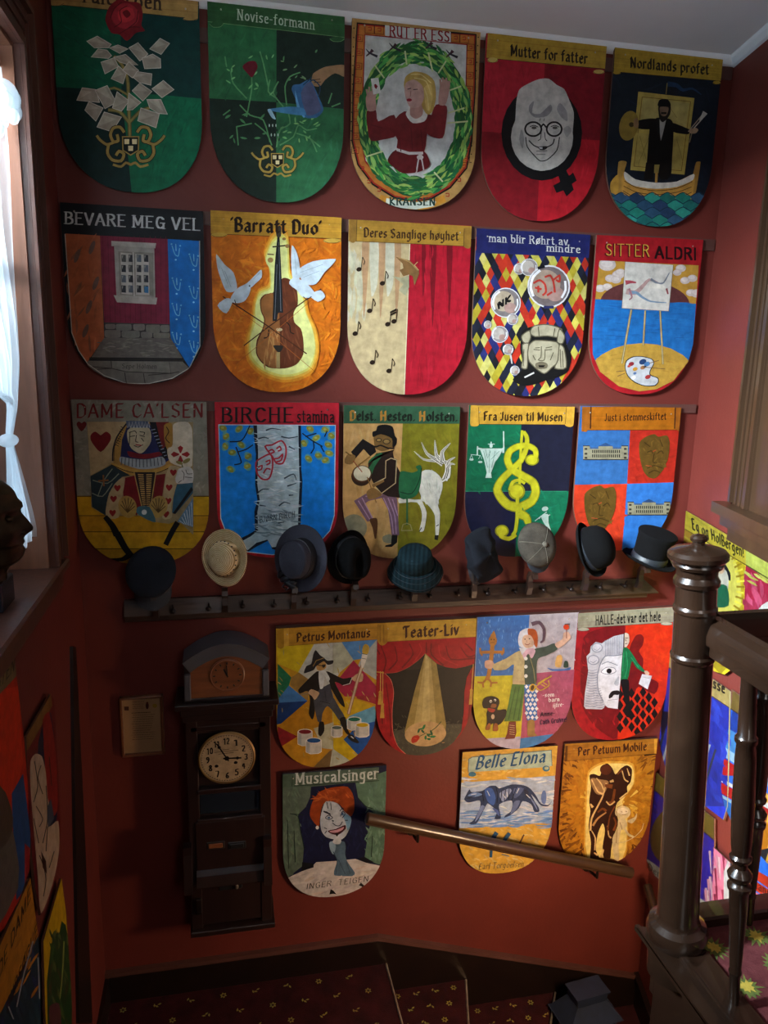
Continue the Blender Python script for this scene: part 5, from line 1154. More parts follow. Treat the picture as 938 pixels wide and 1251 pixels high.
c = shield('harlequin diamond shield with glass bubbles and a grey stone mask blowing them', (565, 265, 5.436), (582, 279), (721, 287), (640, 484), '#16181c', r=.40, e=2.15)
c.mul = .82
HC = ['#b4301e', '#1a1a20', '#c0b850', '#262c68', '#a8982c', '#b03020', '#c4bc6a', '#1c2030']
for i in range(-1, 16):
    for j in range(-1, 22):
        x = 60+i*52+(j % 2)*26-j*1.6; y = 225+j*49+i*3; c.poly([(x, y-52), (x+27, y), (x, y+52), (x-27, y)], HC[(i*3+(j//1)*2+c.rnd.randint(0, 2)) % 8], keep=True, j=.08)
c.k += 1
c.poly('92,70 855,118 850,272 90,238', '#20245c'); c.text('man blir Røhrt av', (175, 165), (695, 188), 52, '#d0d0cc', 'roman', .8); c.text('mindre', (557, 228), (776, 240), 50, '#d0d0cc', 'roman', .8)
def bubble(x, y, r, cols=('#8c8484', '#b0a8a0')):
    c.ell(x, y, r, r, '#d4d4d8'); c.ell(x, y, r*.93, r*.93, cols[0]); c.ell(x-r*.15, y-r*.1, r*.7, r*.68, cols[1]); c.ell(x+r*.3, y+r*.35, r*.4, r*.35, '#a4847c'); c.line([(x+r*.85*math.cos(t), y+r*.85*math.sin(t)) for t in (2.6, 3.1, 3.7, 4.2)], r*.12, '#e8e8ec', 1); c.line([(x+r*.8*math.cos(t), y+r*.8*math.sin(t)) for t in (-.3, .2, .7)], r*.1, '#e0e0e4', 1)
bubble(375, 345, 38); bubble(440, 335, 58); bubble(570, 462, 142, ('#6f6464', '#a08c7c')); bubble(285, 570, 100, ('#7c7474', '#b4a48c')); bubble(330, 680, 38); bubble(165, 715, 26); bubble(245, 780, 56); bubble(300, 880, 36); bubble(345, 1020, 32)
c.poly('310,915 322,915 330,975 322,975', '#c4c0bc'); c.ell(390, 1048, 18, 20, '#a8241c'); c.ell(455, 660, 18, 22, '#a8241c')
for l in ('470,440 510,420 545,450 550,500 530,520', '480,470 520,480', '545,400 580,390 600,430 610,500', '560,520 590,500', '600,420 640,390 640,430 620,420', '500,460 500,500'): c.line(l, 13, '#b0342a', 1)
c.line('235,590 225,570 240,610', 14, '#141414'); c.text('NK', (235, 610), (315, 560), 40, '#141414', 'sans', 1.6); c.line('500,340 540,330', 18, '#14141c'); c.line('540,600 600,600', 18, '#262c58')
c.poly('395,760 450,730 560,715 660,740 690,860 720,920 700,1020 640,1060 560,1080 480,1110 400,1120 330,1080 400,1000 380,880', '#121212', 1)
MS = '#aaa288'
for pts in ('445,770 470,725 560,715 655,745 640,800 560,790 480,795', '390,790 440,755 450,800 430,840 400,830', '640,745 675,790 660,840 625,830', '440,850 480,820 620,830 640,860 630,960 590,1000 540,1040 490,1010 440,960 430,900', '395,850 435,840 430,900 425,1005 388,1000 400,930', '640,850 670,870 685,1000 610,1005 630,950'): c.poly(pts, MS, 1); c.line(pts, 7, '#5c5644', 1, closed=True)
for l in ('470,880 510,885', '545,885 590,880', '480,870 510,868', '550,870 590,862', '520,860 518,930 500,950 540,950 545,880', '465,920 480,950', '600,900 580,950', '500,730 505,790', '610,740 600,795', '405,880 400,990', '660,890 665,1000', '645,880 650,1000'): c.line(l, 6, '#5c5644', 1)
c.poly('480,975 520,960 560,975 555,1005 490,1008', '#6c6450', 1); c.poly('500,985 545,985 535,998 505,998', '#100c0c'); c.line('410,1065 470,1035', 10, '#c4c0bc'); done(c)

c = shield('red-bordered shield with a canvas on an easel before a blue sea', (710, 275, 5.6875), (729, 287), (859, 293), (783, 482), '#981820', r=.40, e=2.3)
c.mul = .85; c.text('SITTER', (165, 212), (465, 222), 80, '#5a0c10', 'sans', 1.2); c.text('SITTER', (172, 210), (470, 218), 80, '#c8a040', 'sans', .55); c.text('ALDRI', (515, 228), (795, 240), 78, '#240a0c', 'sans', 1.2)
IN = [(120, 245), (815, 280), (775, 830), (740, 950), (640, 1080), (520, 1140), (400, 1155), (260, 1120), (130, 1020), (78, 900), (75, 700), (95, 520)]
sv = c.out; s_uv = [c.m(p) for p in IN]; A_ = sum(s_uv[i-1][0]*s_uv[i][1]-s_uv[i][0]*s_uv[i-1][1] for i in range(len(s_uv)))
c.out = s_uv if A_ > 0 else s_uv[::-1]
c.poly('0,200 900,200 900,560 0,530', '#b98c38')
for x, y, r_ in ((180, 275, 60), (200, 370, 36), (255, 345, 42), (240, 380, 36), (270, 330, 36), (130, 440, 36), (180, 430, 34), (690, 300, 36), (665, 330, 30), (720, 385, 34), (770, 370, 34), (760, 470, 34), (800, 475, 40)): c.ell(x, y, r_, r_*.72, '#c8bab4'); c.ell(x-4, y-6, r_*.7, r_*.4, '#d8ccc8')
c.ell(440, 550, 312, 160, '#5f3434', 2, a0=180, a1=360); c.poly('0,510 900,552 900,1000 0,1000', '#1f6cb4'); c.dabs((80, 540, 780, 900), 90, 60, 4, ['#1a62a8', '#2878c0', '#1858a0'], .04, .06)
c.ell(420, 1100, 400, 280, '#b9923c'); c.dabs((100, 870, 760, 1100), 50, 30, 6, ['#bf9840', '#b08834'], .1, .3)
c.poly('303,255 637,278 605,598 280,578', '#d0ccc4'); c.line('303,255 280,578 605,598 637,278', 3, '#7a6c58')
for pts, a, b, col in (('310,460 370,470 420,430 470,380 530,400', 40, 12, '#b49490'), ('480,375 530,405 570,400 610,330', 18, 6, '#7a808c'), ('330,470 380,470 420,500 480,530 590,540', 26, 6, '#7890a8'), ('305,400 340,395 380,400', 34, 8, '#a84854'), ('330,440 350,500 330,520', 16, 8, '#a07078'), ('470,420 560,430 590,470', 40, 20, '#ddd8cc'), ('590,440 600,480', 14, 10, '#8c3c44')): c.stroke(pts, a, b, col, 2)
c.k += 1
for l, w_ in (('345,590 280,960', 15), ('442,595 428,835', 13), ('545,598 565,965', 13)): c.line(l, w_, '#8c7c50'); c.line(l, w_*.35, '#c8b888')
c.poly('300,990 310,940 360,912 430,912 490,930 505,960 480,1010 480,1040 530,1060 535,1090 510,1118 440,1120 370,1095 320,1050', '#14141a', 1); c.poly('305,990 315,945 362,917 430,917 486,934 500,960 474,1010 474,1044 526,1064 530,1090 506,1112 440,1114 374,1090 324,1046', '#c0c4c8', 1)
for x, y, r_, col in ((345, 965, 20, '#8c2c34'), (330, 980, 12, '#c05040'), (372, 1000, 18, '#c08c30'), (370, 1030, 12, '#5a78a8'), (425, 950, 26, '#24406c'), (455, 965, 22, '#4c7cb0'), (425, 990, 18, '#a87048'), (460, 1055, 20, '#a03030'), (360, 1060, 18, '#e0e0e0'), (440, 985, 10, '#1c1c24')): c.ell(x, y, r_, r_*.7, col, -20)
for l in ('240,1018 300,1012', '250,1050 300,1030', '420,985 580,1000', '470,960 535,940'): c.line(l, 5, '#7a5c38')
c.out = sv; done(c)
# ============================================================ third row
c = shield('shield with a court card queen of hearts on yellow boards, far left above the cap', (80, 480, 5.07), (87, 488), (252, 491), (170, 690), '#7c7c70', r=.38, e=2.3)
c.dabs((40, 40, 880, 640), 200, 20, 8, ['#8a8a80', '#6e6e64', '#949488', '#7a7868'], .4, 2)
c.poly('0,638 900,638 900,1200 0,1200', '#b48c10')
for y, col in ((760, '#a87f14'), (860, '#b88e18'), (965, '#a07a14')): c.poly([(0, y), (900, y), (900, y+105), (0, y+105)], col); c.line([(0, y), (900, y)], 5, '#4a3808')
c.line('0,640 900,640', 7, '#5a440c')
c.poly('132,178 790,180 792,880 700,790 640,810 560,800 480,760 250,760 160,710 155,500', '#8c7c58'); c.poly('135,180 390,178 300,430 155,510', '#a89670')
def heart(x, y, r, col='#6c1418'):
    c.poly([(x, y+r*1.1), (x-r*.95, y), (x-r, y-r*.6), (x-r*.55, y-r*.95), (x-r*.05, y-r*.6), (x+.05*r, y-r*.6), (x+r*.55, y-r*.95), (x+r, y-r*.6), (x+r*.95, y)], col, 2)
heart(218, 298, 62); heart(100, 205, 30, '#5c1414')
c.poly('385,178 560,180 700,480 640,470 560,500 400,500 300,440 290,400 310,300 350,220', '#a07c3c', 0); c.line('378,190 320,270 295,350 292,420', 9, '#1c1a20', 1); c.line('345,260 305,330 300,420', 4, '#2c2a20', 1)
for i in range(9): c.line([(310+i*4, 320-i*14), (330+i*4, 330-i*14)], 4, '#2c2418', keep=True)
c.k += 1
c.poly('385,195 520,190 650,410 620,430 500,440 340,400 350,290', '#1a2250'); c.poly('520,180 560,180 650,400 600,410', '#10141c'); c.poly('560,180 640,180 620,330 600,350', '#6c1c1c'); 
for i in range(9): c.line([(530+i*10, 230+i*20), (555+i*9, 225+i*20)], 4, '#8c98b0', keep=True)
c.k += 1
c.poly('385,230 440,205 520,220 530,300 490,360 460,375 410,345 385,290', '#b0a88c', 1); c.poly('375,172 510,175 520,215 380,215', '#4c5c74')
for i in range(7): c.line([(385+i*20, 215), (395+i*20, 178), (402+i*20, 215)], 4, '#aab0b8', keep=True)
c.k += 1
for l in ('395,245 430,235 440,250', '460,240 490,245 485,260', '400,270 430,265', '460,262 490,270', '440,260 435,300 450,305', '425,325 450,335 480,320', '400,240 395,320', '470,280 485,300'): c.line(l, 5, '#2c2820', 1)
c.line('435,320 470,325', 7, '#8c2c2c')
c.poly('385,360 480,380 580,365 600,385 500,408 400,395', '#6c1420', 1); c.poly('340,395 400,405 500,412 600,395 620,440 560,465 450,470 340,430', '#8c98a0', 1)
for i in range(12): c.line([(350+i*22, 400+min(i, 11-i)*2), (345+i*23, 445+min(i, 11-i)*3)], 5, '#3a4450', keep=True)
c.k += 1
c.poly('285,430 400,470 540,480 650,440 665,455 560,500 400,510 290,450', '#b08c40', 1); c.line('285,445 400,490 550,500 660,455', 5, '#2c2010', 1)
c.poly('155,515 285,445 400,510 350,520 270,620 250,760 165,705', '#20343c'); 
for l in ('170,540 260,560 330,500', '200,640 240,540 290,470', '165,620 230,640 290,560'): c.line(l, 6, '#7c8878', 1)
c.line('205,545 265,540', 10, '#8c5a2c'); c.line('235,510 238,575', 10, '#8c5a2c')
c.poly('350,530 430,510 470,700 440,760 360,650', '#6c141c'); c.poly('545,510 620,500 600,640 540,700', '#6c141c'); c.poly('430,490 555,490 545,640 520,740 480,740 455,640', '#221c1c')
for i in range(16): c.line([(450+i*2, 505+i*13), (482+i, 507+i*13)], 7, '#a88c54', keep=True); c.line([(502, 507+i*13), (535-i, 505+i*13)], 7, '#a88c54', keep=True)
c.k += 1; c.line('425,492 470,690 480,740', 6, '#a88c54'); c.line('560,492 530,690 515,740', 6, '#a88c54')
c.poly('340,530 370,525 350,650 330,770 250,765 265,640 300,570', '#a49470', 1); c.poly('650,450 715,470 690,560 655,700 660,770 600,775 610,600 625,500', '#a49470', 1)
for x, y in ((322, 588), (298, 655), (292, 742), (668, 492), (642, 585), (636, 668), (622, 750)): heart(x, y, 20, '#7c1818')
for cx, a in ((385, -20), (575, 20)):
    c.ell(cx, 705, 56, 70, '#9c8448', a)
    for i in range(7): t = -1.4+i*.5; c.line([(cx, 740), (cx+44*math.sin(t), 700-50*math.cos(t))], 5, '#4c3c1c', keep=True)
    c.k += 1
c.poly('450,705 520,705 560,800 480,770 440,740', '#3c6474', 1); c.ell(488, 738, 16, 16, '#c0c8c8')
c.poly('665,200 700,180 760,182 785,230 785,450 740,460 650,430 630,350 665,320', '#c0b8a4', 1); c.poly('610,200 660,190 660,330 620,330', '#94702c', 1); c.line('625,210 640,240 620,280 645,310', 6, '#3c2810', 1)
for a in range(4): t = a*math.pi/2; c.poly([(712, 380), (712+45*math.cos(t-.4), 380+45*math.sin(t-.4)), (712+60*math.cos(t), 380+55*math.sin(t)), (712+45*math.cos(t+.4), 380+45*math.sin(t+.4))], '#8c1c20', keep=True)
c.k += 1; c.ell(712, 380, 8, 8, '#d8c8b0'); c.line('712,420 730,470', 6, '#3c4c24'); c.ell(750, 420, 26, 12, '#7c7440', -30); c.ell(705, 432, 22, 10, '#7c7440', 20)
c.poly('690,500 700,470 760,455 790,480 788,555 740,560 690,560 680,530', '#b8b8b4', 1)
for l in ('720,480 735,500 730,540', '745,475 755,500 785,500', '740,520 785,525', '700,555 720,540'): c.line(l, 4, '#3c3c3c', 1)
c.poly('690,565 790,555 790,620 680,750 660,740 670,640', '#2c5468'); c.poly('780,580 790,600 680,750 664,745', '#10141c'); c.poly('690,800 790,650 790,830 700,800', '#5c7c94')
for i in range(6): c.line([(705+i*15, 790-i*22), (735+i*10, 810+i*3)], 3, '#c8d4dc', keep=True)
c.k += 1
for pts, w0, w1 in (('245,765 290,820 320,880', 30, 46), ('320,870 370,960 410,1010', 44, 36), ('695,800 665,850 620,940', 34, 32), ('270,1030 350,1030 400,1000', 10, 40)): c.stroke(pts, w0, w1, '#0c0c0e', 1)
c.k += 1
c.text("DAME CA'LSEN", (70, 152), (850, 150), 84, '#6c1c1c', 'blackcap', .85); done(c)

c = shield('red-bordered bright blue shield with a birch trunk and two red theatre masks', (250, 480, 5.36), (262, 491), (414, 492), (338, 681), '#b01c2c', r=.36, e=2.5)
IN = [(92, 208), (855, 212), (848, 800), (820, 900), (720, 1010), (560, 1050), (440, 1058), (280, 1040), (150, 940), (105, 820)]
sv = c.out; s_uv = [c.m(p) for p in IN]; A_ = sum(s_uv[i-1][0]*s_uv[i][1]-s_uv[i][0]*s_uv[i-1][1] for i in range(len(s_uv))); c.out = s_uv if A_ > 0 else s_uv[::-1]
c.poly('0,200 938,200 938,1100 0,1100', '#0c80dc')
for x, y in ((140, 285), (135, 350), (225, 235), (180, 390), (285, 415), (280, 480), (170, 500), (240, 340), (300, 250), (120, 230), (730, 295), (810, 340), (680, 430), (745, 410), (815, 395), (650, 330), (790, 240), (690, 235), (830, 280), (790, 440)):
    c.ell(x, y, 32, 22, '#5a9c9c', c.rnd.uniform(-70, 70)); c.ell(x, y, 25, 16, '#8c8c34', c.rnd.uniform(-60, 60)); c.ell(x-4, y-2, 10, 7, '#a8a850')
for l in ('295,215 265,280 235,315 165,320', '315,340 270,370 220,385', '205,355 240,455 195,470', '640,265 700,310 770,350', '710,315 715,360 695,395', '660,285 730,265', '760,350 780,385', '800,250 785,285'): c.line(l, 8, '#0c2438', 1)
TR_ = '318,208 630,208 632,500 640,580 630,800 625,900 640,960 720,1000 560,1060 440,1020 420,965 350,1000 250,1060 215,960 280,930 330,900 325,780 345,700 330,600 335,400 325,300'
c.poly(TR_, '#0c1c30'); c.poly('342,208 612,208 618,500 622,580 612,780 610,900 620,960 540,1000 440,1010 410,960 340,980 280,1030 235,975 300,940 350,900 345,780 360,700 345,600 350,400', '#a9c2cc')
def trk(x, y): return 350 < x < 610 or (y > 900 and 290 < x < 560 and y < 960)
c.dabs((350, 215, 610, 930), 220, 34, 5, ['#c8d8dc', '#8ca4b0', '#dce8ea', '#9cb4bc', '#b8ccd2'], .1, .4, trk); c.dabs((350, 770, 610, 940), 60, 34, 6, ['#7c94a0', '#8ca0a8', '#66808c'], .1, .4, trk)
for pts in ('400,245 440,232 500,242', '500,285 550,295 610,285', '350,650 380,630 420,630', '485,740 520,715 560,725', '350,300 390,290 420,300', '550,350 590,370', '550,670 580,668', '360,735 400,740', '480,850 520,845', '540,610 600,590', '520,560 580,530 600,570'): c.stroke(pts, 10, 5, '#3c4c58', 1)
c.k += 1
for pts in ('335,455 380,420 430,400 445,450 440,510 420,560 380,565 345,530', '395,350 440,340 500,312 530,350 530,410 510,460 470,460 445,420'): c.line(pts, 11, '#b03040', 1, closed=True)
for pts in ('350,485 375,475 370,500 350,505', '400,450 425,440 425,460 405,470', '385,525 405,495 430,500', '420,380 440,370 455,385 435,395', '470,365 490,350 500,370 480,380', '455,430 485,425 510,400 500,440 470,450'): c.line(pts, 10, '#b03040', 1)
c.text('BJØRN BIRCH', (360, 850), (590, 812), 40, '#384450', 'script', 1.3)
c.out = sv; c.line(IN, 5, '#c0d8e8', closed=True)
c.text('BIRCHE', (112, 192), (575, 192), 96, '#1c1014', 'roman', .85); c.text('stamina', (605, 192), (845, 194), 82, '#1c1014', 'roman', .9); done(c)

c = shield('shield with a banjo player whose back half is a white saddled horse', (405, 485, 5.518), (420, 495), (562, 497), (490, 682), '#6c6a14', r=.40, e=2.3)
c.poly('0,170 480,170 455,700 440,1200 0,1200', '#b58c54'); c.poly('480,170 900,170 900,1200 440,1200 455,700', '#6f6a18'); c.dabs((90, 200, 460, 1000), 80, 60, 12, ['#bb925c', '#ac8248', '#c09a62'], 1.5, .3); c.dabs((490, 190, 830, 960), 60, 60, 12, ['#76701c', '#686214'], 1.2, .4)
c.poly('0,0 900,0 900,180 0,178', '#2c5038')
c.text('Delst. Hesten. Holsten.', (125, 156), (845, 162), 62, '#10140e', 'black', 1.1, caps='#9c6c28')
c.ell(150, 880, 88, 90, '#7c7860'); c.poly('345,940 400,925 400,985 350,975', '#7c7860', 1)  # grey-olive patches: cast shadows of two hats, painted onto the board
c.poly('150,700 250,640 350,650 440,680 455,930 405,935 380,760 340,680 250,700 220,720 285,830 240,840', '#6c5060'); 
for l in ('180,700 260,830', '205,680 275,815', '230,670 340,660', '350,680 400,800 415,920', '380,680 425,800 435,920', '410,690 445,800'): c.line(l, 7, '#9c7c94', 1, keep=True)
c.k += 1
c.poly('255,825 300,815 310,850 300,950 290,955 275,880', '#4c2c14', 1); c.poly('405,930 445,930 440,980 405,1010 360,1010 362,1000 400,990', '#10100e')
c.poly('300,380 410,360 425,440 470,520 460,680 380,670 320,640 270,560 245,470', '#201410'); c.poly('130,370 210,282 290,330 300,370 260,400 215,350 160,415', '#151212'); c.poly('250,430 320,375 345,385 290,470 265,530 248,480', '#245c38', 1)
c.poly('365,425 400,405 440,420 435,600 330,650 290,590 365,545', '#201410'); c.line('365,430 362,545 275,590', 6, '#b09c74'); c.line('400,412 438,425 430,580 335,650 300,610', 6, '#b09c74'); c.line('365,430 400,412', 6, '#b09c74')
c.poly('245,450 360,370 420,355 400,400 300,400 250,480', '#2c1c14', 0)
c.poly('285,300 290,250 400,255 430,290 400,345 340,365 295,345', '#6c5028', 1); c.poly('280,270 275,235 300,225 310,195 360,185 410,200 425,260 440,280 435,320 410,340 405,280 330,250', '#0e0c0c', 1); c.ell(318, 290, 20, 14, '#241c10'); c.ell(318, 290, 14, 9, '#8c7040'); c.ell(370, 300, 26, 18, '#241c10'); c.ell(370, 300, 20, 13, '#8c7040'); c.line('265,330 300,335 330,325 380,345 420,345', 10, '#0e0c0c', 1)
c.line('180,460 260,400', 8, '#7c5c28'); c.poly('88,420 110,385 160,395 150,440 120,455 90,445', '#7c5c30', 1); c.line('95,370 130,395', 8, '#6c4c20')
c.ell(200, 535, 68, 65, '#2c1c10'); c.ell(203, 518, 66, 58, '#4c2c18'); c.ell(205, 515, 57, 50, '#c8c0a4'); c.line('145,430 205,505', 6, '#8c3c24'); c.line('240,540 300,710', 7, '#7c5c28'); c.poly('235,640 280,610 340,655 300,680 250,690', '#7c5c30', 1); c.poly('270,590 350,555 355,570 280,610', '#7c5c30')
c.poly('455,680 600,690 580,600 610,500 680,495 740,550 745,620 715,720 730,780 720,930 700,930 695,800 660,740 610,700 640,780 620,900 590,905 610,800 575,710 455,715', '#c4c4b8', 1); c.dabs((610, 510, 730, 700), 30, 40, 5, ['#a8a89c', '#b4b4a8', '#d4d4c8'], 1.3, .3)
c.poly('695,930 720,930 715,965 692,960', '#141410'); c.line('590,905 605,880', 6, '#333'); c.line('705,870 720,860', 6, '#333')
c.poly('460,505 540,510 580,495 565,470 595,458 607,480 600,580 580,650 540,680 460,680', '#1f5c38', 1); c.line('462,640 540,650 590,560 605,480', 6, '#0c2c1c', 1); c.line('508,680 508,860', 12, '#2c5c38'); c.line('470,900 480,860 505,850 530,860 542,898 470,900', 6, '#8c8458')
T_ = '#14100e'
for pts, w in (('760,560 780,500 770,440 700,430 620,420 555,365', 1), ('750,450 700,420 640,380 605,305', 1), ('740,430 705,390 695,290', 1), ('745,430 745,370 800,310', 1), ('780,470 790,430 832,405', .8), ('780,480 800,450 832,455', .7)):
    c.stroke(pts, 40*w, 5, '#d0ccc0', 1); c.k += 1; c.stroke(pts, 20*w, 3, T_, 1); c.k += 1; c.stroke(pts, 9*w, 2, '#b8b4a8', 1); c.k += 1
c.line('745,568 790,540 798,470', 10, '#d0ccc0', 1); done(c)

c = shield('green and navy quartered shield with a big yellow treble clef', (555, 485, 6.052), (573, 495), (702, 497), (632, 680), '#0c5038', r=.42, e=2.2)
c.poly('0,0 500,0 480,695 0,695', '#0c5a3c'); c.poly('500,0 938,0 938,697 480,695', '#16182a'); c.poly('0,695 480,695 440,1300 0,1300', '#161830'); c.poly('480,695 938,697 938,1300 440,1300', '#0e6244')
c.dabs((110, 210, 480, 690), 60, 40, 9, ['#0f6644', '#0b5034'], .5, 1); c.dabs((490, 710, 830, 1180), 60, 40, 9, ['#127050', '#0c583c'], .5, 1)
c.line('80,697 830,697', 4, '#2c8060'); scroll(c, '120,62 890,66 880,205 115,200', '#b0862c', '#4a3010'); c.poly('125,64 175,70 180,205 150,218 118,208', '#b88c30', 1); c.poly('830,68 890,72 878,210 850,222 815,205', '#b88c30', 1); c.line('178,75 182,200', 4, '#5a4018'); c.line('828,75 818,200', 4, '#5a4018')
c.text('Fra Jusen til Musen', (218, 172), (795, 178), 62, '#33200c', 'black', 1.05)
Yc = '#aca820'; Yd = '#7c7c14'
for wm, col in ((1.28, Yd), (1.0, Yc)):
    for pts, a, b in (('575,470 600,440 595,390 540,360 470,365 410,400 390,460 420,530 500,580 580,630 600,700 570,770 500,810', 30, 56), ('500,820 400,800 340,740 315,680 350,610 420,540 490,470 530,380 535,300 510,255', 62, 22), ('520,640 480,615 430,630 410,690', 16, 26), ('475,860 530,890 545,935', 60, 40)): c.stroke(pts, a*wm, b*wm, col, 2)
    c.k += 1
    c.line('500,250 490,400 480,640', 17*wm, col, 1); c.line('465,740 462,900 450,990 430,1020', 22*wm, col, 1); c.line('450,1020 400,1048 345,1030 335,1005', 26*wm, col, 2); c.ell(460, 698, 48*wm, 48*wm, col); c.ell(572, 465, 40*wm, 32*wm, col); c.ell(350, 990, 40*wm, 36*wm, col)
WJ = '#a4b8ac'
c.poly('185,380 360,380 330,440 300,480 270,560 275,598 228,598 238,560 220,470', WJ, 0)
for l in ('230,390 245,450 265,400', '260,390 255,560', '330,400 270,460', '215,400 245,520', '300,400 275,520'): c.line(l, 3, '#3c5c50', 1, keep=True)
c.k += 1; c.ell(270, 360, 12, 16, WJ); c.line('270,332 270,345', 9, WJ); c.line('248,348 296,348', 6, WJ); c.line('362,255 364,380', 10, WJ); c.line('360,380 360,410', 16, WJ); c.line('170,365 168,430', 10, WJ); c.line('120,425 190,432', 4, WJ); c.line('175,380 200,385', 14, WJ)
for x in (125, 190): c.line([(x-2, 430), (x-12, 458)], 3, WJ); c.line([(x, 430), (x+12, 460)], 3, WJ); c.ell(x, 462 if x < 150 else 480, 16, 8, WJ)
c.poly('640,880 690,865 695,930 712,985 700,980 665,940', WJ, 1); c.ell(668, 826, 24, 17, WJ, -15); c.line('595,915 680,850', 6, WJ); c.line('640,880 625,900', 6, WJ); c.line('685,880 705,870', 8, WJ); done(c)

c = shield('blue and red quartered shield with two small palaces and two brown lion faces', (690, 485, 5.8625), (709, 496), (832, 498), (765, 672), '#a8321c', r=.40, e=2.2)
c.poly('0,0 480,0 445,622 0,630', '#2c5c94'); c.poly('480,0 938,0 938,606 445,622', '#a02418'); c.poly('0,630 445,622 400,1200 0,1200', '#b8341c'); c.poly('445,622 938,606 938,1200 400,1200', '#2c68b0')
c.dabs((480, 240, 820, 600), 50, 34, 9, ['#ac2c1c', '#942014'], .6, 1); c.dabs((70, 640, 430, 1000), 50, 34, 9, ['#c43c20', '#a82c18'], .6, 1)
scroll(c, '130,70 838,66 830,235 120,238', '#98580e', '#3a2008'); c.poly('122,70 182,70 178,225 150,250 118,246', '#8c5014'); c.poly('795,70 838,68 832,235 812,244 788,225', '#8c5014'); c.line('186,70 182,225', 9, '#3c2010'); c.line('790,70 784,225', 9, '#3c2010')
c.text('Just i stemmeskiftet', (285, 172), (722, 162), 52, '#2c1408', 'script', 1.6)
c.mul = .85
def palace(x, y, w, h):
    c.poly([(x, y), (x+w*.14, y), (x+w*.16, y+h*.2), (x+w*.32, y+h*.2), (x+w*.35, y), (x+w*.5, y-h*.18), (x+w*.65, y), (x+w*.68, y+h*.2), (x+w*.84, y+h*.2), (x+w*.86, y), (x+w, y), (x+w, y+h), (x, y+h)], '#8c8870')
    c.poly([(x+w*.33, y+h*.03), (x+w*.5, y-h*.24), (x+w*.67, y+h*.03)], '#2c4a74', keep=True); c.poly([(x+w*.15, y+h*.1), (x+w*.34, y+h*.1), (x+w*.34, y+h*.22), (x+w*.15, y+h*.22)], '#3c5a80', keep=True); c.poly([(x+w*.66, y+h*.1), (x+w*.85, y+h*.1), (x+w*.85, y+h*.22), (x+w*.66, y+h*.22)], '#3c5a80', keep=True); c.k += 1
    c.line([(x, y), (x+w*.14, y)], 6, '#2c2c28', keep=True); c.line([(x+w*.86, y), (x+w, y)], 6, '#2c2c28', keep=True); c.line([(x, y+h), (x+w, y+h)], 6, '#2c2c28', keep=True)
    for i in range(14):
        xx = x+w*(.2+i*.046)
        for t in (.3, .62): c.poly([(xx, y+h*t), (xx+w*.024, y+h*t), (xx+w*.024, y+h*(t+.22)), (xx, y+h*(t+.22))], '#24221e', keep=True)
    for xx in (.04, .92):
        for t in (.15, .5, .8): c.poly([(x+w*(xx-.01), y+h*t), (x+w*(xx+.05), y+h*t), (x+w*(xx+.05), y+h*(t+.14)), (x+w*(xx-.01), y+h*(t+.14))], '#34302a', keep=True)
    c.k += 1
palace(130, 350, 320, 98); palace(448, 752, 305, 92)
for x, y, k_ in ((638, 415, 1), (250, 790, 1.05)):
    p = [(-105, -90), (-60, -130), (0, -150), (30, -130), (90, -140), (110, -90), (100, 20), (60, 110), (10, 165), (-40, 160), (-80, 110), (-105, 10)]
    c.poly([(x+a*k_, y+b*k_) for a, b in p], '#5c4418', 2); c.dabs((x-80, y-110, x+80, y+110), 40, 22, 6, ['#644c1c', '#543c14', '#705420'], 1.2, 1.2)
    for l in (((-50, -20), (-20, -30), (-10, -10)), ((20, -10), (50, -30), (65, -10)), ((0, -10), (-8, 50), (20, 55)), ((-50, 95), (0, 75), (60, 95)), ((-70, -90), (-30, -60)), ((40, -110), (60, -60)), ((-40, 130), (0, 110), (40, 125))): c.line([(x+a*k_, y+b*k_) for a, b in l], 7, '#3c2a0c', 1)
    c.line([(x-10, y-25), (x+10, y-35)], 6, '#a04020'); c.line([(x-60, y+75), (x-20, y+80)], 5, '#a84828')
done(c)

# ============================================================ fourth row, beneath the hat rack
c = shield('harlequin-coloured shield with a black-coated painter holding a giant brush among paint pots', (330, 750, 6.586), (337, 768), (461, 761), (400, 937), '#b0861c', r=.36, e=2.2)
for q, col in (('50,240 360,230 225,470 60,400', '#b8a418'), ('360,230 580,220 660,380 560,470 490,600 300,560 225,470', '#b0b8b4'), ('505,225 585,220 680,370 560,470 505,480', '#a2aa98'), ('570,220 860,205 840,250 740,360 670,370', '#4c84c0'), ('860,205 900,560 700,430 740,340', '#9ca4a0'), ('670,372 870,600 850,660 600,665 510,570', '#982444'), ('60,400 170,510 150,580 60,690', '#1c6c4c'), ('170,510 230,470 330,540 300,700 230,640 160,570', '#8c7038'), ('60,690 150,575 300,700 60,720', '#3c74b4'), ('60,715 300,700 100,880 50,890', '#14346c'), ('300,700 420,650 500,800 500,900 340,920 220,980 60,905', '#a87818'), ('500,740 680,680 830,740 640,820 600,900 500,880', '#b89c18'), ('690,660 860,655 860,730 700,680', '#8c2c34'), ('640,820 840,740 860,860 700,900 560,900', '#5c98b8'), ('60,905 220,985 60,1085', '#7c1c24'), ('60,1085 220,985 350,920 500,1090 330,1250 100,1150', '#b0801c'), ('350,920 510,870 510,1090 420,1080', '#a8a890'), ('500,1000 580,990 740,1170 640,1180 510,1090', '#b49c14'), ('510,1090 640,1180 740,1170 600,1250 480,1250 480,1100', '#a4aca0'), ('480,1100 500,1090 475,1250 330,1250', '#6c5838'), ('590,1010 700,900 860,860 880,1040 740,1170', '#1c4c94')): c.poly(q, col)
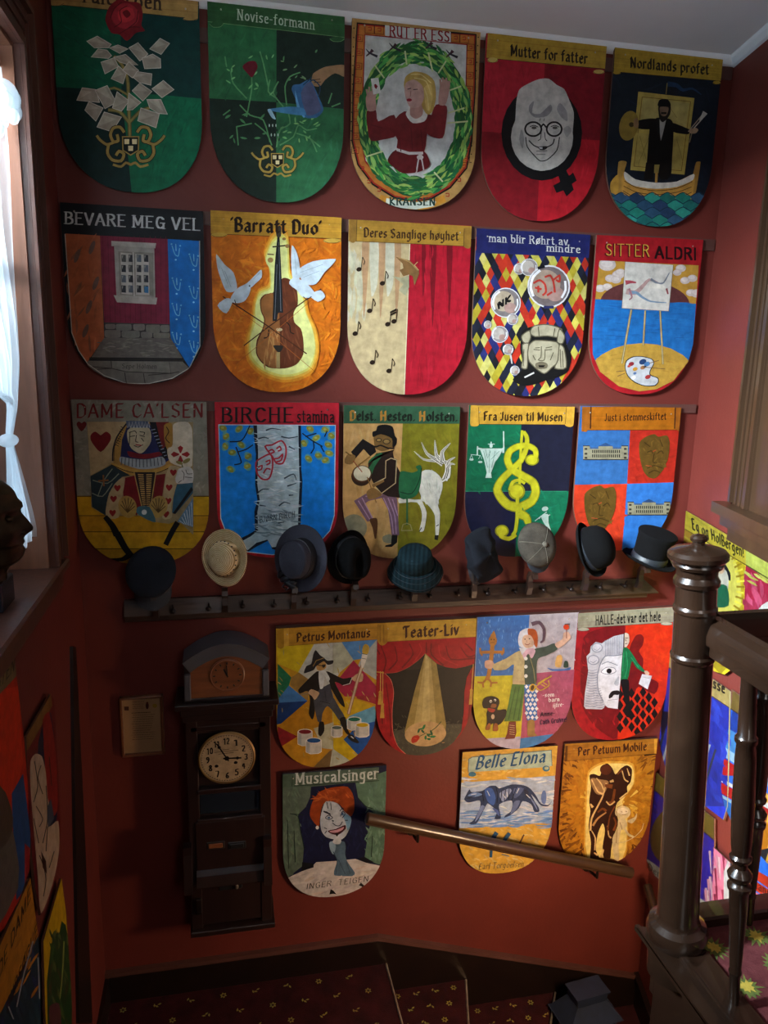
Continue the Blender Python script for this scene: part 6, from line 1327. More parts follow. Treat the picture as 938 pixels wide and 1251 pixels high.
c.dabs((60, 240, 870, 1180), 160, 26, 5, ['#b8a060', '#9c9c70', '#8c7c3c', '#a89040'], 1.0, .6, lambda x, y: (x*7+y*3) % 5 < 1)
c.line('505,225 505,1240', 3, '#8c8c80')
scroll(c, '55,118 860,72 858,205 55,262', '#a87c24', '#6c4c14'); c.poly('55,118 105,115 110,262 85,280 58,265', '#94701c', 1); c.poly('110,116 150,114 150,255 112,260', '#b89038')
c.text('Petrus Montanus', (215, 224), (800, 184), 68, '#3c200c', 'black', 1.0)
def pot(x, y, r, h, col):
    c.poly([(x-r, y), (x+r, y-4), (x+r, y+h-8), (x+r*.6, y+h+6), (x-r*.4, y+h+10), (x-r, y+h-4)], '#b8b8b4'); c.poly([(x-r, y), (x-r*.5, y), (x-r*.5, y+h+4), (x-r, y+h-4)], '#9ca0a0'); c.line([(x-r, y), (x-r, y+h-4), (x-r*.4, y+h+10), (x+r*.6, y+h+6), (x+r, y+h-8), (x+r, y-4)], 4, '#e0e0dc'); c.ell(x, y, r, r*.38, '#d0d0cc'); c.ell(x, y+2, r*.88, r*.30, col)
c.poly('450,460 540,500 590,520 660,510 645,565 585,575 560,560 520,550 585,680 600,750 560,720 490,600 480,560', '#1a1818', 1); c.poly('330,500 390,460 400,600 370,640 350,690 360,780 340,850 310,800 320,700 300,620 240,640 225,610 290,540', '#1a1818', 1)
c.line('585,575 640,560 660,510', 5, '#c8c8c4'); c.line('240,650 300,640', 4, '#707070')
c.poly('400,600 480,560 510,680 480,720 400,700 370,640', '#3c404c'); c.poly('370,640 400,690 480,710 500,660 560,760 600,830 560,860 510,790 460,740 420,800 410,870 380,860 350,700', '#42464f', 1); c.poly('395,870 430,870 435,940 405,985 385,960', '#161414', 1); c.poly('560,840 605,830 620,920 650,980 610,960 570,890', '#161414', 1); c.poly('620,985 660,970 715,1030 700,1040 650,1020', '#1c1c1c', 1); c.line('650,985 670,1000', 8, '#d0d0d0')
c.line('400,700 480,720', 4, '#16161a'); c.line('440,620 450,700', 4, '#20242c')
c.poly('390,470 440,455 480,520 460,545 440,500 425,595 400,600', '#c0ccd0', 1); c.poly('370,400 400,360 440,370 450,430 410,455 375,445', '#a8844c', 1); c.line('385,410 430,420', 6, '#241c14'); c.poly('415,410 445,405 440,425 425,432', '#2a2420', 1)
c.poly('270,475 290,420 330,400 345,330 365,290 400,330 430,350 460,375 508,372 500,400 460,408 430,380 370,420 350,450 300,470', '#1e1e24', 1); c.line('345,420 370,375 435,352', 6, '#8c7440')
c.poly('305,635 330,605 385,625 395,640 360,690 335,660', '#b89c7c', 1); c.poly('655,520 700,480 745,480 740,540 690,545', '#b89c7c', 1)
c.line('765,290 745,400 700,540 630,800', 26, '#8c6c4c'); c.line('762,300 745,400 700,540 630,800', 14, '#c0b098'); c.poly('730,390 745,300 785,310 765,390 740,440', '#c8c8c0', 1); c.poly('742,315 745,265 765,240 795,260 790,310 780,322', '#b89c3c', 1); c.line('738,318 780,326', 5, '#444'); c.line('735,355 772,362', 4, '#444')
pot(280, 945, 58, 105, '#701c24'); pot(350, 1015, 62, 100, '#1c4880'); pot(535, 912, 44, 70, '#4c5c58'); pot(675, 845, 55, 80, '#146450'); pot(740, 890, 55, 92, '#b0980c'); done(c)

c = shield('theatre shield: red curtains parted over a black stage with a spotlight on a rose', (455, 750, 6.7), (461, 761), (582, 755), (521, 922), '#2a2620', r=.42, e=2.2)
c.poly('100,470 860,420 800,1180 250,1180 150,900', '#1c1916'); c.dabs((180, 820, 740, 1100), 260, 14, 5, ['#3c3c34', '#4c4c40', '#2c2c26'], .4, 2, lambda x, y: y > 860+c.rnd.uniform(-40, 60)); c.poly('160,960 740,900 720,1100 600,1160 300,1170 200,1100', '#44443a', 1); c.dabs((180, 900, 740, 1140), 160, 14, 5, ['#50503f', '#3c3c30', '#5a5a48'], .4, 2)
c.poly('20,200 860,150 850,400 760,430 680,445 600,435 525,405 430,322 380,370 300,430 200,475 90,485 20,470', '#94101a', 0)
c.poly('0,470 90,482 150,540 172,640 160,780 165,960 200,1080 270,1150 330,1180 200,1180 0,1000', '#8e0f18', 0); c.poly('860,410 810,440 770,520 750,640 745,800 725,960 650,1070 560,1140 700,1180 900,900', '#8e0f18', 0)
for pts in ('60,240 110,380 90,470', '300,240 330,330 240,440', '440,230 440,320', '480,240 480,330 580,420', '600,260 640,370 840,360', '720,270 780,350 850,330', '760,240 820,300', '180,260 200,380 130,460', '110,560 140,800 150,1000', '60,560 80,900', '830,480 800,700 780,900', '20,260 60,330'): c.stroke(pts, 8, 14, '#6c0a12', 1)
c.k += 1
for pts in ('380,240 400,300 330,400', '540,250 560,350 700,420', '80,560 110,900'): c.stroke(pts, 8, 10, '#a81c24', 1)
c.k += 1
c.line('100,485 150,540 172,640 160,780 165,960 205,1080 270,1145', 4, '#c87060', 1); c.line('90,485 200,475 300,430 380,370 428,322', 4, '#a84038', 1)
c.poly('430,322 522,405 600,900 590,1010 270,1010 262,960 340,640', '#8c7c44'); c.poly('432,330 475,370 520,900 340,900 390,600', '#a4945c'); c.poly('435,340 460,370 470,900 400,900 420,600', '#b4a46c'); c.ell(432, 980, 170, 102, '#b09468', -4); c.dabs((290, 900, 580, 1060), 50, 16, 4, ['#bc9e70', '#a88c60'], .2, .4)
c.line('560,880 520,925 480,955', 6, '#344c28', 1); c.leaves([(395, 940), (420, 925), (375, 955), (410, 960), (455, 990), (480, 970), (435, 1010), (490, 1000), (460, 1020), (470, 985)], 24, 8, ['#245c38', '#2c6c40', '#1c4c30']); c.poly('315,1030 330,1000 370,990 385,1010 360,1045 325,1055', '#a42c1c', 1); c.line('335,1015 360,1020', 5, '#c84c30'); c.line('385,1000 440,970', 5, '#344c28')
scroll(c, '20,75 858,32 855,185 120,225', '#b0882c', '#6c4c14'); c.poly('40,85 115,78 120,225 90,255 60,250 38,215', '#a07820', 1); c.line('60,90 62,230', 4, '#6c4c14'); c.line('90,90 92,240', 4, '#6c4c14')
c.text('Teater-Liv', (252, 192), (700, 166), 88, '#3c1c0c', 'black', 1.05)
for x, y, l in ((60, 640, 100), (78, 740, 110), (805, 625, 115)): c.line([(x+ (5 if x < 500 else 18), 470 if x < 500 else 410), (x+3, y)], 6, '#c09850'); c.poly([(x-8, y), (x+12, y), (x+18, y+l), (x-18, y+l)], '#b8903c', keep=True); c.ell(x+2, y, 13, 14, '#b08838')
c.line('20,470 90,480', 8, '#b8903c'); c.line('-10,475 40,500', 5, '#b8903c'); c.k += 1; done(c)

c = shield('quartered shield of a half-and-half jester child with wooden figure, trumpet and dachshund', (570, 740, 6.7), (583, 754), (707, 748), (640, 914), '#b0a8b8', r=.42, e=2.2)
c.poly('90,90 515,75 480,570 70,580', '#3468ac'); c.poly('515,75 905,55 870,530 480,560', '#aaa4ac'); c.poly('0,580 480,565 440,1100 0,1100', '#b8b024'); c.poly('480,560 900,520 880,1100 440,1100', '#9c4c68'); c.poly('100,1090 440,1070 430,1200 200,1200', '#a8a4c0'); c.poly('440,1085 740,1045 640,1180 430,1200', '#3c74b0')
c.dabs((90, 100, 500, 560), 130, 18, 5, ['#4c84c4', '#2c5c9c', '#6c9cd0', '#3c70b4'], 1.5, .5); c.dabs((70, 600, 430, 1060), 80, 20, 6, ['#c4bc30', '#a8a01c'], 1.3, .5); c.dabs((500, 570, 840, 1030), 90, 20, 5, ['#a85c74', '#8c4460', '#b06880'], 1.4, .3); c.dabs((540, 90, 880, 500), 70, 20, 5, ['#b8b0b8', '#9c98a4'], 1.4, .4)
Wd = '#a06c2c'
c.line('212,240 205,380 180,560 165,600', 34, Wd, 1); c.ell(212, 285, 34, 44, Wd); c.poly('195,240 222,200 240,250', Wd); c.line('110,380 200,378 300,378', 24, Wd, 1)
for l in ('110,380 108,345', '110,380 125,405', '300,378 298,345', '300,378 285,400', '170,590 130,630 90,625', '130,630 135,665', '175,590 200,630 248,628', '200,625 195,660'): c.line(l, 15, Wd)
c.ell(200, 275, 5, 6, '#5a3818'); c.ell(222, 275, 5, 6, '#5a3818'); c.line('195,300 225,300', 4, '#5a3818')
c.poly('150,450 200,445 225,480 200,515 150,505', '#c09c84', 1); c.poly('215,480 320,430 420,370 480,380 490,640 375,640 385,480 320,520 225,525', '#b0a478', 1); c.dabs((230, 400, 470, 620), 60, 12, 4, ['#c0b488', '#a0946c'], 1, 1, lambda x, y: x > 390 or 440 < y < 510)
c.poly('370,640 490,645 470,700 440,940 305,945 340,800', '#4c7034', 0); 
for l in ('400,660 340,930', '430,660 380,930', '460,670 420,930'): c.stroke(l, 5, 12, '#38582a', 0)
c.k += 1; c.poly('375,610 490,612 490,640 372,640', '#b09c78')
c.poly('480,380 560,350 650,330 715,305 740,355 650,405 585,430 570,500 565,640 475,640', '#3c4c44', 1); c.poly('470,645 570,640 575,930 550,940 490,935 472,800', '#3c6cb4')
for i in range(3):
    for j in range(8): x = 487+i*34+(j % 2)*15; y = 660+j*36; c.poly([(x, y-18), (x+15, y), (x, y+18), (x-15, y)], '#d4dce4', keep=True)
c.k += 1
c.poly('500,940 550,935 555,1040 575,1060 500,1065 495,1010', '#8c7040', 1); c.poly('345,950 400,945 405,1040 390,1085 310,1090 330,1040', '#6c3428', 0)
for i in range(5): c.line([(350, 975+i*18), (390, 980+i*18)], 4, '#c0a888', keep=True)
c.k += 1
c.poly('418,280 435,210 500,180 560,200 580,280 560,350 480,350 430,330', '#c8ccd4', 1); c.poly('500,185 560,195 580,260 570,340 540,300 520,240 500,235', '#a44c20', 1); c.poly('450,280 470,240 520,240 548,290 540,330 490,345 460,320', '#c8a890', 1); c.stroke('530,150 590,135 630,190 625,280 600,300', 34, 14, '#584450', 2); c.k += 1
c.ell(475, 272, 6, 5, '#443428'); c.ell(512, 268, 6, 5, '#443428'); c.line('475,310 495,318 515,308', 5, '#8c4438', 1); c.line('490,280 488,298', 4, '#8c6c58')
c.poly('450,370 490,350 540,345 560,370 530,430 500,390 470,440', '#c8a4b4', 1); c.poly('425,340 490,350 450,400', '#c8ccd4')
for y in (430, 497, 573): c.ell(482, y, 14, 15, '#d8dcd8')
c.line('510,400 545,520 560,640', 7, '#7c7c54'); 
c.poly('720,310 780,270 790,220 830,215 850,260 820,290 790,320 745,345', '#c4a08c', 1); c.line('813,160 815,265', 6, '#702018'); c.ell(812, 172, 24, 22, '#c03c1c'); c.line('800,150 840,148', 8, '#4c3430')
c.poly('655,505 700,515 800,515 850,500 840,525 700,532', '#4c6ca8', 1); c.poly('720,490 735,410 770,400 780,440 765,500', '#c8a060', 1); c.poly('790,500 800,450 825,455 828,500', '#2c4034', 1)
Go = '#b89838'
for l in ('545,670 690,570', '560,655 600,690 670,650 665,610', '580,635 650,590', '605,640 640,660', '625,625 655,645', '575,690 560,650'): c.line(l, 8, Go, 1)
c.ell(535, 668, 26, 32, Go, 20); c.ell(535, 668, 14, 22, '#4c3414', 20); c.line('690,570 680,580', 12, Go)
D_ = '#241c18'
c.poly('125,790 150,750 210,738 260,760 265,800 250,850 320,845 318,900 280,960 250,980 245,1020 210,1020 215,960 190,980 180,1010 150,1010 165,950 160,880 170,840 135,835', D_, 1); c.ell(195, 780, 10, 12, '#d8d8d0'); c.ell(230, 770, 9, 10, '#d8d8d0'); c.ell(197, 782, 5, 6, '#111'); c.ell(228, 773, 5, 6, '#111'); c.poly('195,830 205,800 240,805 235,830', '#7c4c28', 1); c.poly('170,835 230,845 215,870 180,862', '#9c3424', 1); c.poly('150,1010 175,960 195,965 185,1012', '#8c5424', 1); c.poly('212,1020 225,960 250,965 255,1018', '#8c5424', 1); c.ell(212, 905, 14, 20, '#b8a490')
c.text('-som', (620, 745), (710, 740), 34, '#e0d8dc', 'script', 1.6); c.text('barn', (668, 785), (755, 778), 34, '#e0d8dc', 'script', 1.6); c.text('ijfre-', (705, 830), (790, 818), 34, '#e0d8dc', 'script', 1.6)
c.text('Anne-', (602, 905), (715, 892), 34, '#3c1c34', 'script', 1.9); c.text('Cath.Gruhne!', (598, 970), (815, 945), 38, '#2c1c3c', 'script', 1.9); done(c)

c = shield('red shield with half a white tragedy mask beside a man in a green jumper', (690, 730, 6.7), (706, 749), (825, 741), (762, 903), '#a8141a', r=.40, e=2.2)
c.poly('0,200 498,230 430,1250 0,1250', '#94141c'); c.poly('150,330 300,250 490,235 425,1150 300,1100 200,1000 130,850', '#6c0e14', 1); c.dabs((80, 260, 420, 1100), 90, 30, 10, ['#7c1218', '#8c141c', '#a01820'], 1.0, .8, lambda x, y: x < 190 or y > 930); c.poly('498,220 938,200 938,1250 424,1250', '#c02c12'); c.dabs((620, 250, 870, 1050), 80, 30, 10, ['#c83414', '#b42810', '#d03c18'], 1.0, .8)
c.poly('545,370 580,310 620,300 645,330 635,390 605,440 640,500 640,600 700,660 765,700 730,790 600,730 560,800 470,800 480,600 520,440', '#6c1210', 1)
for i in range(9):
    for j in range(9):
        x = 450+i*47; y = 790+j*46-i*4
        if (i+j) % 2 == 0 and (x-560)**2/52000+(y-920)**2/30000 < 1.25 and y < 1110 and x > 430 and x < 735: c.poly([(x, y-44), (x+28, y), (x, y+44), (x-28, y)], '#1a100e', keep=True)
c.k += 1
c.poly('480,298 400,315 320,360 300,375 250,362 210,400 205,450 175,480 185,560 190,600 160,800 155,890 170,910 300,915 320,900 325,880 350,900 432,912', '#b4b8c4', 0)
c.poly('474,470 400,480 330,480 290,540 262,640 270,760 310,850 350,895 430,908', '#cdd2dc', 0)
for i in range(11): c.line([(478-i*15, 300+i*5), (472-i*14, 455+i*2)], 5, '#868c9c', keep=True)
for cx, cy, r_ in ((262, 410, 52), (232, 510, 54)):
    for q in (.9, .6, .3): c.ell(cx, cy, r_*q, r_*q*.85, '#868c9c' if q in (.9, .3) else '#c8ccd6', keep=False)
    c.ell(cx, cy, r_*.75, r_*.62, '#c0c4d0')
    c.line([(cx-r_*.5, cy+10), (cx, cy+22), (cx+r_*.5, cy)], 5, '#868c9c', 1)
for i in range(15): y = 590+i*21; c.line([(190-i*2, y), (225-i*1.5, y+8), (262+min(i, 6), y-2)], 5, '#868c9c', 1, keep=True)
for i in range(9): y = 740+i*19; c.line([(232, y), (262+i*3, y+8), (290+i*4, y+2)], 5, '#868c9c', 1, keep=True)
c.k += 1; c.line('470,465 400,475 330,478 290,540 265,640 272,760 312,850', 8, '#7c8494', 1)
c.line('300,545 350,525 430,555', 6, '#7c8494', 1); c.poly('295,605 340,570 400,575 415,605 370,625 320,622', '#dde0e8', 1); c.line('295,605 340,570 400,575 415,605 370,625 320,622', 5, '#6c7484', 1, closed=True); c.ell(360, 600, 21, 21, '#141014'); c.poly('440,640 400,700 415,720 438,715', '#a8b0bc', 1); c.poly('440,760 385,765 358,800 360,825 385,815 400,795 438,795', '#181214', 1); c.line('350,840 430,830', 4, '#8c94a4', 1)
c.poly('488,290 520,300 525,360 500,405 482,400', '#c8b8a8', 1); c.line('490,330 515,330', 5, '#2c2420'); c.line('490,345 500,350', 5, '#2c2420'); c.line('490,378 508,375', 5, '#2c2420'); c.line('484,288 482,408', 5, '#202020')
c.poly('475,415 510,410 550,460 600,540 650,595 640,610 580,570 545,520 520,640 500,680 455,675', '#14683c', 1); 
for l in ('500,440 510,560 490,650', '540,490 600,570', '480,450 470,600'): c.line(l, 5, '#2c9460', 1, keep=True)
c.k += 1; c.poly('455,675 520,675 525,800 545,940 575,975 500,975 495,880 470,760', '#12100f', 1); c.poly('648,600 670,598 690,620 670,640 650,615', '#c8a890', 1); c.poly('630,625 710,640 675,750 602,705', '#c8ccd4'); c.line('640,650 690,660', 3, '#888')
scroll(c, '108,125 900,75 885,200 100,250', '#8e8c78', '#4c4a40', (148, 260, 48, 14), (830, 214, 48, 13), '#a4a290')
c.text('HALLE-det var det hele', (250, 222), (778, 186), 72, '#1c1c1a', 'sans', 1.15); done(c)

# ============================================================ lowest shields
c = shield('shield with a red-haired caricature singer between green curtains, right of the clock', (335, 925, 6.253), (345, 945), (472, 935), (407, 1095), '#3a5c44', r=.40, e=2.3)
c.poly('0,100 938,50 938,1100 0,1100', '#161a38'); c.dabs((200, 220, 740, 780), 120, 36, 9, ['#1c2248', '#101430', '#20284c', '#14182c'], 1.5, .6)
c.poly('60,130 280,215 275,300 240,380 180,440 200,560 225,700 215,830 90,930 50,900', '#53645a', 0); c.poly('620,190 870,100 850,800 800,820 720,790 690,760 720,560 760,420 700,380 640,310', '#52705f', 0); c.dabs((70, 220, 200, 880), 70, 36, 9, ['#5c7466', '#48584c', '#64786a'], 1.4, .6); c.dabs((700, 200, 850, 780), 70, 34, 9, ['#5c8070', '#486456', '#6c8a7a'], 1.4, .8)
for l in ('120,430 180,450 200,560 230,700', '150,560 160,800', '100,480 110,850', '640,310 700,375 750,390', '750,600 740,760', '120,430 220,440'): c.line(l, 6, '#1a2c24', 1)
c.poly('60,130 800,75 790,175 280,225 60,230', '#4a5e52'); c.line('135,220 140,140', 4, '#1c3024'); c.line('150,218 640,190 800,178', 5, '#1c3024'); c.text('Musical(s)inger'.replace('(', '').replace(')', ''), (165, 208), (790, 162), 86, '#b8c4c4', 'roman', 1.0)
c.poly('80,930 210,870 300,820 320,800 480,790 620,775 700,805 820,830 760,950 560,1070 300,1070 120,1000', '#b8b4b4', 0); c.dabs((150, 830, 760, 1040), 60, 50, 12, ['#c4c0c0', '#a8a4a8', '#bcb0a8'], -.3, .3)
c.poly('210,870 212,800 300,810 300,840 250,855', '#14161c'); c.poly('700,805 640,770 690,760 760,800', '#14161c')
c.poly('270,430 290,340 350,260 460,225 560,225 605,300 610,400 585,450 540,420 500,360 420,330 370,360 350,440 340,530 290,480', '#8c3c18', 2); c.dabs((300, 250, 590, 340), 50, 34, 7, ['#a04c20', '#7c3010', '#b45c2c'], .3, .8, lambda x, y: (x-450)**2/19600+(y-300)**2/4900 < 1.1)
c.poly('395,335 480,350 520,400 585,460 580,520 545,600 500,630 400,610 360,560 350,480 365,400', '#a9b4c4', 1); c.poly('520,430 580,450 585,500 560,560 545,500', '#6c94b8', 1)
for l in ('375,415 400,415 430,440', '390,460 415,440 445,460 415,475 390,462', '500,410 520,385 530,395', '505,450 520,410 540,430 520,460', '400,340 410,390', '430,345 435,400', '445,500 470,520 500,520 520,490', '450,490 440,480 455,485', '385,580 400,560', '400,545 380,535', '560,480 540,480'): c.line(l, 6, '#1c2438', 1)
c.line('378,412 425,432', 12, '#161a28', 1); c.ell(416, 460, 11, 9, '#3c5c80'); c.ell(520, 430, 8, 12, '#3c5c80'); c.poly('408,560 470,545 540,515 545,545 490,590 440,585', '#3c1018', 1); c.poly('420,562 475,552 530,530 520,552 480,572 440,574', '#c0909c', 1); c.ell(328, 535, 12, 14, '#d0d4d8')
c.poly('440,640 530,640 545,680 540,740 560,800 615,880 600,905 540,905 460,900 455,870 480,780 440,720 425,670', '#4c6478', 1); c.poly('420,650 450,640 470,680 450,740 425,700', '#7c98b0', 1); c.poly('445,640 480,600 510,630 500,660 460,660', '#b0b8c4', 1); c.line('470,600 475,640', 10, '#b0b8c4'); c.ell(478, 588, 9, 14, '#111')
for l in ('515,905 460,960 450,1030', '600,905 650,950 680,990'): c.line(l, 12, '#c0b8b8', 1)
for l in ('480,780 470,890', '550,800 580,890', '490,780 540,890'): c.line(l, 4, '#2c4054', keep=True)
c.k += 1; c.poly('420,1045 430,1005 450,1015 475,1045 450,1040', '#141414'); c.poly('645,975 660,955 690,980 685,995 665,985', '#141414'); c.line('450,720 480,780', 6, '#2c4054')
c.text('INGER  TEIGEN', (245, 1005), (715, 945), 42, '#4c4844', 'script', 1.0, lean=.15); done(c)

c = shield('yellow shield with a blue panther walking, crossed by the handrail', (550, 900, 6.7), (565, 919), (681, 911), (610, 1067), '#c09a40', r=.40, e=2.3)
c.dabs((80, 100, 860, 360), 120, 26, 9, ['#cca44c', '#b88c34', '#c8b878', '#d0a83c'], .1, .4); c.dabs((70, 720, 840, 1080), 160, 26, 9, ['#c8a858', '#b49c60', '#c4a03c', '#bcae80'], .3, .6)
c.poly('90,375 855,318 830,700 60,750 70,560', '#9cb0d0'); c.dabs((80, 340, 850, 720), 170, 50, 8, ['#b0c0d8', '#8ca4cc', '#c0ccdc', '#7c98c8', '#d0d4d8'], .05, .3); c.dabs((70, 610, 840, 740), 70, 60, 8, ['#4c78c0', '#6488c4', '#7ca0d4'], -.05, .1)
c.poly('145,185 180,165 825,108 830,235 800,245 210,285 150,290', '#9ab0a4', 0); c.line('145,290 150,180 180,165 825,108 830,235', 5, '#4c6470'); c.ell(178, 305, 32, 20, '#3c6c8c'); c.ell(782, 258, 30, 24, '#3c6c8c'); c.ell(785, 255, 18, 13, '#98a890')
c.text('Belle Elona', (205, 262), (765, 205), 104, '#204c78', 'script', 1.7, lean=.25)
B_ = '#2c3a5c'
c.poly('112,510 130,470 155,428 170,450 260,440 320,400 370,400 400,420 500,388 600,395 650,420 700,480 740,545 800,555 830,520 800,565 740,560 690,500 660,470 690,530 720,575 725,610 685,610 660,550 590,525 560,580 490,640 440,660 450,640 500,600 500,520 400,550 405,620 410,665 360,668 380,610 330,560 300,545 250,640 210,710 150,710 190,680 240,580 240,520 180,530 140,535', B_, 1)
for pts, col in (('140,480 200,450 260,470 200,490', '#6484c0'), ('280,430 340,420 370,500 350,560 300,520', '#3c5ca4'), ('250,560 280,570 230,660 200,690', '#6c80b0'), ('400,460 480,420 500,440 430,530', '#7c8cb8'), ('520,420 600,420 560,480 520,500', '#4c5c88'), ('520,530 570,520 540,590 490,630', '#5c6c98'), ('640,480 690,540 710,600', '#6c7cac'), ('340,580 390,600 400,650', '#4c60a0'), ('600,430 640,450 620,500', '#2c3048')): c.poly(pts, col, 1)
for l in ('370,400 385,470 380,540', '420,440 410,530', '450,430 440,520', '480,420 475,510', '540,410 500,520', '150,490 200,480', '130,500 160,500', '260,450 270,520'): c.line(l, 6, '#141a30', 1, keep=True)
for l in ('430,470 450,500', '460,450 465,490', '300,440 320,480', '560,420 540,460', '620,470 650,500', '170,470 210,465'): c.line(l, 6, '#b8c4d8', 1, keep=True)
c.k += 1; c.poly('740,490 755,440 775,440 785,490 775,545 750,540', '#5c74b0', 1)
c.line('375,790 340,880 330,980', 22, '#2c5078', 1); c.line('375,785 345,830', 34, '#2c5078'); c.line('480,790 430,860', 30, '#2c5078'); c.line('600,800 560,880', 12, '#5c4438'); c.line('420,960 480,975', 10, '#6c7478')
c.text('Earl Torgoelsen', (230, 1085), (595, 1060), 50, '#5c5648', 'script', .9, lean=.2); done(c)

c = shield('golden-brown shield with an embracing bronze couple and a small white cupid', (670, 895, 6.7), (690, 909), (803, 902), (745, 1056), '#a87420', r=.40, e=2.2)
for _ in range(520):
    x, y = c.rnd.uniform(100, 880), c.rnd.uniform(190, 1060); d_ = math.hypot((x-500)/330, (y-560)/420); a = math.atan2(y-560, x-500); cols = ['#d8bc60', '#ccA43c', '#c89430'] if d_ < .65 else (['#b47c20', '#a06818', '#c08a28'] if d_ < 1.05 else ['#7c4c14', '#603810', '#94601c', '#a87424'])
    a += c.rnd.uniform(-.9, .9) if d_ < 1.05 else c.rnd.uniform(-.6, .6); L_ = c.rnd.uniform(20, 46); cc_ = tuple(p*.65+q*.35 for p, q in zip(hexc(c.rnd.choice(cols)), hexc(cols[1]))); c.stroke([(x-math.cos(a)*L_, y-math.sin(a)*L_), (x+6, y-6), (x+math.cos(a)*L_, y+math.sin(a)*L_)], 6, 24, cc_, 0)
c.k += 1
c.glow('330,330 430,260 560,250 680,270 690,420 600,560 640,700 600,1040 320,1040 310,600', ['#c89c3c', '#dcc878'], .06)
Dk = '#30180e'; Lt = '#cfae74'; Md = '#6c3c1c'
c.poly('332,350 370,335 420,350 440,270 480,250 520,290 545,340 590,290 640,265 680,300 670,400 640,440 640,500 560,570 545,640 570,730 530,850 510,960 500,1030 450,1020 440,930 460,800 440,740 400,830 385,960 420,1040 340,1050 345,900 325,760 340,640 330,560 345,440', Dk, 1)
c.ell(466, 300, 48, 44, '#4c2414'); c.poly('345,370 420,380 490,400 450,500 390,500 350,430', '#8c6c48', 1)
for pts, a, b, col in (('350,380 400,480 440,500', 8, 16, Lt), ('390,370 430,420 450,470', 8, 12, Lt), ('470,410 440,520 400,600 350,700 340,800', 10, 16, Lt), ('340,580 360,610', 10, 22, Lt), ('540,460 520,560 480,580', 18, 26, Md), ('460,430 520,440', 24, 36, Md), ('600,310 620,380 650,400', 8, 12, Lt), ('640,290 660,350', 6, 12, Lt), ('560,340 600,300', 12, 8, Md), ('470,650 400,700 360,760', 10, 18, '#a88050'), ('350,800 380,860 375,960', 8, 12, Lt), ('480,760 490,840 510,860', 8, 14, Lt), ('470,560 500,590 540,560', 10, 12, Lt), ('640,490 580,540', 8, 14, Lt), ('540,600 500,680 480,800', 8, 14, Md), ('400,650 440,620 470,640', 14, 22, Md), ('450,950 430,1010 440,1030', 12, 22, Lt), ('500,400 530,390', 16, 22, Lt), ('370,980 400,1000', 10, 16, Lt), ('530,690 550,740 530,800', 12, 20, Md)): c.stroke(pts, a, b, col, 1); c.k += .3
c.k += 1
c.poly('330,1040 420,1020 520,1030 590,1050 500,1070 400,1065', '#4c2814', 1); c.poly('440,920 465,940 450,960', Dk)
Wc = '#c4b48c'
c.ell(605, 650, 64, 52, Wc); c.ell(605, 640, 44, 26, '#d8ccb0'); c.poly('570,700 620,700 640,760 590,800 570,920 575,1040 545,1040 530,1000 520,860 560,780', Wc, 1); c.poly('640,720 700,690 720,655 715,700 680,740', Wc, 1); c.line('600,750 650,830 690,850', 18, Wc, 1); c.line('540,1030 570,1045', 14, Wc); c.line('520,880 540,900 620,890 700,850 760,790 775,740', 5, Wc, 1)
for l in ('590,640 600,650', '625,640 640,645', '600,670 630,668', '560,610 600,590 650,600 670,640', '560,780 550,900', '580,730 600,790', '550,640 560,690'): c.line(l, 4, '#6c4c24', 1)
c.k += 1
scroll(c, '140,105 895,40 888,170 135,230', '#94641c', '#4c2c0c'); c.poly('135,105 155,105 150,228 132,230', '#5c3810'); c.poly('860,45 895,42 890,168 862,170', '#c08c30'); c.stroke('780,182 880,172', 12, 6, '#1c0e06', 0); c.k += 1
c.text('Per Petuum Mobile', (240, 185), (795, 140), 66, '#38180a', 'black', .95); done(c)

# typed lines on the framed notice and the clock face
root, x0, x1, z0, z1 = notice
c = Canvas(MAIN, .0145, (130, 830, 10.42), None); W2 = lambda u, v: (u, v)
c.poly('225,345 285,345 285,395 228,395', '#3c1c10'); c.ell(519, 335, 20, 44, '#3c1410'); c.ell(519, 300, 15, 15, '#5c2010'); c.ell(615, 335, 30, 26, '#8c7020')
for y, xa, xb in [(290, 330, 480), (320, 330, 475), (348, 340, 470), (372, 335, 480)]+[(430+i*28, 322+(i*37 % 23), 560+(i*53 % 60)) for i in range(13)]:
    x = xa
    while x < xb: l = c.rnd.uniform(12, 40); c.line([(x, y-(x-300)*.05), (min(xb, x+l), y-(x+l-300)*.05)], 5 if y != 430 else 9, '#4c3018', keep=True); x += l+7
c.mb.build('typed_text', 'paint', root)
ck, DC, dr = clk_dial
pl = Plane((DC.x, DC.y-.0085, 0), (1, 0, 0), (0, -1, 0))
class Dial(Canvas):
    def m(s, p): return (p[0]*dr, DC.z-p[1]*dr)
c = Dial(pl, 0, (0, 0, 1), None)
c.ell(0, 0, .965, .965, '#a08a6c', n=56); c.ell(0, 0, .0, .0, '#000')
c.line([(.93*math.cos(t/60*6.2832), .93*math.sin(t/60*6.2832)) for t in range(60)], .012, '#3a3024', closed=True)
for i in range(60): a = i*6.2832/60; c.line([(.89*math.sin(a), -.89*math.cos(a)), (.92*math.sin(a), -.92*math.cos(a))], .02, '#2a2018', keep=True)
for n_ in range(1, 13):
    a = n_*math.pi/6; x, y = .70*math.sin(a), -.70*math.cos(a); w_ = .10 if n_ < 10 else .17; c.text(str(n_), (x-w_*.55, y+.12), (x+w_*.55, y+.12), .24, '#1c1610', 'roman', 1.3)
for l in ('-.45,-.28 .42,-.30', '-.3,-.20 .25,-.22', '-.15,-.36 .1,-.37'): c.line(l, .02, '#5a4a38')
for x, y in ((-.38, .28), (.32, .20)): c.ell(x, y, .07, .06, '#181210')
c.k += 3
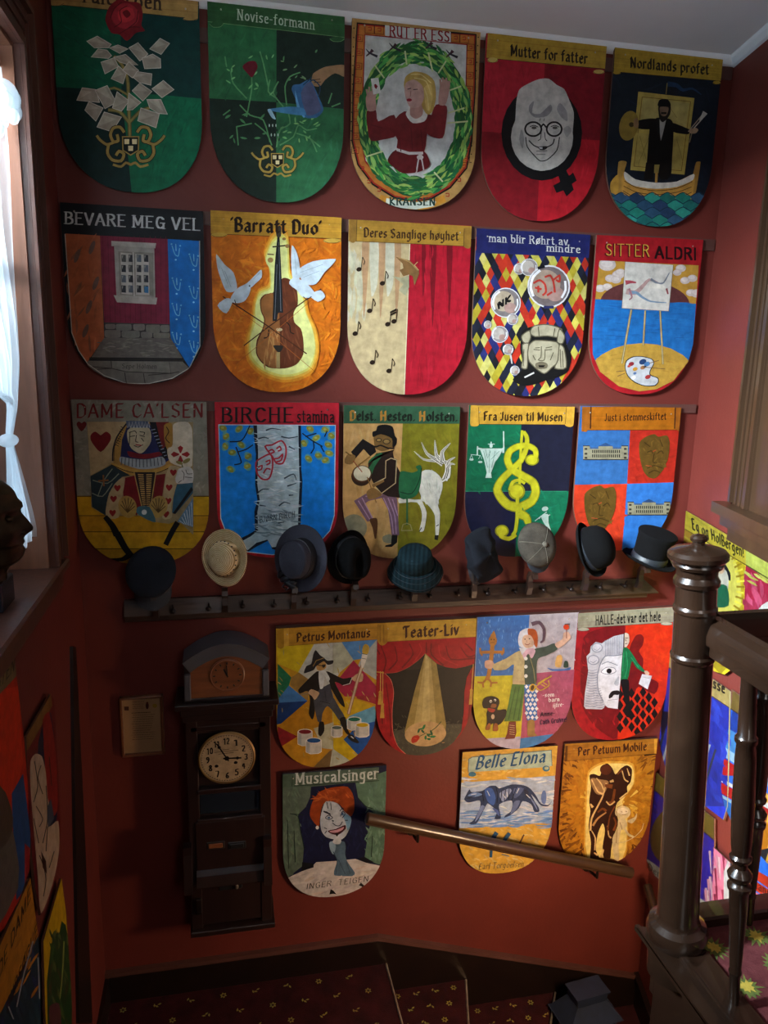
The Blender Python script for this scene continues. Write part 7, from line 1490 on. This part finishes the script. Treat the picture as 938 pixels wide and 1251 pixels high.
for a, l, w_ in ((-.52, .72, .05), (1.62, .52, .06)):
    c.line([(-.12*math.sin(a), .12*math.cos(a)), (l*math.sin(a), -l*math.cos(a))], w_, '#100c0a'); c.ell(l*.75*math.sin(a), -l*.75*math.cos(a), .06, .06, '#100c0a')
c.ell(0, 0, .09, .09, '#100c0a'); c.mb.build('dial_face', 'paint', ck)
num = MB()
for t in c.texts: num.add(t.v, t.f, t.c[0])
num.build('numerals', 'letters', ck)
# ============================================================ shields on the right wall (seen past the newel)
RG = 'painted shields on the splayed right wall'
def mapx(z, x, y): return (z[0]+x/z[2], z[1]+y/z[2])
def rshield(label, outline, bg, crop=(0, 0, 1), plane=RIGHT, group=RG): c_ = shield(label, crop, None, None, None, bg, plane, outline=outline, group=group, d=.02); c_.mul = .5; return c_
def roof(pts, dx=0): return pts
# author in photo pixels
c = rshield('yellow and gold shield with a dark-haired figure in green, behind the newel cap', '838,624 911,667 911,760 905,800 896,816 885,824 872,820 850,790 838,740 832,700', '#b09c1c')
c.poly('838,650 910,690 905,800 880,824 840,780', '#a8941c'); c.poly('863,663 880,662 900,690 905,740 880,760', '#c0b850', 1); c.poly('832,640 860,656 850,690 832,690', '#8c6c20')
for i in range(26): a = -1.5+i*.14; x, y = 880+20*math.cos(a), 715+44*math.sin(a); c.line([(x, y), (x+9*math.cos(a), y+9*math.sin(a))], 2.4, '#8c7414' if i % 2 else '#ccc03c', keep=True)
c.k += 1
c.poly('882,684 892,700 892,710 886,704 878,700', '#14181c', 1); c.poly('876,700 886,696 890,708 888,722 874,722', '#b4b0a0', 1); c.poly('874,716 888,716 890,740 872,740', '#14583c', 1); c.ell(881, 696, 4, 5, '#b89878')
for i in range(9): c.ell(875+i*2.2, 812-(i-4)**2*.9, 5, 2.5, '#b48c1c' if i % 2 else '#8c6c14', 30)
c.poly('838,624 912,667 911,690 836,646', '#a8982c'); c.line('836,646 911,690', 1.2, '#5a4c14'); c.dabs((838, 628, 910, 684), 30, 8, 1.5, ['#b4a43c', '#8c7c20'], .55, .1)
c.text('Eg og HolBergen!', (846, 646), (909, 681), 13, '#181408', 'black', 1.0, lean=-.1); done(c)
c = rshield('crimson shield with pink and white folds, cut by the right edge of the view', '911,668 960,697 962,790 950,830 930,852 915,840 907,815 905,770', '#98203c')
c.poly('911,690 960,716 955,800 905,830', '#981c38'); c.dabs((908, 700, 950, 830), 40, 12, 4, ['#b0405c', '#8c1430', '#c05070'], 1.3, .4); c.poly('926,745 942,735 944,770 924,775', '#c4c4bc', 1)
c.poly('911,668 960,697 960,722 911,690', '#a8b04c'); c.dabs((912, 672, 955, 716), 24, 8, 2, ['#b8bc5c', '#94983c'], .55, .1); c.line('911,690 960,720', 1.5, '#4c4c20'); done(c)
c = rshield('deep blue shield with pale stripes and buff banner, partly behind the newel post', '812,789 893,845 893,900 889,985 884,1002 862,985 835,960 812,935 804,900', '#1c2ca0')
c.poly('812,805 893,865 890,985 804,985', '#1e2f9c'); c.dabs((808, 815, 892, 980), 60, 12, 4, ['#2438b4', '#182888', '#2c44bc'], 1.2, .5)
for i in range(9): c.line([(800+i*7, 935+i*5), (818+i*7, 868+i*6)], 2.6, '#a8b4bc' if i % 2 else '#2c3440', keep=True)
c.k += 1; c.poly('806,868 818,870 818,880 808,900', '#10142c'); c.poly('812,789 893,845 893,866 812,812', '#a89458'); c.line('812,812 893,866', 1.2, '#4c4020'); c.line('892,845 889,985 884,1002', 1.5, '#b8a878')
c.text('Første klasse', (822, 815), (885, 847), 12, '#201c14', 'sans', 1.2); done(c)
c = rshield('blue shield with broad red and white flag stripes and olive banner behind the first baluster', '893,842 945,880 945,960 935,1010 918,1022 900,1018 885,985 880,960 884,930', '#1c4c9c')
c.poly('895,866 945,902 945,935 890,895', '#183c94'); c.poly('890,890 945,925 942,950 884,912', '#3c7cb8'); c.poly('884,912 942,950 940,962 881,922', '#8cb0c8'); c.poly('882,925 905,940 898,948 878,947', '#b01c20'); c.poly('876,948 945,985 945,992 876,952', '#d0d0d0'); c.poly('876,953 945,992 945,1008 876,966', '#b01c20'); c.poly('876,967 945,1010 945,1014 876,971', '#8cb0c8'); c.poly('876,972 945,1014 930,1030 885,1010', '#2468b4'); c.poly('896,944 912,930 920,960 900,955', '#2c343c')
c.poly('893,842 945,880 945,902 893,866', '#6c5828'); c.line('893,866 945,902', 1.2, '#3c2c10'); c.ell(905, 909, 4, 4, '#c8ccd0'); done(c)
c = rshield('violet-blue shield with an olive disc and a white lettered strip, low beside the newel', '799,942 872,1000 872,1060 868,1105 850,1105 825,1092 800,1070 789,1050 790,1010', '#241c7c')
c.poly('799,960 872,1020 868,1090 789,1050', '#28209c'); c.dabs((792, 960, 870, 1060), 40, 10, 3, ['#3028a4', '#201870'], 1.2, .5); c.ell(825, 1020, 30, 38, '#5a4c24', 20); c.poly('789,1048 870,1108 868,1122 788,1066', '#b4bcb4'); c.text('Den stundesløse', (792, 1062), (862, 1114), 8, '#24342c', 'script', 1.2); c.poly('787,1067 868,1122 860,1140 800,1110', '#b0141c')
c.poly('799,942 872,1000 872,1026 797,963', '#6c5c24'); c.line('797,963 872,1026', 1.2, '#3c3010'); done(c)
c = rshield('pink and white streaked shield above the landing skirting, between newel and baluster', '866,1030 905,1066 915,1100 910,1140 895,1160 875,1150 860,1120 858,1070', '#a8607c')
for i in range(40): x = c.rnd.uniform(860, 912); y = c.rnd.uniform(1036, 1130); c.stroke([(x, y-14), (x+2, y+14)], 3, 1, c.rnd.choice(['#c48ca4', '#a83c60', '#d8c0cc', '#8c2c50', '#c0a0b8']), 0)
c.poly('884,1065 890,1050 892,1120 884,1120', '#c0ccd4'); c.poly('892,1048 898,1052 900,1130 893,1125', '#2c3444'); c.stroke('870,1100 872,1130', 4, 1, '#2c1420', 0); done(c)
c = rshield('glowing yellow and orange shield behind the second baluster', '932,966 972,992 972,1040 966,1060 945,1064 926,1042 924,1010', '#d8a018')
c.poly('934,985 970,1010 960,1050 926,1040', '#e0b048', 1); c.poly('930,1000 940,1010 936,1040 926,1035', '#c47818', 1); c.poly('922,1040 940,1036 935,1052', '#20242c'); done(c)
c = rshield('blue and red shield with dark writing over pink, lowest behind the second baluster', '920,1036 965,1064 965,1130 950,1160 925,1150 914,1110', '#1c50a8')
c.poly('918,1060 965,1086 965,1104 917,1070', '#b03420'); c.poly('916,1072 965,1104 965,1118 915,1082', '#a83018'); c.poly('915,1084 965,1120 950,1160 920,1150', '#b86484'); c.text('Hansen', (920, 1083), (950, 1103), 11, '#3c0c0c', 'script', 1.8); c.dabs((916, 1090, 950, 1140), 20, 10, 2.5, ['#c88ca0', '#a84c70'], .6, .3); done(c)

# ============================================================ shields on the left wall below the window sill
LG = 'painted shields low on the left wall'
def lshield(label, outline, bg): return shield(label, (0, 0, 1), None, None, None, bg, LEFT, outline=outline, group=LG, d=.02)
c = lshield('red and blue shield with a dark olive banner, upper left wall edge', '-30,856 17,800 29,900 34,960 37,1020 36,1062 24,1098 4,1135 -30,1165', '#a8200c')
c.poly('-30,850 22,838 28,930 18,985 0,1010 -30,1020', '#c02c10', 0); c.poly('14,970 28,945 40,1040 34,1080 20,1100 16,1020', '#1c4878'); c.poly('30,1030 40,1040 36,1080 30,1090', '#8c2020'); c.poly('-30,1000 0,1000 14,1010 22,1085 -30,1160', '#5c5648', 1); c.poly('-30,1000 0,960 16,1000 8,1030 -30,1060', '#4c4030', 1)
c.poly('-30,840 17,792 20,826 -30,880', '#70603c'); c.text('HOLSTEN', (-22, 866), (17, 818), 18, '#241c10', 'sans', 1.0, lean=.1); done(c)
c = lshield('dark red shield with a pale ink caricature head, beside the corner', '32,900 62,848 66,855 71,940 74,1010 72,1050 62,1090 50,1118 43,1085 35,1000', '#5c1418')
c.poly('32,900 62,848 64,862 33,918', '#6c4c20'); c.poly('47,905 62,870 70,960 68,1010 55,1010 48,960', '#141c34', 1); c.poly('52,880 60,870 68,920 70,990 60,1000', '#7c1c18', 1)
c.poly('37,930 43,921 51,924 56,945 58,975 62,990 60,1010 71,1003 72,1040 64,1080 50,1116 46,1070 40,1000 37,960', '#a8947c', 1)
for l in ('42,930 46,960 41,980', '50,935 46,950 52,970', '44,985 52,1000 48,1010', '56,960 58,1000 52,1030', '48,1045 53,1058 56,1075 53,1095', '58,1010 56,1040', '41,1000 47,1030', '60,925 63,960', '66,1040 60,1060'): c.line(l, 1.1, '#2c2018', 1)
c.poly('58,985 62,975 66,1000 58,1012', '#3c4450'); c.poly('50,1040 56,1052 57,1068 52,1060', '#2c1410'); done(c)
c = lshield('ochre-bannered shield reading DAME, bottom left edge', '-30,1222 37,1072 42,1110 46,1140 49,1180 50,1250 46,1320 20,1380 -30,1400', '#14303c')
c.dabs((0, 1160, 50, 1300), 40, 14, 3, ['#1c3c48', '#141c34', '#24444c', '#1c2c5c'], 1.4, .3); c.poly('-30,1218 37,1072 47,1142 -30,1300', '#a8701c'); c.dabs((0, 1100, 45, 1220), 20, 10, 2, ['#b47c24', '#946014'], -1.1, .1)
c.text('NDE DAME', (-8, 1212), (37, 1098), 17, '#2c1808', 'sans', 1.0); c.text('BURSØGUE', (8, 1238), (45, 1142), 15, '#2c1808', 'sans', 1.0)
for l in ('40,1150 30,1185 20,1230', '10,1230 16,1245', '46,1170 48,1220'): c.line(l, 1.5, '#8c9498', 1)
done(c)
c = lshield('yellow-topped shield with dark green foliage, bottom left', '53,1150 75,1073 80,1110 84,1160 88,1230 86,1310 74,1350 60,1330 55,1230', '#b0900c')
c.poly('75,1125 80,1130 84,1150 90,1260 80,1330 60,1330 57,1200 62,1155 66,1138 72,1142', '#1c3c1c', 0); c.dabs((60, 1140, 86, 1320), 70, 10, 2, ['#2c5424', '#14301c', '#4c5c2c', '#243c20', '#3c2c1c'], 1.5, .4); c.stroke('78,1150 76,1190 73,1220', 2, 1, '#6c7c3c', 1); c.poly('60,1230 72,1226 74,1260 62,1262', '#4c2c30', 1); done(c)
